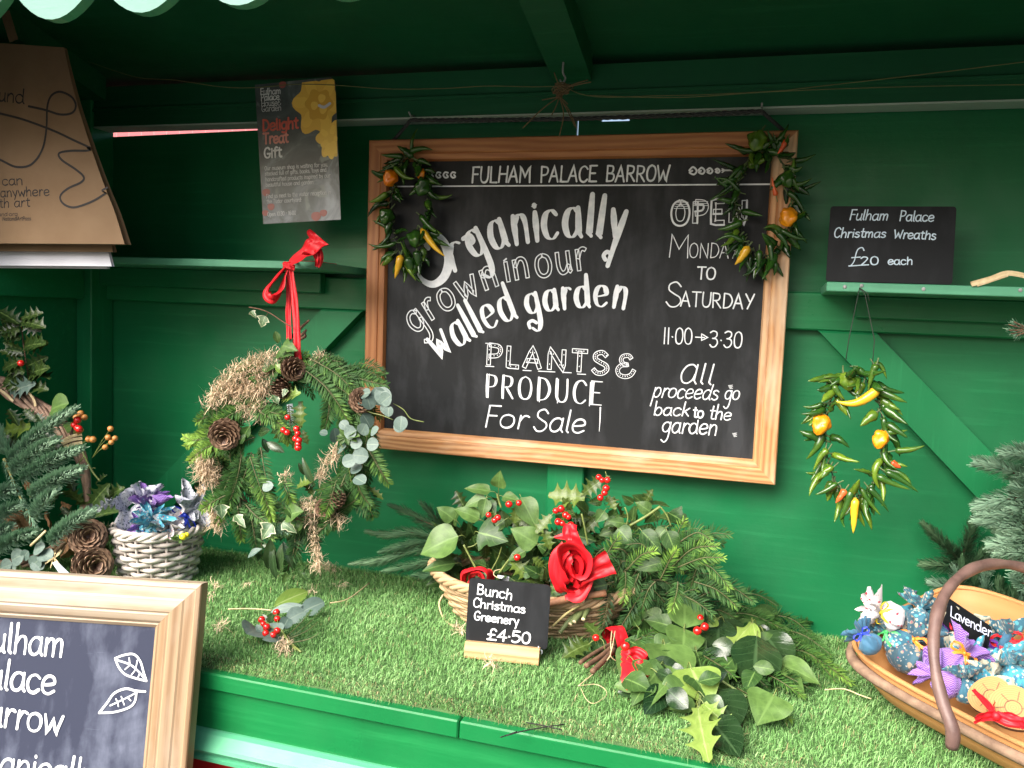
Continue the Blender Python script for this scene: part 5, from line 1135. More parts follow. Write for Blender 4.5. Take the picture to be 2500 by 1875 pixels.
tag(s.build('dried_flower_sprig', [M['ivy'], RB['yellow']]), 'little green and yellow flower sprig in the white basket', 'sprig')

# ================================================================== WOODEN TRUG
u_ = Vector((.66, -.75, 0)).normalized(); w_ = Vector((.75, .66, 0)).normalized(); TC = Vector((.147, -.347, .925)) + u_ * .30 + w_ * .150
tr = thing('trug', 'shallow pale wooden trug with brown bark handle full of lavender bags', 'trug', Vector((TC.x, TC.y, ZC + .01)))
HL, HWd = .305, .155
def rr_pt(a, hl, hw, rad, z):
    """rounded rectangle point at angle-parameter a in 0..1"""
    c, s = math.cos(a), math.sin(a); e = 0.34
    x = hl * math.copysign(abs(c) ** e, c); y = hw * math.copysign(abs(s) ** e, s)
    tilt = 0.046 * (y / HWd) + 0.012 * (x / HL) ** 2
    return Vector((TC.x, TC.y, 0)) + u_ * x + w_ * y + Vector((0, 0, z + tilt * min(1, max(0, (z - ZC) / .12))))
NA = 72; AA = [2 * math.pi * i / NA for i in range(NA)]; ZR = .962
prof = [(.60, .50, .842), (.74, .68, .850), (.86, .83, .872), (.94, .93, .905), (.985, .98, .935), (1.0, 1.0, ZR)]
b = MB(); rows = []; ds = []
for fl, fw, z in prof: rows.append([rr_pt(a, HL * fl, HWd * fw, 0, z) for a in AA]); ds += [(a * .19, z * 1.2, 3.0) for a in AA]
grid(b, rows, 0, ds, True)
inn = [[p.lerp(Vector((TC.x, TC.y, p.z + .004)), .025) + Vector((0, 0, .002)) for p in r] for r in rows]; grid(b, [r[::-1] for r in inn], 0, [d for k in range(len(prof)) for d in ds[k * NA:(k + 1) * NA][::-1]], True)
b.add(rows[0], [tuple(range(NA - 1, -1, -1))], 0, (0.1, 0.1, 1)); b.add([q + Vector((0, 0, .002)) for q in inn[0]], [tuple(range(NA))], 0, [(q.dot(u_), q.dot(w_), 5.0) for q in inn[0]])
grid(b, [rows[-1], inn[-1]], 0, [(a * .19, 0, 2.0) for a in AA] * 2, True); b.build('body', M['trug'], tr)
for k, (z0, off, m, rd) in enumerate(((ZR - .012, .006, M['bark'] if False else m_plain('trug_bark', (0.24, 0.16, 0.105), (0.12, 0.07, 0.045), .8, 45, .5, 160), .0095),)):
    rm = MB(); tube(rm, [rr_pt(a, HL + off, HWd + off, 0, z0 - .004) for a in AA], lambda s: rd * (1 + .12 * math.sin(s * 40)), 7, 0, .5, True); rm.build('bark_rim', m, tr)
rm = MB(); tube(rm, [rr_pt(a, HL + .002, HWd + .002, 0, ZR + .003) for a in AA], .0045, 6, 0, .5, True); rm.build('rim_strip', M['trug'], tr)
hd = MB(); P = []
for k in range(29):
    t = math.radians(-7 + 194 * k / 28); c, sn = math.cos(t), math.sin(t); P.append(TC - w_ * .047 + u_ * (.018 - .120 * max(0, sn) ** .9) - w_ * (.215 * c) + Vector((0, 0, .019 + .184 * math.copysign(abs(sn) ** .92, sn))))
P = catmull(P, 3); tube(hd, P, lambda s: .0088 * (1 + .10 * math.sin(s * 31) + .06 * math.sin(s * 77)), 10)
hd.build('handle', m_plain('handle_bark', (0.15, 0.090, 0.075), (0.075, 0.042, 0.036), .5, 30, .4, 130), tr)
GT = 'lavender bags in the trug'
for lab, x, y, h, ax, r, fb, rib in (
    ('white cherry print lavender bag with yellow bow at left end of trug', 2176, 1506, .170, (-.9, -.25, .35), .027, 'cherry', 'yellow'),
    ('teal floral lavender bag with bright green bow near left end of trug', 2192, 1570, .125, (-.6, .2, .5), .028, 'teal', 'green'),
    ('small dark blue lavender bag at the extreme left front of trug', 2126, 1573, .147, (-.5, .4, .4), .021, 'blue', 'royal'),
    ('teal and brown paisley lavender bag with orange bow left of handle', 2212, 1606, .105, (.3, .5, .7), .034, 'brown', 'orange'),
    ('turquoise floral lavender bag just behind the trug handle', 2258, 1555, .122, (-.1, .3, 1), .029, 'turq', None),
    ('teal and white lavender bag highest at the back left of trug', 2240, 1518, .160, (.2, .5, .9), .028, 'teal', None),
    ('dark blue lavender bag with purple bow right behind trug handle', 2296, 1556, .122, (.1, .3, .9), .027, 'blue', 'purple'),
    ('cream paisley lavender bag with red bow leaning on the small slate', 2348, 1572, .128, (.1, .5, .9), .029, 'cream', 'red'),
    ('plain deep blue lavender bag below the small slate in trug', 2384, 1590, .112, (.5, .3, .8), .026, 'blue', None),
    ('purple zigzag lavender bag with orange bow in middle of trug', 2322, 1624, .118, (.6, .1, .7), .032, 'zig', 'orange'),
    ('round deep blue lavender bag in the middle of trug', 2412, 1618, .118, (.5, .6, .3), .029, 'blue', 'purple'),
    ('round turquoise floral lavender bag in the middle of trug', 2392, 1650, .112, (-.2, .6, .3), .028, 'turq', None),
    ('purple zigzag lavender bag behind handle at front rim of trug', 2312, 1672, .105, (-.4, .5, .2), .026, 'zig', None),
    ('teal floral lavender bag with red bow at right edge of photo', 2474, 1608, .125, (-.3, .5, .9), .034, 'teal', 'red'),
    ('turquoise floral lavender bag low at right edge of photo', 2480, 1662, .112, (-.4, .1, .9), .029, 'turq', None),
    ('cream paisley round lavender bag just behind the wood slices', 2442, 1684, .105, (-.3, .5, .4), .026, 'cream', None),
    ('small teal floral lavender bag beside the red bow of wood slices', 2362, 1690, .098, (-.2, .2, .9), .023, 'teal', None)):
    lavender_bag(lab, G(x, y, h - .012), ax, r * .95, fb, rib, GT)
# little slate leaning inside
S0, S1, S2 = G(2300, 1522, .142), G(2406, 1598, .122), G(2441, 1552, .167)
pu = (S1 - S0).normalized(); PLv = Plane(S0, pu, S2 - S1); s = MB(); card(s, PLv, (S1 - S0).length, (S2 - S1).length, .003, .006)
ls = thing('price_sign', 'little black slate lettered Lavender leaning inside the wooden trug', 'price sign', S1); s.build('slate', M['slate_dark'], ls, False)
t = MB(); write(t, PLv, 'Lavender', [(2322, 1504), (2420, 1556)], 26, 3.6, 15); t.build('lettering', m_plain('violet_white_chalk', (0.62, 0.66, 0.82), (0.5, 0.54, 0.7), .8, 60, 0), ls, False)
# two wood slices tied with a red ribbon
def wood_slice(c, n, r, label):
    t = thing('wood_slice', label, 'wood slice', c, 'sliced wood decorations'); c = Vector(c); n = Vector(n).normalized(); a, b2 = perp(n); mb = MB(); K = 28
    ring_ = [(a * math.cos(2 * math.pi * k / K) + b2 * math.sin(2 * math.pi * k / K)) * r * (1 + .05 * math.sin(6 * math.pi * k / K)) for k in range(K)]
    vs = [c + q for q in ring_] + [c + q - n * .008 for q in ring_]
    mb.add(vs, [tuple(range(K)), tuple(range(2 * K - 1, K - 1, -1))] + [(i, K + i, K + (i + 1) % K, (i + 1) % K) for i in range(K)]); mb.m = [0, 0] + [1] * K
    s = NT('wood_slice_face'); x = s.n('VectorMath', operation='LENGTH'); s.l(s.obj(), x.inputs[0]); f = s.math('SINE', s.math('MULTIPLY', s.math('ADD', x.outputs['Value'], s.math('MULTIPLY', s.noise(s.obj(), 60), .004)), 1900)); s.set(Base_Color=s.ramp(f, (0.0, (0.33, 0.155, 0.042)), (1.0, (0.40, 0.20, 0.06))), Roughness=.6)
    mb.build('slice', [s.m, M['bark']], t, False)
    d = MB(); pl = Plane(c, a, b2)
    for a0, r0, r1 in ((.2, .35, .8), (1.0, .3, .7), (2.2, .4, .8), (3.3, .3, .75), (4.4, .4, .8), (5.4, .3, .7)): pen(d, pl, [Vector((math.cos(a0) * r * r0, math.sin(a0) * r * r0, 0)), Vector((math.cos(a0 + .12) * r * r1, math.sin(a0 + .12) * r * r1, 0))], .0011)
    pen(d, pl, [Vector((math.cos(q) * r * .33, math.sin(q) * r * .33, 0)) for q in [k * .3 for k in range(22)]], .0012); d.build('burnt_drawing', M['bark'], t, False); return t
cn = (CAM - G(2470, 1725, .1)).normalized() + Vector((0, .1, .5))
wood_slice(G(2474, 1728, .122), cn, .034, 'round orange wood slice with burnt drawing resting on trug rim'); wood_slice(G(2420, 1700, .112), cn + Vector((-.2, 0, 0)), .032, 'wood slice half hidden behind the other slice in trug')
rb = MB(); k0 = G(2432, 1748, .130)
for P in ([(2376, 1683), (2400, 1712), (2432, 1748)], [(2382, 1690), (2412, 1716), (2432, 1748)]): ribbon(rb, [G(x, y, .125) for x, y in P], Vector((.6, .6, .5)), .006, amp=.1)
for P, wd in (([(2432, 1748), (2405, 1748), (2380, 1756)], .013), ([(2432, 1748), (2465, 1762), (2505, 1766)], .016), ([(2432, 1748), (2426, 1728), (2428, 1715)], .008), ([(2432, 1748), (2470, 1750), (2500, 1772)], .012)): ribbon(rb, [G(x, y, .128) for x, y in P], Vector((.2, .2, 1)), wd, amp=.12)
ball(rb, k0, .006); tag(rb.build('ribbon_bow', M['ribbon']), 'red ribbon bow tied to the wood slices on trug rim', 'ribbon')

# ================================================================== CENTRAL WICKER BASKET OF GREENERY
BC = Vector((-.472, -.205, ZC + .006)); cbk = thing('wicker_basket', 'long low brown wicker basket holding bunches of Christmas greenery', 'basket', BC)
wicker_basket(cbk, BC, .165, .225, .082, 11, 26, .0038, M['wicker'], (1, .52), 4, .0062, lambda a: .016 * math.cos(a) ** 4)
rf_ = MB(); tube(rf_, catmull([W(1082, 1452, -.24), W(1072, 1475, -.255), W(1084, 1512, -.265), G(1108, 1530, .012)], 6), .0022, 5); rf_.build('raffia_end', M['raffia'], cbk)
# ---- spruce bunch sticking out to the left
sb = thing('greenery_bunch', 'dark spruce sprays reaching out of the left side of the basket', 'greenery bunch', W(1085, 1400, -.2), 'bunches of greenery in the basket')
for P, t0, t1 in (([(1100, 1345), (1010, 1345), (935, 1368), (866, 1376)], .3, .75), ([(1100, 1320), (1020, 1302), (950, 1305), (906, 1300)], .3, .65), ([(1100, 1300), (1040, 1275), (1000, 1255), (962, 1238)], .25, .55), ([(1100, 1360), (1040, 1375), (990, 1385), (950, 1392)], .2, .5), ([(1090, 1330), (1030, 1325), (980, 1335), (940, 1345)], .15, .45), ([(1100, 1310), (1060, 1260), (1035, 1235)], .1, .3), ([(1110, 1370), (1060, 1400), (1020, 1405)], .1, .3)):
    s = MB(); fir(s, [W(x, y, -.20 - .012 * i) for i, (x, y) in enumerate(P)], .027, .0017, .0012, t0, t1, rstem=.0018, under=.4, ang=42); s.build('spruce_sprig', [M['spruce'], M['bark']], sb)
# ---- ivy and holly bunch with red bow in the middle
ib = thing('greenery_bunch', 'ivy and holly bunch with red berries and a big red bow', 'greenery bunch', W(1300, 1450, -.25), 'bunches of greenery in the basket')
YI = -.235
def cloud(root, n, box_, Y0, Y1, kinds, L=(.03, .055), t=(.05, .6)):
    for i in range(n):
        x = R.uniform(box_[0], box_[2]); y = R.uniform(box_[1], box_[3]); Y = R.uniform(Y0, Y1); sh, mt, wr = R.choice(kinds); p = W(x, y, Y); a = R.uniform(-2.6, 2.6) + math.pi / 2 * 0
        d = Vector((math.sin(a), R.uniform(-.6, .1), math.cos(a) * .8 - .1)).normalized(); s = MB(); leaf(s, p, p + d * R.uniform(*L), sh, wr * R.uniform(.85, 1.1), rt(*t), R.uniform(-.9, .9), R.uniform(.2, .8), .3, 0, .1)
        tube(s, catmull([p - d * .004 + Vector((0, .02, -.015)), p - d * .002, p + d * .004], 3), .0007, 4, 1); s.build({'ivy': 'ivy_leaf', 'holly': 'holly_leaf', 'laurel': 'laurel_leaf'}[mt], [M[mt], M['stem']], root)
KI = [('ivy', 'ivy', .42), ('ivy', 'ivy', .36), ('lobed', 'ivy', .5), ('holly', 'holly', .34), ('holly', 'holly', .4)]
cloud(ib, 60, (1090, 1270, 1420, 1440), -.15, -.23, KI, (.034, .06), (.02, .4)); cloud(ib, 46, (1090, 1340, 1430, 1440), -.19, -.25, KI, (.03, .055), (.02, .35)); cloud(ib, 26, (1200, 1395, 1420, 1470), -.27, -.32, KI, (.025, .045), (.05, .5)); cloud(ib, 50, (1380, 1240, 1640, 1410), -.16, -.21, KI, (.03, .055), (.02, .4))
cloud(ib, 14, (1100, 1235, 1330, 1290), -.17, -.2, KI, (.03, .05), (.1, .6)); cloud(ib, 12, (1380, 1215, 1600, 1270), -.17, -.2, KI, (.03, .045), (.1, .5))
for b, tp, sh, mt, wr, tn, d in (((1217, 1191), (1222, 1148), 'ivy', 'ivy', .40, .85, 0), ((1198, 1200), (1132, 1193), 'ivy', 'ivy', .27, .7, 0), ((1187, 1216), (1134, 1236), 'ivy', 'ivy', .30, .75, .01), ((1186, 1218), (1176, 1266), 'ivy', 'ivy', .36, .6, .02), ((1170, 1268), (1108, 1243), 'ivy', 'ivy', .34, .85, .02), ((1190, 1222), (1210, 1260), 'ivy', 'ivy', .36, .1, .01),
      ((1227, 1212), (1272, 1224), 'ivy', 'ivy', .32, .65, 0), ((1272, 1215), (1312, 1294), 'ivy', 'ivy', .34, .75, .01), ((1168, 1300), (1242, 1322), 'lobed', 'ivy', .52, .15, .03), ((1311, 1328), (1246, 1290), 'ivy', 'ivy', .42, .95, .035), ((1119, 1310), (1026, 1354), 'ivy', 'ivy', .42, .9, .03), ((1108, 1268), (1066, 1238), 'ivy', 'ivy', .42, .7, .015), ((1112, 1376), (1030, 1395), 'ivy', 'ivy', .25, .35, .02),
      ((1428, 1214), (1338, 1209), 'holly', 'holly', .34, .9, .01), ((1424, 1206), (1472, 1170), 'holly', 'holly', .36, .35, .015), ((1262, 1232), (1255, 1278), 'holly', 'holly', .36, .7, .02), ((1346, 1258), (1308, 1302), 'holly', 'holly', .34, .6, .025), ((1328, 1292), (1343, 1342), 'holly', 'holly', .36, .65, .03), ((1250, 1368), (1292, 1412), 'holly', 'holly', .42, .75, .03), ((1325, 1382), (1300, 1362), 'holly', 'holly', .4, .6, .03), ((1485, 1212), (1503, 1244), 'holly', 'holly', .4, .75, .02), ((1480, 1160), (1486, 1180), 'holly', 'holly', .4, .7, .01), ((1395, 1245), (1372, 1215), 'holly', 'holly', .35, .6, .015),
      ((1588, 1250), (1550, 1226), 'ivy', 'ivy', .42, .6, .01), ((1476, 1247), (1454, 1276), 'ivy', 'ivy', .46, .45, .02), ((1524, 1278), (1484, 1272), 'ivy', 'ivy', .36, .5, .02), ((1508, 1290), (1544, 1332), 'ivy', 'ivy', .45, .3, .03), ((1566, 1296), (1618, 1354), 'ivy', 'ivy', .30, .2, .03), ((1626, 1290), (1598, 1324), 'ivy', 'ivy', .4, .45, .015), ((1628, 1296), (1654, 1362), 'ivy', 'ivy', .34, .2, .03), ((1620, 1374), (1550, 1392), 'ivy', 'ivy', .26, .3, .045), ((1483, 1428), (1404, 1446), 'ivy', 'ivy', .40, .1, .05), ((1232, 1270), (1196, 1300), 'ivy', 'ivy', .4, .3, .02), ((1285, 1345), (1240, 1370), 'ivy', 'ivy', .35, .35, .03), ((1340, 1352), (1310, 1330), 'ivy', 'ivy', .4, .25, .03)):
    s = MB(); leaf_px(s, b, tp, Y=YI - d, dt=R.uniform(0, .014), shape=sh, wr=wr, tint=tn, roll=R.uniform(-.3, .3), curl=R.uniform(.2, .6), fold=.22, wave=.1)
    p = W(b[0], b[1], YI - d); q = W(tp[0], tp[1], YI - d); dd = (p - q).normalized(); tube(s, catmull([p - dd * .004, p + dd * .008 + Vector((0, .004, -.001)), p + dd * .014 + Vector((0, .014, -.012))], 4), .0008, 4, 1)
    s.build('holly_leaf' if mt == 'holly' else 'ivy_leaf', [M[mt], M['stem']], ib)
for P, r in (([(1224, 1240), (1216, 1216), (1214, 1205)], .0022), ([(1166, 1395), (1150, 1365), (1132, 1330)], .0024), ([(1538, 1283), (1575, 1262), (1600, 1245), (1612, 1237)], .003), ([(1612, 1237), (1628, 1258), (1638, 1284)], .0016), ([(1435, 1330), (1428, 1290), (1420, 1254)], .002), ([(1218, 1400), (1240, 1370), (1255, 1355)], .0026), ([(1198, 1395), (1215, 1365), (1225, 1335)], .0016), ([(1175, 1310), (1160, 1330), (1142, 1336)], .0012), ([(1312, 1328), (1330, 1328), (1345, 1320)], .001), ([(1528, 1285), (1533, 1262), (1526, 1238)], .0016)):
    s = MB(); tube(s, catmull([W(x, y, YI - .03) for x, y in P], 5), r, 6); s.build('stem', M['stem'], ib)
for P, st in (([(1267, 1228), (1243, 1231)], (1255, 1222)), ([(1193, 1257), (1208, 1270), (1216, 1264)], (1205, 1255)), ([(1357, 1247), (1370, 1242)], (1365, 1255)), ([(1388, 1262), (1381, 1257), (1373, 1278), (1363, 1274)], (1378, 1268)), ([(1263, 1361)], (1250, 1355)), ([(1483, 1172), (1462, 1165), (1470, 1172)], (1478, 1182)), ([(1476, 1203), (1466, 1215), (1480, 1192)], (1476, 1190)), ([(1394, 1282)], (1390, 1275))):
    berries('berries', [W(x, y, YI - .045) for x, y in P], .0072, ib, stems=W(st[0], st[1], YI - .03))
rb = MB(); q = lambda x, y, d=0: W(1398 + (x - 1398) * 1.08, 1392 + (y - 1392) * 1.06, YI - .07 - d)
ribbon(rb, [q(1400, 1400, .01), q(1378, 1420, .03), q(1366, 1380, .04), q(1376, 1346, .045), q(1402, 1342, .045), q(1424, 1362, .04), q(1422, 1394, .03), q(1402, 1404, .015)], lambda s: Vector((.3, -.6, .5)), .052, folds=2.5, amp=.09)
ribbon(rb, [q(1394, 1440, .012), q(1374, 1436, .03), q(1361, 1405, .04), q(1364, 1362, .045), q(1384, 1340, .042)], lambda s: Vector((.9, -.3, .2)), .034, folds=2.5, amp=.12)
ribbon(rb, [q(1402, 1420, .02), q(1392, 1395, .045), q(1388, 1372, .048), q(1398, 1360, .045), q(1410, 1372, .045), q(1408, 1400, .035), q(1400, 1425, .02)], lambda s: Vector((.6, -.6, .1)), .034, folds=2.5, amp=.13)
ribbon(rb, [q(1418, 1350, .02), q(1402, 1325, .03), q(1392, 1305, .03), q(1393, 1286, .025)], lambda s: Vector((.9, .2, .35)), .030, folds=1, amp=.13, wfn=lambda s: .7 + .5 * s - .9 * max(0, s - .6))
ribbon(rb, [q(1393, 1310, .03), q(1376, 1314, .03), q(1356, 1316, .03)], lambda s: Vector((.1, .2, 1)), .022, folds=1, amp=.1, wfn=lambda s: 1.1 - s)
ribbon(rb, [q(1405, 1425, .025), q(1428, 1404, .035), q(1452, 1388, .036), q(1484, 1372, .03)], lambda s: Vector((.25, .1, 1)), .044, folds=2, amp=.13, wfn=lambda s: .42 + .75 * s)
ribbon(rb, [q(1410, 1360, .01), q(1424, 1400, .015), q(1412, 1440, .02), q(1386, 1446, .02)], lambda s: Vector((.9, -.5, .1)), .045, folds=2.5, amp=.12)
rb.build('red_bow', M['ribbon'], ib)
rb = MB(); q = lambda x, y, d=0: W(x, y, YI - .045 - d)
ribbon(rb, [q(1133, 1430), q(1138, 1398, .01), q(1165, 1390, .016), q(1192, 1396, .012), q(1198, 1425, .005)], lambda s: Vector((.1, -1, .35)), .032, folds=2.5, amp=.14); ribbon(rb, [q(1146, 1428, .012), q(1152, 1406, .02), q(1168, 1400, .024), q(1180, 1412, .02)], lambda s: Vector((.2, -.7, .6)), .024, folds=2, amp=.16)
rb.build('red_bow', M['ribbon'], ib)
s = MB(); P = [W(1215, 1404, -.31), W(1243, 1408, -.31), W(1241, 1424, -.31), W(1213, 1422, -.31)]; s.add(P + [p + Vector((0, .0006, 0)) for p in P], [(0, 1, 2, 3), (7, 6, 5, 4)]); s.build('price_tag', M['paper'], ib, False)
s = MB(); tube(s, catmull([W(1218, 1412, -.312), W(1206, 1404, -.312), W(1208, 1394, -.305), W(1222, 1390, -.30)], 5), .0009, 5); s.build('tag_string', M['raffia'], ib)
# ---- yew bunch on the right with cut stems
yb = thing('greenery_bunch', 'bushy bright tipped yew bunch with cut stems on the right of the basket', 'greenery bunch', W(1600, 1480, -.25), 'bunches of greenery in the basket')
def ysp(root, P, Y, t0, t1, nl=.024, step=.0026, nw=.0026, dd=.0, arch=.008, name='yew_sprig', **k):
    s = MB(); n = len(P); yew(s, [W(x, y, Y - dd * i + 0) + Vector((0, 0, arch * math.sin(math.pi * i / (n - 1)))) for i, (x, y) in enumerate(P)], nl, nw, step, t0, t1, **k); s.build(name, [M['yew'], M['yew_stem']], root)
for P, d, t0, t1 in (([(1475, 1365), (1495, 1340), (1512, 1308)], .06, .45, .9), ([(1530, 1392), (1565, 1365), (1602, 1345)], .065, .45, .95), ([(1527, 1395), (1527, 1430), (1522, 1468)], .07, .4, .9), ([(1635, 1390), (1690, 1350), (1752, 1334)], .045, .4, .75), ([(1640, 1370), (1655, 1310), (1672, 1268)], .02, .4, .85), ([(1655, 1385), (1715, 1372), (1768, 1362)], .05, .4, .8), ([(1690, 1375), (1735, 1395), (1780, 1435)], .045, .35, .75),
      ([(1612, 1415), (1636, 1375), (1652, 1342)], .055, .45, .95), ([(1600, 1420), (1582, 1450), (1566, 1486)], .06, .15, .45), ([(1655, 1420), (1652, 1455), (1640, 1492)], .06, .4, .9), ([(1695, 1420), (1750, 1450), (1800, 1482)], .03, .3, .6), ([(1650, 1330), (1700, 1310), (1735, 1318)], .03, .3, .7), ([(1560, 1400), (1548, 1440), (1530, 1478)], .05, .3, .6), ([(1500, 1420), (1470, 1440), (1440, 1470)], .04, .05, .25), ([(1490, 1390), (1462, 1410), (1430, 1440)], .03, .05, .25), ([(1720, 1430), (1780, 1440), (1840, 1470)], .02, .15, .45), ([(1660, 1450), (1700, 1480), (1740, 1500)], .05, .1, .35), ([(1600, 1380), (1570, 1340), (1530, 1330)], .04, .1, .35), ([(1570, 1440), (1540, 1500), (1510, 1540)], .05, .05, .25), ([(1490, 1450), (1480, 1500), (1470, 1540)], .05, .05, .2)):
    ysp(yb, P, YI - d, t0, t1, dd=.006)
for i in range(95):
    x, y = R.uniform(1470, 1720), R.uniform(1300, 1500); a = R.uniform(-.9, 2.2); L = R.uniform(55, 100); Y = R.uniform(-.17, -.25)
    ysp(yb, [(x, y), (x + L * .5 * math.cos(a), y + L * .5 * math.sin(a) * .7 - 4), (x + L * math.cos(a), y + L * math.sin(a) * .7)], Y, R.uniform(.05, .3), R.uniform(.3, .75), .025, .0030, .0031)
def stick(root, A, B, r, m, cut=True, bend=.004):
    s = MB(); A, B = Vector(A), Vector(B); d = (B - A).normalized(); tube(s, catmull([A, A.lerp(B, .5) + Vector((0, 0, bend)), B], 5), lambda q: r * (1 - .1 * math.sin(q * 9)), 8, 0)
    if cut: tube(s, [B - d * .0005, B + d * .0008], r * .86, 8, 1)
    s.build('cut_stem', [m, M['cut']], root)
stick(yb, W(1480, 1448, -.30), W(1298, 1485, -.345), .0075, m_plain('red_brown_bark', (0.33, 0.16, 0.08), (0.20, 0.09, 0.045), .7, 60, .5, 160)); stick(yb, W(1470, 1420, -.24), W(1420, 1464, -.33), .0085, M['bark'])
stick(yb, W(1415, 1478, -.31), W(1348, 1530, -.345), .0024, m_plain('yellow_stem', (.48, .40, .16), None, .6)); 
for x0, y0, x1, y1 in ((1418, 1490, 1366, 1545), (1425, 1492, 1392, 1524), (1432, 1490, 1402, 1518), (1440, 1485, 1424, 1512)): stick(yb, W(x0, y0, -.29), W(x1, y1, -.335), .0048, m_plain('olive_stem', (.13, .17, .06), (.09, .11, .04), .6))

# ================================================================== FRONT BUNCH lying on the grass
fb = thing('greenery_bunch', 'loose bunch of fir, ivy and big glossy leaves tied with red ribbon on the grass', 'greenery bunch', G(1700, 1600))
def gtip(b, tp, h):
    p = onplane(tp[0], tp[1], G(b[0], b[1], h), Vector((0, -.5, .87))); return p if p.z > ZC + .014 else G(tp[0], tp[1], .014)
def gk(b, tp, h):
    p = G(b[0], b[1], h); return min(1, math.hypot(tp[0] - b[0], tp[1] - b[1]) * pxm(p) / max(1e-4, (gtip(b, tp, h) - p).length)) * 1.3
def gsp(root, P, t0, t1, h0=.02, h1=.03, nl=.024, step=.0024, nw=.0026, **k):
    s = MB(); n = len(P); yew(s, [G(x, y, h0 + (h1 - h0) * i / (n - 1) + .012 * math.sin(math.pi * i / (n - 1))) for i, (x, y) in enumerate(P)], nl, nw, step, t0, t1, flat=(Vector((0, -.5, 1))), **k); s.build('fir_bough', [M['yew'], M['yew_stem']], root)
for P, t0, t1, h0, h1 in (([(1530, 1545), (1590, 1500), (1655, 1475)], .35, .6, .04, .06), ([(1700, 1470), (1780, 1470), (1860, 1500)], .25, .5, .05, .05), ([(1740, 1500), (1830, 1500), (1930, 1545)], .3, .55, .05, .04), ([(1780, 1520), (1900, 1545), (2060, 1640)], .3, .6, .03, .02), ([(1850, 1590), (1960, 1590), (2080, 1670)], .4, .8, .03, .02), ([(1690, 1585), (1750, 1620), (1795, 1655)], .35, .55, .04, .04),
      ([(1800, 1680), (1860, 1715), (1930, 1758)], .4, .8, .03, .015), ([(1850, 1500), (1930, 1510), (1990, 1560)], .25, .5, .05, .03), ([(1640, 1480), (1720, 1440), (1800, 1440)], .15, .4, .07, .08), ([(1730, 1560), (1800, 1600), (1830, 1660)], .15, .4, .03, .03), ([(1820, 1620), (1900, 1660), (1960, 1700)], .3, .6, .03, .02), ([(1530, 1570), (1560, 1560), (1600, 1540)], .4, .6, .03, .05), ([(1680, 1540), (1740, 1540), (1800, 1560)], .1, .35, .03, .04), ([(1760, 1460), (1840, 1450), (1900, 1480)], .1, .35, .06, .06), ([(1640, 1600), (1690, 1640), (1720, 1690)], .1, .3, .02, .03), ([(1600, 1580), (1640, 1620), (1660, 1660)], .05, .25, .02, .02),
      ([(1900, 1560), (1980, 1600), (2040, 1665)], .25, .55, .03, .015), ([(1880, 1530), (1960, 1550), (2030, 1600)], .2, .5, .04, .02)):
    gsp(fb, P, t0, t1, h0, h1)
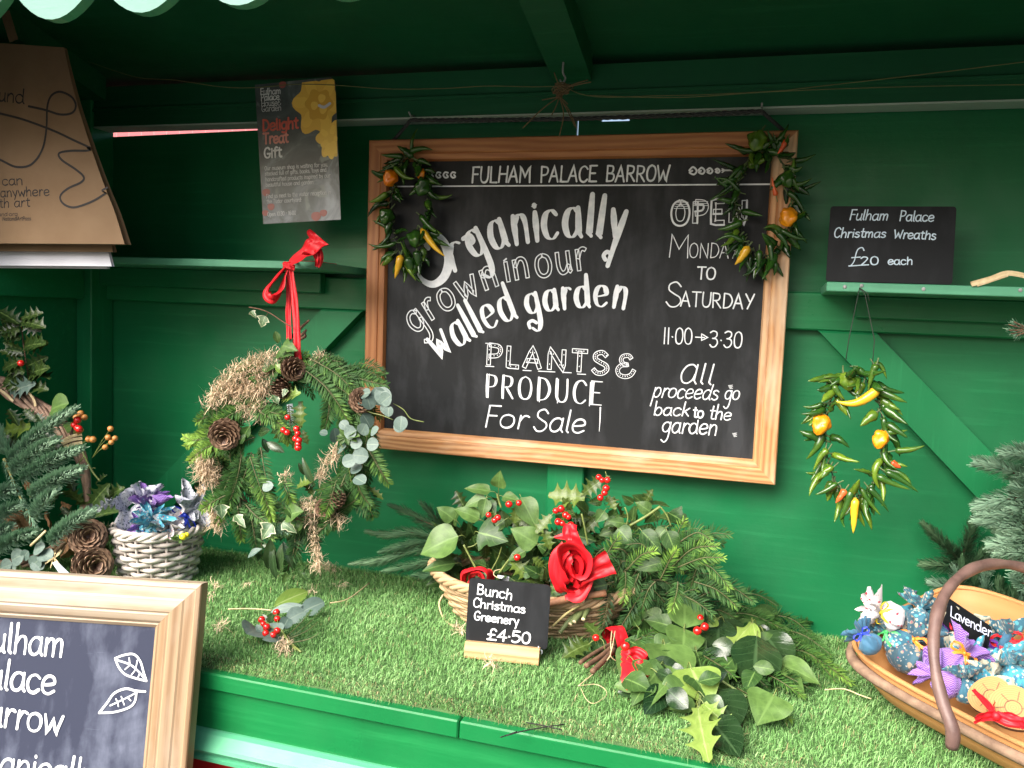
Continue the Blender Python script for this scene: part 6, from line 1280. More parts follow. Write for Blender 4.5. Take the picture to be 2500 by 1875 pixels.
for b, tp, h, sh, mt, wr, tn in (((1670, 1534), (1667, 1452), .07, 'ivy', 'ivy', .40, .85), ((1671, 1535), (1664, 1606), .07, 'ivy', 'ivy', .46, .8), ((1622, 1572), (1656, 1690), .06, 'ivy', 'ivy', .33, .95), ((1612, 1512), (1575, 1495), .06, 'ivy', 'ivy', .4, .75), ((1640, 1530), (1580, 1515), .06, 'ivy', 'ivy', .3, .4),
      ((1687, 1630), (1726, 1720), .06, 'ivy', 'lime', .42, .5), ((1704, 1728), (1728, 1848), .035, 'holly', 'lime', .24, .7), ((1717, 1718), (1774, 1774), .045, 'holly', 'lime', .26, .5), ((1755, 1512), (1755, 1620), .06, 'ell', 'laurel', .28, .3), ((1765, 1510), (1814, 1568), .065, 'ell', 'laurel', .26, .3), ((1848, 1552), (1838, 1674), .07, 'ell', 'laurel', .31, .25), ((1862, 1540), (1922, 1628), .065, 'ell', 'laurel', .29, .3),
      ((1836, 1522), (1754, 1624), .075, 'holly', 'lime', .10, .9), ((1752, 1512), (1716, 1526), .07, 'ivy', 'lime', .3, .5), ((1838, 1520), (1850, 1575), .08, 'ell', 'lime', .16, .6), ((1735, 1684), (1792, 1772), .035, 'ell', 'laurel', .36, .2), ((1722, 1745), (1797, 1838), .03, 'ell', 'laurel', .27, .15), ((1716, 1700), (1760, 1740), .045, 'ell', 'laurel', .3, .9), ((1890, 1696), (1852, 1764), .05, 'ivy', 'ivy', .5, .85), ((1898, 1618), (1992, 1666), .04, 'ivy', 'ivy', .26, .9), ((1920, 1640), (1962, 1704), .03, 'ivy', 'ivy', .2, .6),
      ((1612, 1626), (1546, 1722), .05, 'ivy', 'ivy', .18, .75), ((1625, 1672), (1580, 1728), .045, 'ivy', 'ivy', .2, .8), ((1684, 1690), (1606, 1722), .035, 'ivy', 'ivy', .42, .65), ((1545, 1612), (1600, 1662), .055, 'ell', 'ivy', .26, .35), ((1584, 1678), (1508, 1674), .03, 'ell', 'ivy', .16, .9), ((1580, 1690), (1515, 1690), .02, 'ell', 'laurel', .2, .3), ((1640, 1680), (1660, 1730), .03, 'ell', 'laurel', .35, .2), ((1572, 1560), (1590, 1600), .05, 'ivy', 'ivy', .4, .4), ((1700, 1590), (1712, 1640), .05, 'ivy', 'ivy', .35, .3), ((1690, 1560), (1720, 1600), .05, 'ivy', 'ivy', .35, .5), ((1800, 1560), (1790, 1590), .05, 'ivy', 'ivy', .4, .85), ((1555, 1530), (1535, 1500), .06, 'ivy', 'ivy', .35, .35),
      ((1440, 1572), (1382, 1602), .035, 'holly', 'holly', .36, .3), ((1465, 1560), (1432, 1525), .05, 'holly', 'holly', .34, .3), ((1470, 1590), (1450, 1620), .03, 'holly', 'holly', .34, .2), ((1455, 1555), (1470, 1600), .04, 'ell', 'laurel', .3, .3), ((1420, 1560), (1395, 1575), .03, 'holly', 'holly', .4, .35), ((1600, 1640), (1640, 1660), .05, 'ell', 'laurel', .3, .3)):
    s = MB(); leaf(s, G(b[0], b[1], h), gtip(b, (b[0] + (tp[0] - b[0]) * 1.12, b[1] + (tp[1] - b[1]) * 1.12), h), sh, wr * gk(b, tp, h), tn, R.uniform(-.3, .3), R.uniform(.2, .6), .22, 0, .1, nrm=(CAM - G(b[0], b[1], h)).normalized() * .6 + Vector((0, -.1, .7)))
    p, q = G(b[0], b[1], h), gtip(b, tp, h); dd = (p - q).normalized(); tube(s, catmull([p - dd * .004, p + dd * .010 + Vector((0, 0, .002)), p + dd * .018 + Vector((0, .004, -.018))], 4), .0010, 4, 1)
    s.build({'ivy': 'ivy_leaf', 'lime': 'lime_leaf', 'laurel': 'laurel_leaf', 'holly': 'holly_leaf'}[mt], [M[mt], M['stem']], fb)
for i in range(95):
    x = R.uniform(1520, 1880); y = R.uniform(1500, 1690 if x < 1740 else 1650); h = R.uniform(.015, .055); a = R.uniform(-.6, 2.3); L = R.uniform(52, 92)
    sh, mt, wr = R.choice((('ivy', 'ivy', .4), ('ell', 'laurel', .3), ('ell', 'laurel', .26), ('ivy', 'ivy', .33), ('ell', 'ivy', .28)))
    s = MB(); b = (x, y); tp = (x + L * math.cos(a), y + L * math.sin(a)); leaf(s, G(x, y, h), gtip(b, tp, h), sh, wr * gk(b, tp, h), rt(.05, .55), R.uniform(-.5, .5), R.uniform(.2, .6), .22, 0, .1); s.build('ivy_leaf' if mt == 'ivy' else 'laurel_leaf', M[mt], fb)
for i in range(16):
    x = R.uniform(1540, 1900); y = R.uniform(1470, 1640); a = R.uniform(-.2, .9); L = R.uniform(90, 150)
    gsp(fb, [(x, y), (x + L * .5 * math.cos(a), y + L * .45 * math.sin(a)), (x + L * math.cos(a), y + L * math.sin(a))], R.uniform(.02, .15), R.uniform(.25, .5), .02, .02)
for P, r, m in (([(1512, 1544), (1600, 1545), (1680, 1543), (1730, 1546)], .0048, 'stem'), ([(1500, 1556), (1560, 1580), (1610, 1606), (1690, 1612)], .0036, 'twine'), ([(1750, 1655), (1790, 1680), (1822, 1702)], .0022, 'stem'), ([(1430, 1626), (1470, 1600), (1500, 1575)], .005, 'bark'), ([(1446, 1640), (1475, 1612), (1500, 1585)], .005, 'bark'), ([(1416, 1618), (1455, 1592), (1495, 1570)], .004, 'bark'), ([(1530, 1556), (1545, 1530), (1548, 1490)], .0012, 'stem'), ([(1705, 1728), (1710, 1700), (1700, 1680)], .0025, 'stem')):
    s = MB(); tube(s, catmull([G(x, y, .035) for x, y in P], 5), r, 7); s.build('stem', M[m] if m != 'stem' else m_plain('thick_olive_stem', (.17, .22, .08), (.11, .15, .05), .5), fb)
rb = MB(); q = lambda x, y, h: G(x, y, h)
cc = q(1497, 1566, .030); axd = (G(1600, 1560, .03) - G(1440, 1590, .03)).normalized(); uu = axd.cross(Vector((0, 0, 1))).normalized()
for o in (-.011, -.002, .007):
    rows = [[cc + axd * (o + dx + .0015 * math.sin(3 * a + o * 500)) + (uu * math.cos(a) + Vector((0, 0, 1)) * math.sin(a)) * (.0265 + .0015 * math.sin(5 * a + o * 900) + .0015 * (dx > 0)) for a in [2 * math.pi * k / 24 for k in range(24)]] for dx in (0, .004, .008, .012)]
    grid(rb, rows, 0, None, True)
ribbon(rb, [q(1510, 1590, .04), q(1530, 1602, .052), q(1552, 1596, .056), q(1572, 1612, .05), q(1560, 1632, .045), q(1530, 1630, .04), q(1515, 1604, .04)], Vector((.2, .5, .8)), .026, folds=2, amp=.14); ribbon(rb, [q(1535, 1618, .05), q(1536, 1640, .046), q(1545, 1662, .038), q(1572, 1672, .03)], lambda s: Vector((1, .4, .5)), .036, folds=1, amp=.08, wfn=lambda s: .6 + .7 * s); rb.build('red_ribbon', M['ribbon'], fb)
s = MB(); tube(s, catmull([G(1494, 1540, .062), G(1491, 1570, .06), G(1490, 1600, .045), G(1460, 1635, .018), G(1412, 1675, .012)], 6), .0011, 5); tube(s, catmull([G(1502, 1540, .062), G(1496, 1575, .06), G(1491, 1602, .045), G(1512, 1618, .03)], 6), .0010, 5); tube(s, catmull([G(x, y, .017) for x, y in ((1412, 1675), (1432, 1672), (1455, 1671), (1476, 1682), (1480, 1698), (1452, 1717), (1432, 1708), (1418, 1680))], 5), .0006, 5); s.build('white_twine', M['raffia'], fb)
for P in ([(1710, 1509), (1703, 1540), (1721, 1530)], [(1455, 1557)], [(1527, 1578)]): berries('berries', [G(x, y, .085) for x, y in P], .0078, fb, stems=G(P[0][0] + 15, P[0][1] + 15, .06))

# ================================================================== SMALL BUTTONHOLE SPRAY on the grass
co = thing('buttonhole_spray', 'small spray of eucalyptus, fern and red berries lying alone on the grass', 'flower spray', G(665, 1530))
for b, tp, mt, sh, wr, tn in (((668, 1480), (752, 1444), 'lime', 'ell', .22, .3), ((660, 1495), (740, 1478), 'euc', 'ell', .16, .8), ((735, 1495), (792, 1470), 'euc', 'round', .34, .35), ((700, 1515), (745, 1492), 'euc', 'round', .4, .6), ((632, 1540), (601, 1548), 'euc', 'round', .5, .7), ((668, 1552), (676, 1520), 'euc', 'round', .42, .9), ((640, 1545), (625, 1525), 'euc', 'ell', .3, .4), ((690, 1535), (705, 1508), 'euc', 'round', .4, .3), ((660, 1525), (668, 1495), 'laurel', 'ell', .3, .4), ((650, 1520), (640, 1500), 'laurel', 'ell', .3, .4), ((690, 1560), (640, 1562), 'euc', 'ell', .2, .8)):
    s = MB(); leaf(s, G(b[0], b[1], .022), G(tp[0], tp[1], .035), sh, wr, tn, R.uniform(-.3, .3), .4, .2); s.build({'lime': 'holly_leaf', 'euc': 'eucalyptus_leaf', 'laurel': 'laurel_leaf'}[mt], M[mt], co)
for P in ([(700, 1560), (745, 1530), (800, 1475)], [(705, 1560), (750, 1540), (785, 1510)], [(700, 1555), (735, 1520), (760, 1490)], [(710, 1570), (755, 1560), (780, 1545)]):
    s = MB(); yew(s, [G(x, y, .016 + .012 * i) for i, (x, y) in enumerate(P)], .012, .0014, .0014, .15, .4, flat=Vector((0, -.5, 1))); s.build('fern_sprig', [M['yew'], M['yew_stem']], co)
s = MB(); tube(s, catmull([G(735, 1592, .018), G(705, 1565, .022), G(685, 1535, .03)], 4), .0022, 6); tube(s, catmull([G(722, 1588, .018), G(700, 1560, .02), G(670, 1540, .03)], 4), .0016, 6); s.build('stem', M['stem'], co)
s = MB(); moss(s, [G(685, 1572, .02), G(700, 1585, .018)], .012, 120, .02); s.build('dry_moss', M['moss'], co)
berries('berries', [G(x, y, .036) for x, y in ((675, 1495), (677, 1511), (639, 1513), (643, 1523), (651, 1531), (649, 1546), (667, 1550), (677, 1540))], .0068, co, stems=G(680, 1545, .025))
# ================================================================== LEFT TWIG WREATH
YL = -.35
def lp(x, y, d=0.0): return W(x, y, YL - d)
LW = thing('christmas_wreath', 'woven twig wreath with fir branch, holly and pinecones standing at far left', 'wreath', lp(60, 1400))
tw = MB(); arc = [(-215, 1260), (-230, 1130), (-160, 1000), (-80, 940), (0, 938), (45, 968), (110, 1008), (165, 1062), (200, 1125), (212, 1190), (205, 1240), (170, 1310), (80, 1370), (-40, 1385), (-150, 1340)]
base = catmull([lp(x, y) for x, y in arc], 6, True)
for k in range(9):
    ph = k * .75; tube(tw, [p + Vector((math.cos(i * .22 + ph) * .011, math.sin(i * .3 + ph) * .008, math.sin(i * .25 + ph * 1.3) * .012)) for i, p in enumerate(base)], .0040 + .001 * (k % 3), 6, 0, .5, True)
tw.build('twig_ring', m_plain('grey_brown_twig', (.30, .20, .14), (.17, .10, .07), .8, 40, .4, 160), LW)
for P in ([(148, 1080), (172, 1066), (200, 1060)], [(152, 1084), (176, 1074), (201, 1070)], [(156, 1092), (180, 1084), (201, 1080)], [(0, 952), (18, 966), (32, 980)], [(70, 958), (82, 975), (86, 992)]):
    s = MB(); ribbon(s, [lp(x, y, .016) for x, y in P], Vector((.3, 0, 1)), .007, amp=.05); s.build('raffia_wrap', M['raffia'], LW)
st = MB(); tube(st, catmull([lp(72, 935, .01), lp(60, 860, .01), lp(50, 775, .01)], 6), .0018, 6); st.build('stem', M['bark'], LW)
for i in range(30):
    y = R.uniform(772, 950); x = 48 + (y - 775) * .12; sd = R.choice((-1, 1)); L = R.uniform(38, 66); a = R.uniform(-.5, .6)
    s = MB(); leaf_px(s, (x + sd * 4, y), (x + sd * (4 + L * math.cos(a)), y + L * math.sin(a) - 5), Y=YL - R.uniform(0, .03), dt=R.uniform(-.01, .02), shape='holly', wr=.32, tint=rt(.0, .28), roll=R.uniform(-.8, .8), curl=.4, fold=.3); s.build('holly_leaf', M['holly'], LW)
for b, tp, mt, sh, wr, tn in (((25, 957), (88, 936), 'euc', 'holly', .3, .25), ((75, 1042), (6, 1056), 'holly', 'holly', .32, .8), ((125, 1000), (168, 985), 'ivy', 'round', .5, .7), ((160, 1050), (182, 1030), 'ivy', 'ivy', .4, .9), ((20, 1000), (45, 1040), 'holly', 'holly', .34, .1), ((60, 1000), (90, 1030), 'holly', 'holly', .34, .1), ((90, 1010), (110, 1040), 'holly', 'holly', .34, .05), ((0, 990), (-30, 1030), 'holly', 'holly', .34, .1), ((20, 1060), (60, 1110), 'holly', 'holly', .34, .1), ((110, 1060), (150, 1110), 'holly', 'holly', .3, .05), ((0, 1090), (40, 1110), 'holly', 'holly', .34, .05), ((100, 1120), (140, 1160), 'holly', 'holly', .34, .05), ((160, 1150), (180, 1200), 'holly', 'holly', .34, .1),
      ((225, 1230), (268, 1180), 'holly', 'holly', .32, .15), ((260, 1215), (305, 1190), 'holly', 'holly', .32, .2), ((232, 1262), (290, 1250), 'holly', 'holly', .34, .15), ((240, 1290), (285, 1300), 'holly', 'holly', .34, .2), ((200, 1225), (150, 1200), 'holly', 'holly', .32, .35), ((185, 1230), (235, 1225), 'holly', 'holly', .32, .4), ((240, 1325), (268, 1345), 'holly', 'holly', .34, .2), ((235, 1180), (262, 1160), 'holly', 'holly', .3, .1), ((150, 1240), (185, 1270), 'holly', 'holly', .32, .1), ((180, 1250), (220, 1280), 'holly', 'holly', .32, .1), ((120, 1230), (150, 1200), 'holly', 'holly', .32, .05)):
    s = MB(); leaf_px(s, b, tp, Y=YL - R.uniform(.005, .03), shape=sh, wr=wr, tint=tn, roll=R.uniform(-.5, .5), curl=.4, fold=.3); s.build({'euc': 'pale_holly_leaf', 'ivy': 'ivy_leaf', 'holly': 'holly_leaf'}[mt], M[mt], LW)
for a, b, d, t0, t1 in (((25, 1129), (178, 1003), .055, .45, .6), ((33, 1152), (136, 1078), .06, .5, .7), ((53, 1172), (195, 1098), .06, .45, .55), ((74, 1213), (195, 1148), .065, .5, .6), ((86, 1266), (134, 1204), .07, .5, .65), ((123, 1325), (226, 1250), .075, .5, .7), ((-15, 1350), (84, 1303), .075, .45, .55), ((25, 1112), (-8, 1048), .05, .35, .5), ((-20, 1275), (50, 1238), .06, .4, .5), ((-20, 1215), (32, 1200), .055, .35, .45), ((-30, 1330), (20, 1290), .06, .35, .45)):
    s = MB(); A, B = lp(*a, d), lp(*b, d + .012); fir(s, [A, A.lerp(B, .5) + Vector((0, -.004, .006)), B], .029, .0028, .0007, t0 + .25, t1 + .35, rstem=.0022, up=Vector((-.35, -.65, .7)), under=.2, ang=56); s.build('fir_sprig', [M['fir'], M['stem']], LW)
s = MB(); fir(s, [lp(10, 1120, .05), lp(38, 1190, .06), lp(70, 1255, .07), lp(106, 1330, .075)], .016, .002, .0016, .45, .6, rstem=.0035, ang=60); s.build('fir_stem', [M['fir'], m_plain('yellow_green_twig', (.30, .27, .09), (.2, .18, .06), .7)], LW)
pinecone('pinecone', lp(212, 1318, .03), (CAM - lp(212, 1318)).normalized() + Vector((.1, 0, .2)), .055, .040, LW); pinecone('pinecone', lp(214, 1378, .045), (CAM - lp(214, 1375)).normalized() + Vector((.45, 0, 0)), .065, .042, LW)
for P, wd in (([(10, 1275), (45, 1262), (78, 1285)], .06), ([(150, 1300), (170, 1325), (165, 1360)], .05), ([(112, 1250), (122, 1280), (125, 1300)], .025), ([(150, 1235), (172, 1248)], .03), ([(60, 1180), (80, 1205)], .03)):
    s = MB(); ribbon(s, [lp(x, y, .015) for x, y in P], Vector((.3, -.4, 1)), wd, folds=2, amp=.12); s.build('hessian_strip', M['hessian'], LW)
berries('berries', [lp(x, y, .05) for x, y in ((189, 1025), (181, 1037), (189, 1045), (193, 1047))], .0085, LW, stems=lp(180, 1060, .04)); berries('berries', [lp(51, 887, .04)], .0075, LW)
for L, b in (([(197, 1010), (207, 1019), (186, 1019)], (192, 1045)), ([(264, 1068), (281, 1070), (270, 1047), (272, 1080), (257, 1092)], (225, 1118)), ([(227, 1073), (217, 1072)], (200, 1085)), ([(192, 1052), (197, 1050)], (190, 1065))): berries('ochre_berries', [lp(x, y, .03) for x, y in L], .0078, LW, 'ochre', lp(*b, .02))
s = MB(); tube(s, catmull([lp(200, 1100, .03), lp(225, 1150, .03), lp(245, 1175, .03)], 4), .0022, 6); tube(s, catmull([lp(205, 1115, .02), lp(190, 1140, .02), lp(233, 1143, .02)], 4), .0014, 6); s.build('stem', M['stem'], LW)
for b, tp in (((60, 1352), (28, 1368)), ((82, 1345), (110, 1335)), ((95, 1352), (128, 1362)), ((55, 1365), (70, 1345)), ((80, 1370), (105, 1390)), ((30, 1378), (0, 1388)), ((40, 1385), (12, 1395)), ((100, 1362), (75, 1385))):
    s = MB(); leaf_px(s, b, tp, Y=YL - .085, shape='round', wr=.42, tint=rt(.2, .7), roll=R.uniform(-.4, .4), curl=.3, fold=.15); s.build('eucalyptus_leaf', M['euc'], LW)
s = MB()
for k in range(9): a = R.uniform(-1.6, 2.6); ribbon(s, [lp(132, 1362, .09), lp(132 + 14 * math.cos(a), 1362 + 12 * math.sin(a), .095), lp(132 + 26 * math.cos(a), 1362 + 26 * math.sin(a), .09)], Vector((0, 0, 1)), .0035, amp=.05)
tube(s, catmull([lp(75, 1332, .09), lp(92, 1316, .095), lp(112, 1296, .09)], 4), .003, 5); s.build('raffia_bow', M['raffia'], LW)
s = MB(); P = [lp(127, 1374, .10), lp(138, 1370, .10), lp(174, 1404, .10), lp(150, 1408, .10)]; s.add(P + [p + Vector((0, .0006, 0)) for p in P], [(0, 1, 2, 3), (7, 6, 5, 4)]); s.build('price_tag', M['tagm'], LW, False)

# ================================================================== FIR WREATH at the right edge, spruce sprays behind the trug
FW = thing('christmas_wreath', 'blue green noble fir wreath cut off by the right edge of photo', 'wreath', W(2500, 1400, -.12))
for a, b, t0, t1 in (((2540, 1185), (2390, 1132), .45, .55), ((2550, 1130), (2455, 1108), .4, .5), ((2550, 1270), (2400, 1255), .5, .6), ((2560, 1325), (2450, 1310), .55, .7), ((2540, 1212), (2390, 1236), .5, .62), ((2540, 1290), (2390, 1272), .5, .6), ((2550, 1312), (2440, 1288), .6, .75), ((2540, 1340), (2422, 1330), .6, .75), ((2560, 1362), (2440, 1348), .6, .8), ((2540, 1250), (2460, 1242), .5, .6), ((2560, 1150), (2492, 1110), .45, .5), ((2560, 1400), (2480, 1392), .5, .65), ((2540, 1230), (2480, 1190), .4, .5)):
    s = MB(); A, B = W(*a, -.15), W(*b, -.17); fir(s, [A, A.lerp(B, .5) + Vector((0, -.005, .006)), B], .029, .0028, .0007, t0 + .1, t1 + .15, rstem=.0022, up=Vector((0, -.8, .5)), under=.2, ang=60); s.build('fir_sprig', [M['fir'], M['bark']], FW)
s = MB(); q = [W(2590 + 120 * math.cos(a), 1290 + 170 * math.sin(a), -.10) for a in [2 * math.pi * k / 30 for k in range(30)]]; tube(s, q, .014, 7, 0, .5, True); s.build('twig_ring', M['bark'], FW)
for k in range(44):                                 # the rest of the ring is dressed with fir as well
    a = 2 * math.pi * k / 44 + R.uniform(-.06, .06); ro = R.uniform(.85, 1.1); c_, s_ = math.cos(a), math.sin(a)
    if 2590 + 120 * c_ * 1.2 < 2525: continue
    A = W(2590 + 120 * ro * c_, 1290 + 170 * ro * s_, -.125); a += R.choice((-.5, .5)); B = W(2590 + 150 * ro * math.cos(a), 1290 + 205 * ro * math.sin(a), -.16)
    s = MB(); fir(s, [A, A.lerp(B, .5) + Vector((0, -.01, 0)), B], .024, .0026, .0012, .45, .7, up=Vector((0, -.8, .5)), under=.3, ang=58); s.build('fir_sprig', [M['fir'], M['bark']], FW)
SP = thing('greenery_bunch', 'spread of dark spruce sprays standing against the wall behind the trug', 'greenery bunch', W(2350, 1480, -.05))
for a, b, t0, t1, m in (((2350, 1375), (2258, 1284), .3, .5, 'spruce'), ((2345, 1370), (2378, 1268), .25, .4, 'spruce'), ((2350, 1378), (2258, 1378), .35, .6, 'spruce'), ((2360, 1390), (2408, 1342), .25, .4, 'spruce'), ((2345, 1440), (2276, 1424), .5, .65, 'fir'), ((2350, 1440), (2330, 1390), .45, .6, 'fir'), ((2385, 1395), (2412, 1375), .55, .7, 'fir'), ((2350, 1470), (2350, 1370), .2, .3, 'spruce'), ((2370, 1470), (2385, 1390), .2, .35, 'spruce'), ((2420, 1500), (2440, 1420), .35, .5, 'spruce'), ((2450, 1510), (2480, 1430), .35, .5, 'spruce'), ((2400, 1480), (2400, 1410), .3, .5, 'fir'), ((2470, 1530), (2500, 1440), .35, .5, 'fir'), ((2440, 1520), (2400, 1440), .35, .5, 'spruce'), ((2500, 1550), (2450, 1450), .4, .55, 'spruce'), ((2510, 1560), (2520, 1470), .4, .55, 'spruce'), ((2480, 1545), (2470, 1470), .4, .6, 'spruce')):
    s = MB(); A, B = W(*a, -.045), W(*b, -.06); fir(s, [A, A.lerp(B, .5) + Vector((0, -.006, 0)), B], .025, .0024, .0008, t0 + .05, t1 + .1, rstem=.002, up=Vector((0, -.9, .4)), under=.25, ang=52); s.build('spruce_sprig' if m == 'spruce' else 'fir_sprig', [M[m], M['bark']], SP)
# sprig and raffia on / under the right shelf, at the frame edge
s = MB(); 
for b in ((2462, 792), (2458, 806), (2468, 815), (2475, 785), (2478, 822)): fir(s, [W(2515, 806, -.26), W(*b, -.265)], .012, .0016, .004, .4, .6, under=.6)
tag(s.build('fir_sprig', [M['fir'], M['bark']]), 'stray fir sprig poking in below the right shelf at photo edge', 'fir sprig')
s = MB()
for P, wd in (([(2371, 694), (2420, 680), (2462, 667), (2520, 678)], .009), ([(2385, 696), (2425, 683), (2460, 671)], .006), ([(2462, 667), (2490, 672), (2530, 670)], .006)): ribbon(s, [W(x, y, -.244) for x, y in P], Vector((0, .15, 1)), wd, folds=1, amp=.08)
tag(s.build('raffia_tie', M['raffia']), 'knotted pale raffia strand lying along the right shelf', 'raffia')

# ================================================================== PAPER BAGS hanging at the upper left
def paper_bag(label, Y, edge, m, xl, group, thick=.02, rows_=14, warp=.004):
    """edge: photo pixels down the right side; xl: photo x of the left side"""
    ys = [p[1] for p in edge]; t = thing('paper_bag', label, 'paper bag', W((xl + edge[-1][0]) / 2, edge[-1][1], Y), group)
    mb = MB(); E = catmull([Vector((x, y, 0)) for x, y in edge], 5); fr = []; n = 22; wtot = edge[-1][0] - xl
    for i, e in enumerate(E):
        row = []; f = i / (len(E) - 1)
        for k in range(n + 1):
            s = k / n; x = xl + (e.x - xl) * s; y = e.y + (E[-1].y - e.y) * 0 + (1 - s) * (-34 * (1 - f) - 4 * f)
            d = warp * (noise.noise(Vector((x * .012, y * .009, Y * 9))) * 1.6 + .5 * math.sin(s * 9 + f * 2)) + .010 * math.sin(math.pi * s) * f
            row.append(W(x, y, Y - d))
        fr.append(row)
    grid(mb, fr); bk = [[p + Vector((0, thick * (.35 + .65 * i / (len(E) - 1)), 0)) for p in r] for i, r in enumerate(fr)]; grid(mb, [r[::-1] for r in bk])
    grid(mb, [[fr[i][-1], fr[i][-1].lerp(bk[i][-1], .5) - Vector((.006, 0, 0)), bk[i][-1]] for i in range(len(E))]); grid(mb, [[bk[i][0], fr[i][0]] for i in range(len(E))]); grid(mb, [fr[-1], bk[-1]])
    mb.build('bag', m, t); return t
YG = -.42
pb = paper_bag('front brown paper carrier bag printed with black looping line at upper left', YG, [(157, 116), (168, 170), (188, 250), (214, 335), (250, 440), (281, 520), (304, 596)], M['kraft'], -330, 'stack of hanging paper bags')
paper_bag('second brown paper bag, edge showing under the printed bag', YG + .030, [(150, 120), (190, 300), (240, 470), (276, 615)], M['kraft'], -330, 'stack of hanging paper bags', .012, 14, .002)
paper_bag('white paper bag, lowest edge showing beneath the brown bags', YG + .050, [(140, 130), (180, 300), (235, 500), (273, 650)], M['paper'], -330, 'stack of hanging paper bags', .008, 14, .002)
paper_bag('rear white paper bag just peeking out beneath front white bag', YG + .066, [(130, 130), (170, 300), (225, 500), (262, 656)], M['paper'], -330, 'stack of hanging paper bags', .008, 14, .002)
PG = Plane(W(0, 596, YG - .017), (1, 0, 0), (0, .02, 1)); t = LMB()
for P in ([(-40, 370), (0, 391), (37, 407), (73, 401), (96, 366), (104, 309), (107, 260), (118, 232), (140, 222), (167, 234), (177, 256), (167, 274), (138, 277), (102, 266), (65, 258)], [(-40, 268), (0, 277), (53, 291), (122, 317), (175, 342), (209, 359), (200, 365), (163, 366), (136, 372), (142, 388), (175, 411), (193, 429), (187, 443), (155, 460), (138, 478), (146, 496), (171, 505), (203, 494), (236, 474), (262, 458)]): draw(t, PG, P, 5.2)
write(t, PG, 'fund', [(-24, 243), (54, 252)], 34, 4, 20, jit=0); write(t, PG, 'you can', [(-66, 453), (50, 450)], 22, 3, 14, jit=0); write(t, PG, 'go anywhere', [(-46, 481), (111, 476)], 22, 3, 14, jit=0, dpx=7); write(t, PG, 'with art', [(-36, 507), (65, 503)], 22, 3, 14, jit=0); write(t, PG, 'artfund.org', [(-36, 527), (36, 526)], 9, 1.3, 6, jit=0); write(t, PG, 'NationalArtPass', [(0, 538), (70, 537)], 9, 1.3, 6, jit=0)
from mathutils.bvhtree import BVHTree
_bag = next(c for c in pb.children if c.name.startswith('bag')); _o = origin_of(_bag)
_tree = BVHTree.FromPolygons([v.co + _o for v in _bag.data.vertices], [tuple(q.vertices) for q in _bag.data.polygons])
for q in t.parts:                                   # lay the print onto the paper itself
    for i, v in enumerate(q.v):
        hit = _tree.ray_cast(Vector((v[0], v[1] - .3, v[2])), Vector((0, 1, 0)))[0]
        if hit is not None: q.v[i] = (v[0], hit.y - .0006, v[2])
t.build('printed_lettering', M['ink'], pb, False)
s = MB(); ribbon(s, [W(12, 30, YG + .01), W(22, 62, YG + .005), W(34, 100, YG)], Vector((1, .1, -.2)), .022, amp=.04); s.build('bag_handle', M['kraft'], pb); s = MB(); ribbon(s, [W(-160, 20, YG + .01), W(-150, 90, YG)], Vector((1, .1, 0)), .022, amp=.04); s.build('bag_handle', M['kraft'], pb)

# ================================================================== FLYER, TWINE, RAFFIA KNOT, SCRAPS
q0, q1 = W(643, 547, -.15), W(832, 536, -.15); q3 = W(622, 207, -.15); PF = Plane(q0, q1 - q0, q3 - q0)
fl = thing('flyer', 'glossy dark flyer with yellow flowers and coral lettering hanging from the string', 'flyer', q0)
s = NT('flyer_print'); v = s.obj(); a = s.noise(v, 9, 5, .6, 1.2); z = s.sep(v)[2]
col = s.ramp(s.math('ADD', s.math('MULTIPLY', a, .9), s.math('MULTIPLY', z, -.55)), (.12, (.018, .022, .022)), (.38, (.085, .105, .105)), (.60, (.34, .38, .42)))
col = s.mix(s.ramp(s.noise(s.map(v, (1, 1, 1), (3, 1, 2)), 14, 3, .5, 1), (.60, (0, 0, 0)), (.68, (.6,) * 3)), col, (.28, .33, .30)); s.set(Base_Color=col, Roughness=.32)
mb = MB(); pts = [(622, 207), (808, 188), (819, 200), (832, 536), (643, 547)]; P = [PF.at(PF.uv(*p)) for p in pts]; mb.add(P + [p - PF.n * .0005 for p in P], [(0, 1, 2, 3, 4), (9, 8, 7, 6, 5)]); mb.build('sheet', s.m, fl, False)
def blob(m, c, r, k, amp, h, ph=0, sq=1.0, clip=None, t=.5):
    C0 = PF.uv(*c); kk = pxm(PF.at(C0)); pts = []
    for i in range(48):
        a = 2 * math.pi * i / 48; rr = r * kk * (1 + amp * math.cos(k * a + ph) + .05 * math.sin(3 * a + ph)); p = C0 + Vector((math.cos(a) * rr, math.sin(a) * rr * sq, 0))
        if clip: p.x = min(p.x, clip); p.y = min(p.y, clipy)
        pts.append(p)
    m.add([PF.at(p, h) for p in pts] + [PF.at(C0, h)], [(i, (i + 1) % 48, 48) for i in range(48)], 0, (0, 0, t))
yl = m_tint('printed_yellow', (.50, .22, .015), (.90, .62, .12), .35); clipx = PF.uv(824, 300).x - .002
clipy = PF.uv(800, 191).y - .003
m = MB(); blob(m, (775, 255), 62, 6, .16, .0006, .6, 1.1, clipx, .55); blob(m, (779, 255), 36, 6, .12, .0008, .6, 1, clipx, .35); blob(m, (806, 338), 34, 6, .18, .0007, .2, 1.25, clipx, .75); blob(m, (808, 365), 20, 5, .2, .0009, 1, 1, clipx, .95)
for k in range(6): a = k * 1.047 + .1; blob(m, (777 + 44 * math.cos(a), 255 + 46 * math.sin(a)), 17, 2, .25, .00075, 2 * a, 1, clipx, .72)
for k in range(5): a = k * 1.256; blob(m, (807 + 18 * math.cos(a), 338 + 22 * math.sin(a)), 9, 2, .25, .00095, 2 * a, 1, clipx, .9)
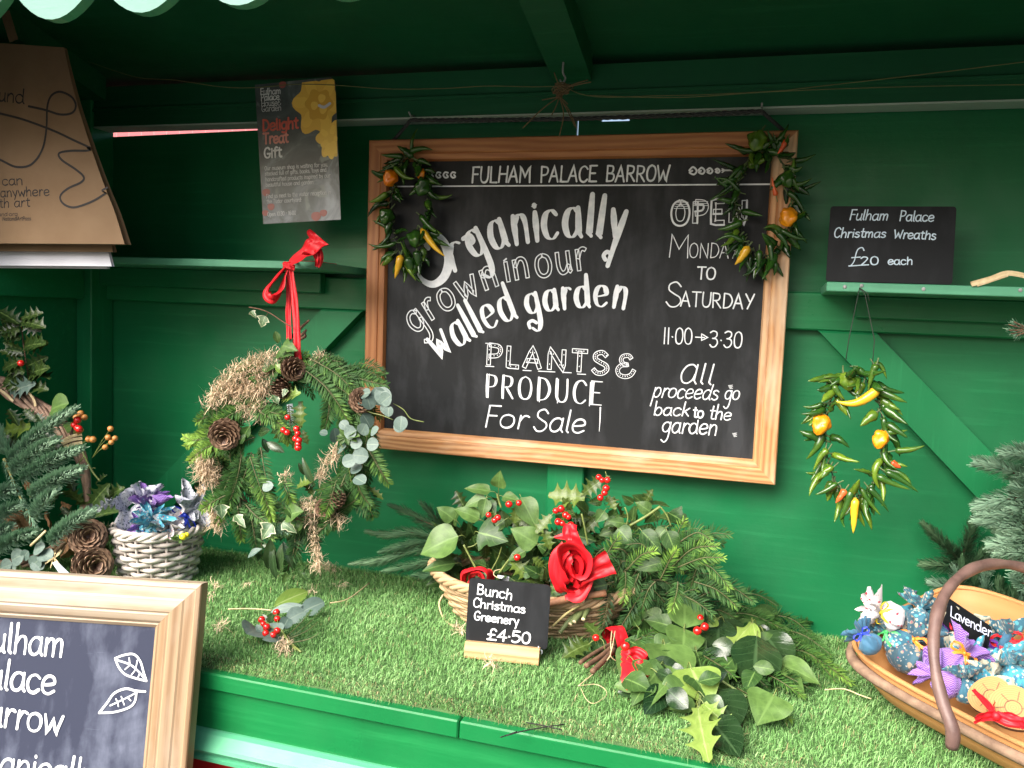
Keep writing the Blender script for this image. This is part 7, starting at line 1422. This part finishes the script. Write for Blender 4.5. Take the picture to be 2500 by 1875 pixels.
for c in ((768, 258), (786, 240), (789, 268)): blob(m, c, 10, 3, .05, .0010, 0, 1, clipx, .8)
m.build('printed_flowers', yl, fl, False)
_red = m_plain('printed_dull_red', (.36, .10, .08), None, .35, 30, 0)
for c, r in (((690, 207), 9), ((650, 470), 10), ((662, 505), 9), ((648, 520), 8), ((772, 528), 12), ((790, 520), 9)):
    m = MB(); blob(m, c, r, 2, .1, .0006); m.build('printed_berry', _red, fl, False)
m = MB(); draw(m, PF, [(780, 258), (792, 262), (806, 253)], 7); m.build('glare_mark', M['paper'], fl, False)
GL.update({'x': (5, ".6,6 4.4,0;4.4,6 .6,0"), ',': (2.4, "1.4,.6 .9,-1"), '-': (3.6, ".5,5 3.1,5"), ':': (2.4, "1.2,6.6 1.3,6.2;1.2,2 1.3,1.6"), '6': (6, "~4.8,9.4 3,10 1.2,7.4 .8,3.6 2,.4 4,.4 5.2,2.6 4.2,5.4 2,5.2 .9,3.4"), 'j': (3, "~1.6,6 1.6,-2.6 .4,-3.6")})
t = LMB(); wt = lambda tx, b, c, w, xh: write(t, PF, tx, b, c, w, xh, jit=0, dpx=xh * .5)
wt('Fulham', [(637, 232), (685, 229)], 15, 2.6, 9.5); wt('Palace', [(638, 246), (682, 243)], 15, 2.6, 9.5); wt('House&', [(639, 260), (686, 257)], 14, 1.6, 9); wt('Garden', [(640, 273), (687, 270)], 14, 1.6, 9)
wt('Gift', [(647, 386), (687, 383)], 24, 5.5, 16)
for tx, b in (('Our museum shop is waiting for you,', [(647, 416), (801, 406)]), ('stocked full of gifts, books, toys and', [(648, 429), (797, 419)]), ('handcrafted products inspired by our', [(649, 443), (807, 433)]), ('beautiful house and garden.', [(650, 456), (768, 449)]), ('Find us next to the visitor reception in', [(651, 484), (808, 474)]), ('the Tudor courtyard.', [(652, 497), (737, 492)]), ('Open 10:30 - 16:00', [(654, 528), (723, 524)])): wt(tx, b, 9.5, 1.5, 6.2)
t.build('lettering', m_plain('printed_white', (.72, .74, .74), None, .4, 30, 0), fl, False)
t = LMB(); wt('Delight', [(643, 320), (728, 313)], 26, 6, 17); t.build('lettering', m_plain('printed_coral', (.62, .12, .08), None, .4, 30, 0), fl, False); t = LMB(); wt('Treat', [(645, 351), (703, 347)], 24, 6, 16); t.build('lettering', m_plain('printed_pale_coral', (.66, .27, .22), None, .4, 30, 0), fl, False)
s = MB(); Ys = -.152
tube(s, catmull([W(x, y, Ys) for x, y in ((215, 150), (330, 188), (430, 196), (540, 212), (622, 214), (720, 206), (820, 208), (950, 217), (1080, 216), (1190, 210), (1300, 212), (1366, 210))], 6), .0010, 5)
tube(s, catmull([W(x, y, Ys) for x, y in ((1382, 214), (1420, 230), (1480, 237), (1600, 234), (1720, 231), (1900, 222), (1980, 213), (2250, 182), (2540, 146))], 6), .0010, 5); tube(s, catmull([W(x, y, Ys) for x, y in ((1440, 233), (1650, 238), (1900, 223), (2200, 212), (2540, 206))], 6), .0009, 5)
tag(s.build('string', M['dull_twine']), 'thin sagging string stretched right across under the dark roof', 'string')
s = MB(); k0, k1 = W(1374, 218, -.156), W(1366, 236, -.156)
for e, c in (((1443, 200), (1405, 208)), ((1436, 195), (1400, 206)), ((1353, 177), (1362, 200)), ((1323, 244), (1345, 240)), ((1276, 313), (1325, 265)), ((1347, 281), (1358, 258)), ((1365, 334), (1376, 280)), ((1408, 313), (1390, 270)), ((1386, 254), (1376, 244)), ((1404, 308), (1384, 268))): tube(s, catmull([k0 if e[1] < 230 else k1, W(*c, -.165), W(*e, -.170)], 5), .0013, 5)
for k in range(7): tube(s, [k0 + Vector((math.cos(a + k) * (.011 + .002 * k % 3), -.004 + .004 * math.sin(a * 2 + k), math.sin(a) * (.013 - .001 * k))) for a in [2 * math.pi * i / 16 for i in range(16)]], .0013, 5, 0, .5, True)
for k in range(4): tube(s, [k1 + Vector((math.cos(a) * .006, -.003 + math.sin(a) * .006, -.003 + k * .003)) for a in [2 * math.pi * i / 10 for i in range(10)]], .0013, 5, 0, .5, True)
tag(s.build('twine_knot', M['twine']), 'frayed knot of jute twine dangling from the roof hook', 'twine')
def scrap(label, P, r, n, ln):
    s = MB(); moss(s, [G(x, y, .020) for x, y in P], r, n, ln, .1, (.4, 1)); tag(s.build('moss_scrap', M['moss']), label, 'moss scrap', 'moss scraps on the grass')
for lb_, P, r, n in (('largest beige moss scrap on grass right below the hanging wreath', [(790, 1384), (820, 1386)], .012, 90), ('beige moss scrap just right of the white wicker basket', [(520, 1428), (540, 1430)], .007, 45), ('tiny beige moss scrap between white basket and hanging wreath', [(600, 1425), (612, 1424)], .004, 16), ('flat beige moss scrap right of hanging wreath on grass', [(812, 1425), (850, 1428)], .005, 36), ('beige moss scrap left of the small berry spray', [(530, 1535), (548, 1518)], .008, 50), ('pale moss scrap beside corner of the leaning chalkboard', [(508, 1456), (522, 1452)], .005, 22), ('beige moss scrap in front of the wooden card block', [(1188, 1612), (1215, 1620)], .007, 50), ('beige moss scrap left of the greenery price card', [(1112, 1532), (1130, 1540)], .007, 44), ('beige moss scrap just above the small berry spray', [(757, 1440), (770, 1448)], .005, 26)): scrap(lb_, P, r, n, .018)
for nm, lb_, P, r, m in (('straw_stalk', 'pale straw stalk left of the small berry spray', [(557, 1487), (610, 1486), (664, 1490)], .0016, 'raffia'), ('straw_stalk', 'pale straw stalk pointing right above the berry spray', [(806, 1472), (850, 1462), (902, 1423)], .0014, 'raffia'), ('straw_stalk', 'thin white straw on the grass left of the trug', [(2014, 1684), (2060, 1682), (2100, 1697), (2127, 1706)], .0012, 'raffia')):
    s = MB(); tube(s, catmull([G(x, y, .021) for x, y in P], 5), r, 5); tag(s.build(nm, M[m]), lb_, 'straw', 'straws on the grass')
s = MB()
for P in ([(1236, 1796), (1290, 1782), (1378, 1768)], [(1285, 1764), (1330, 1772), (1372, 1782)], [(1222, 1800), (1240, 1794), (1262, 1786)]): tube(s, catmull([G(x, y, .012) for x, y in P], 4), .0011, 4)
tag(s.build('dark_twig', M['ink']), 'thin black twigs lying on the front edge of the counter', 'twig')
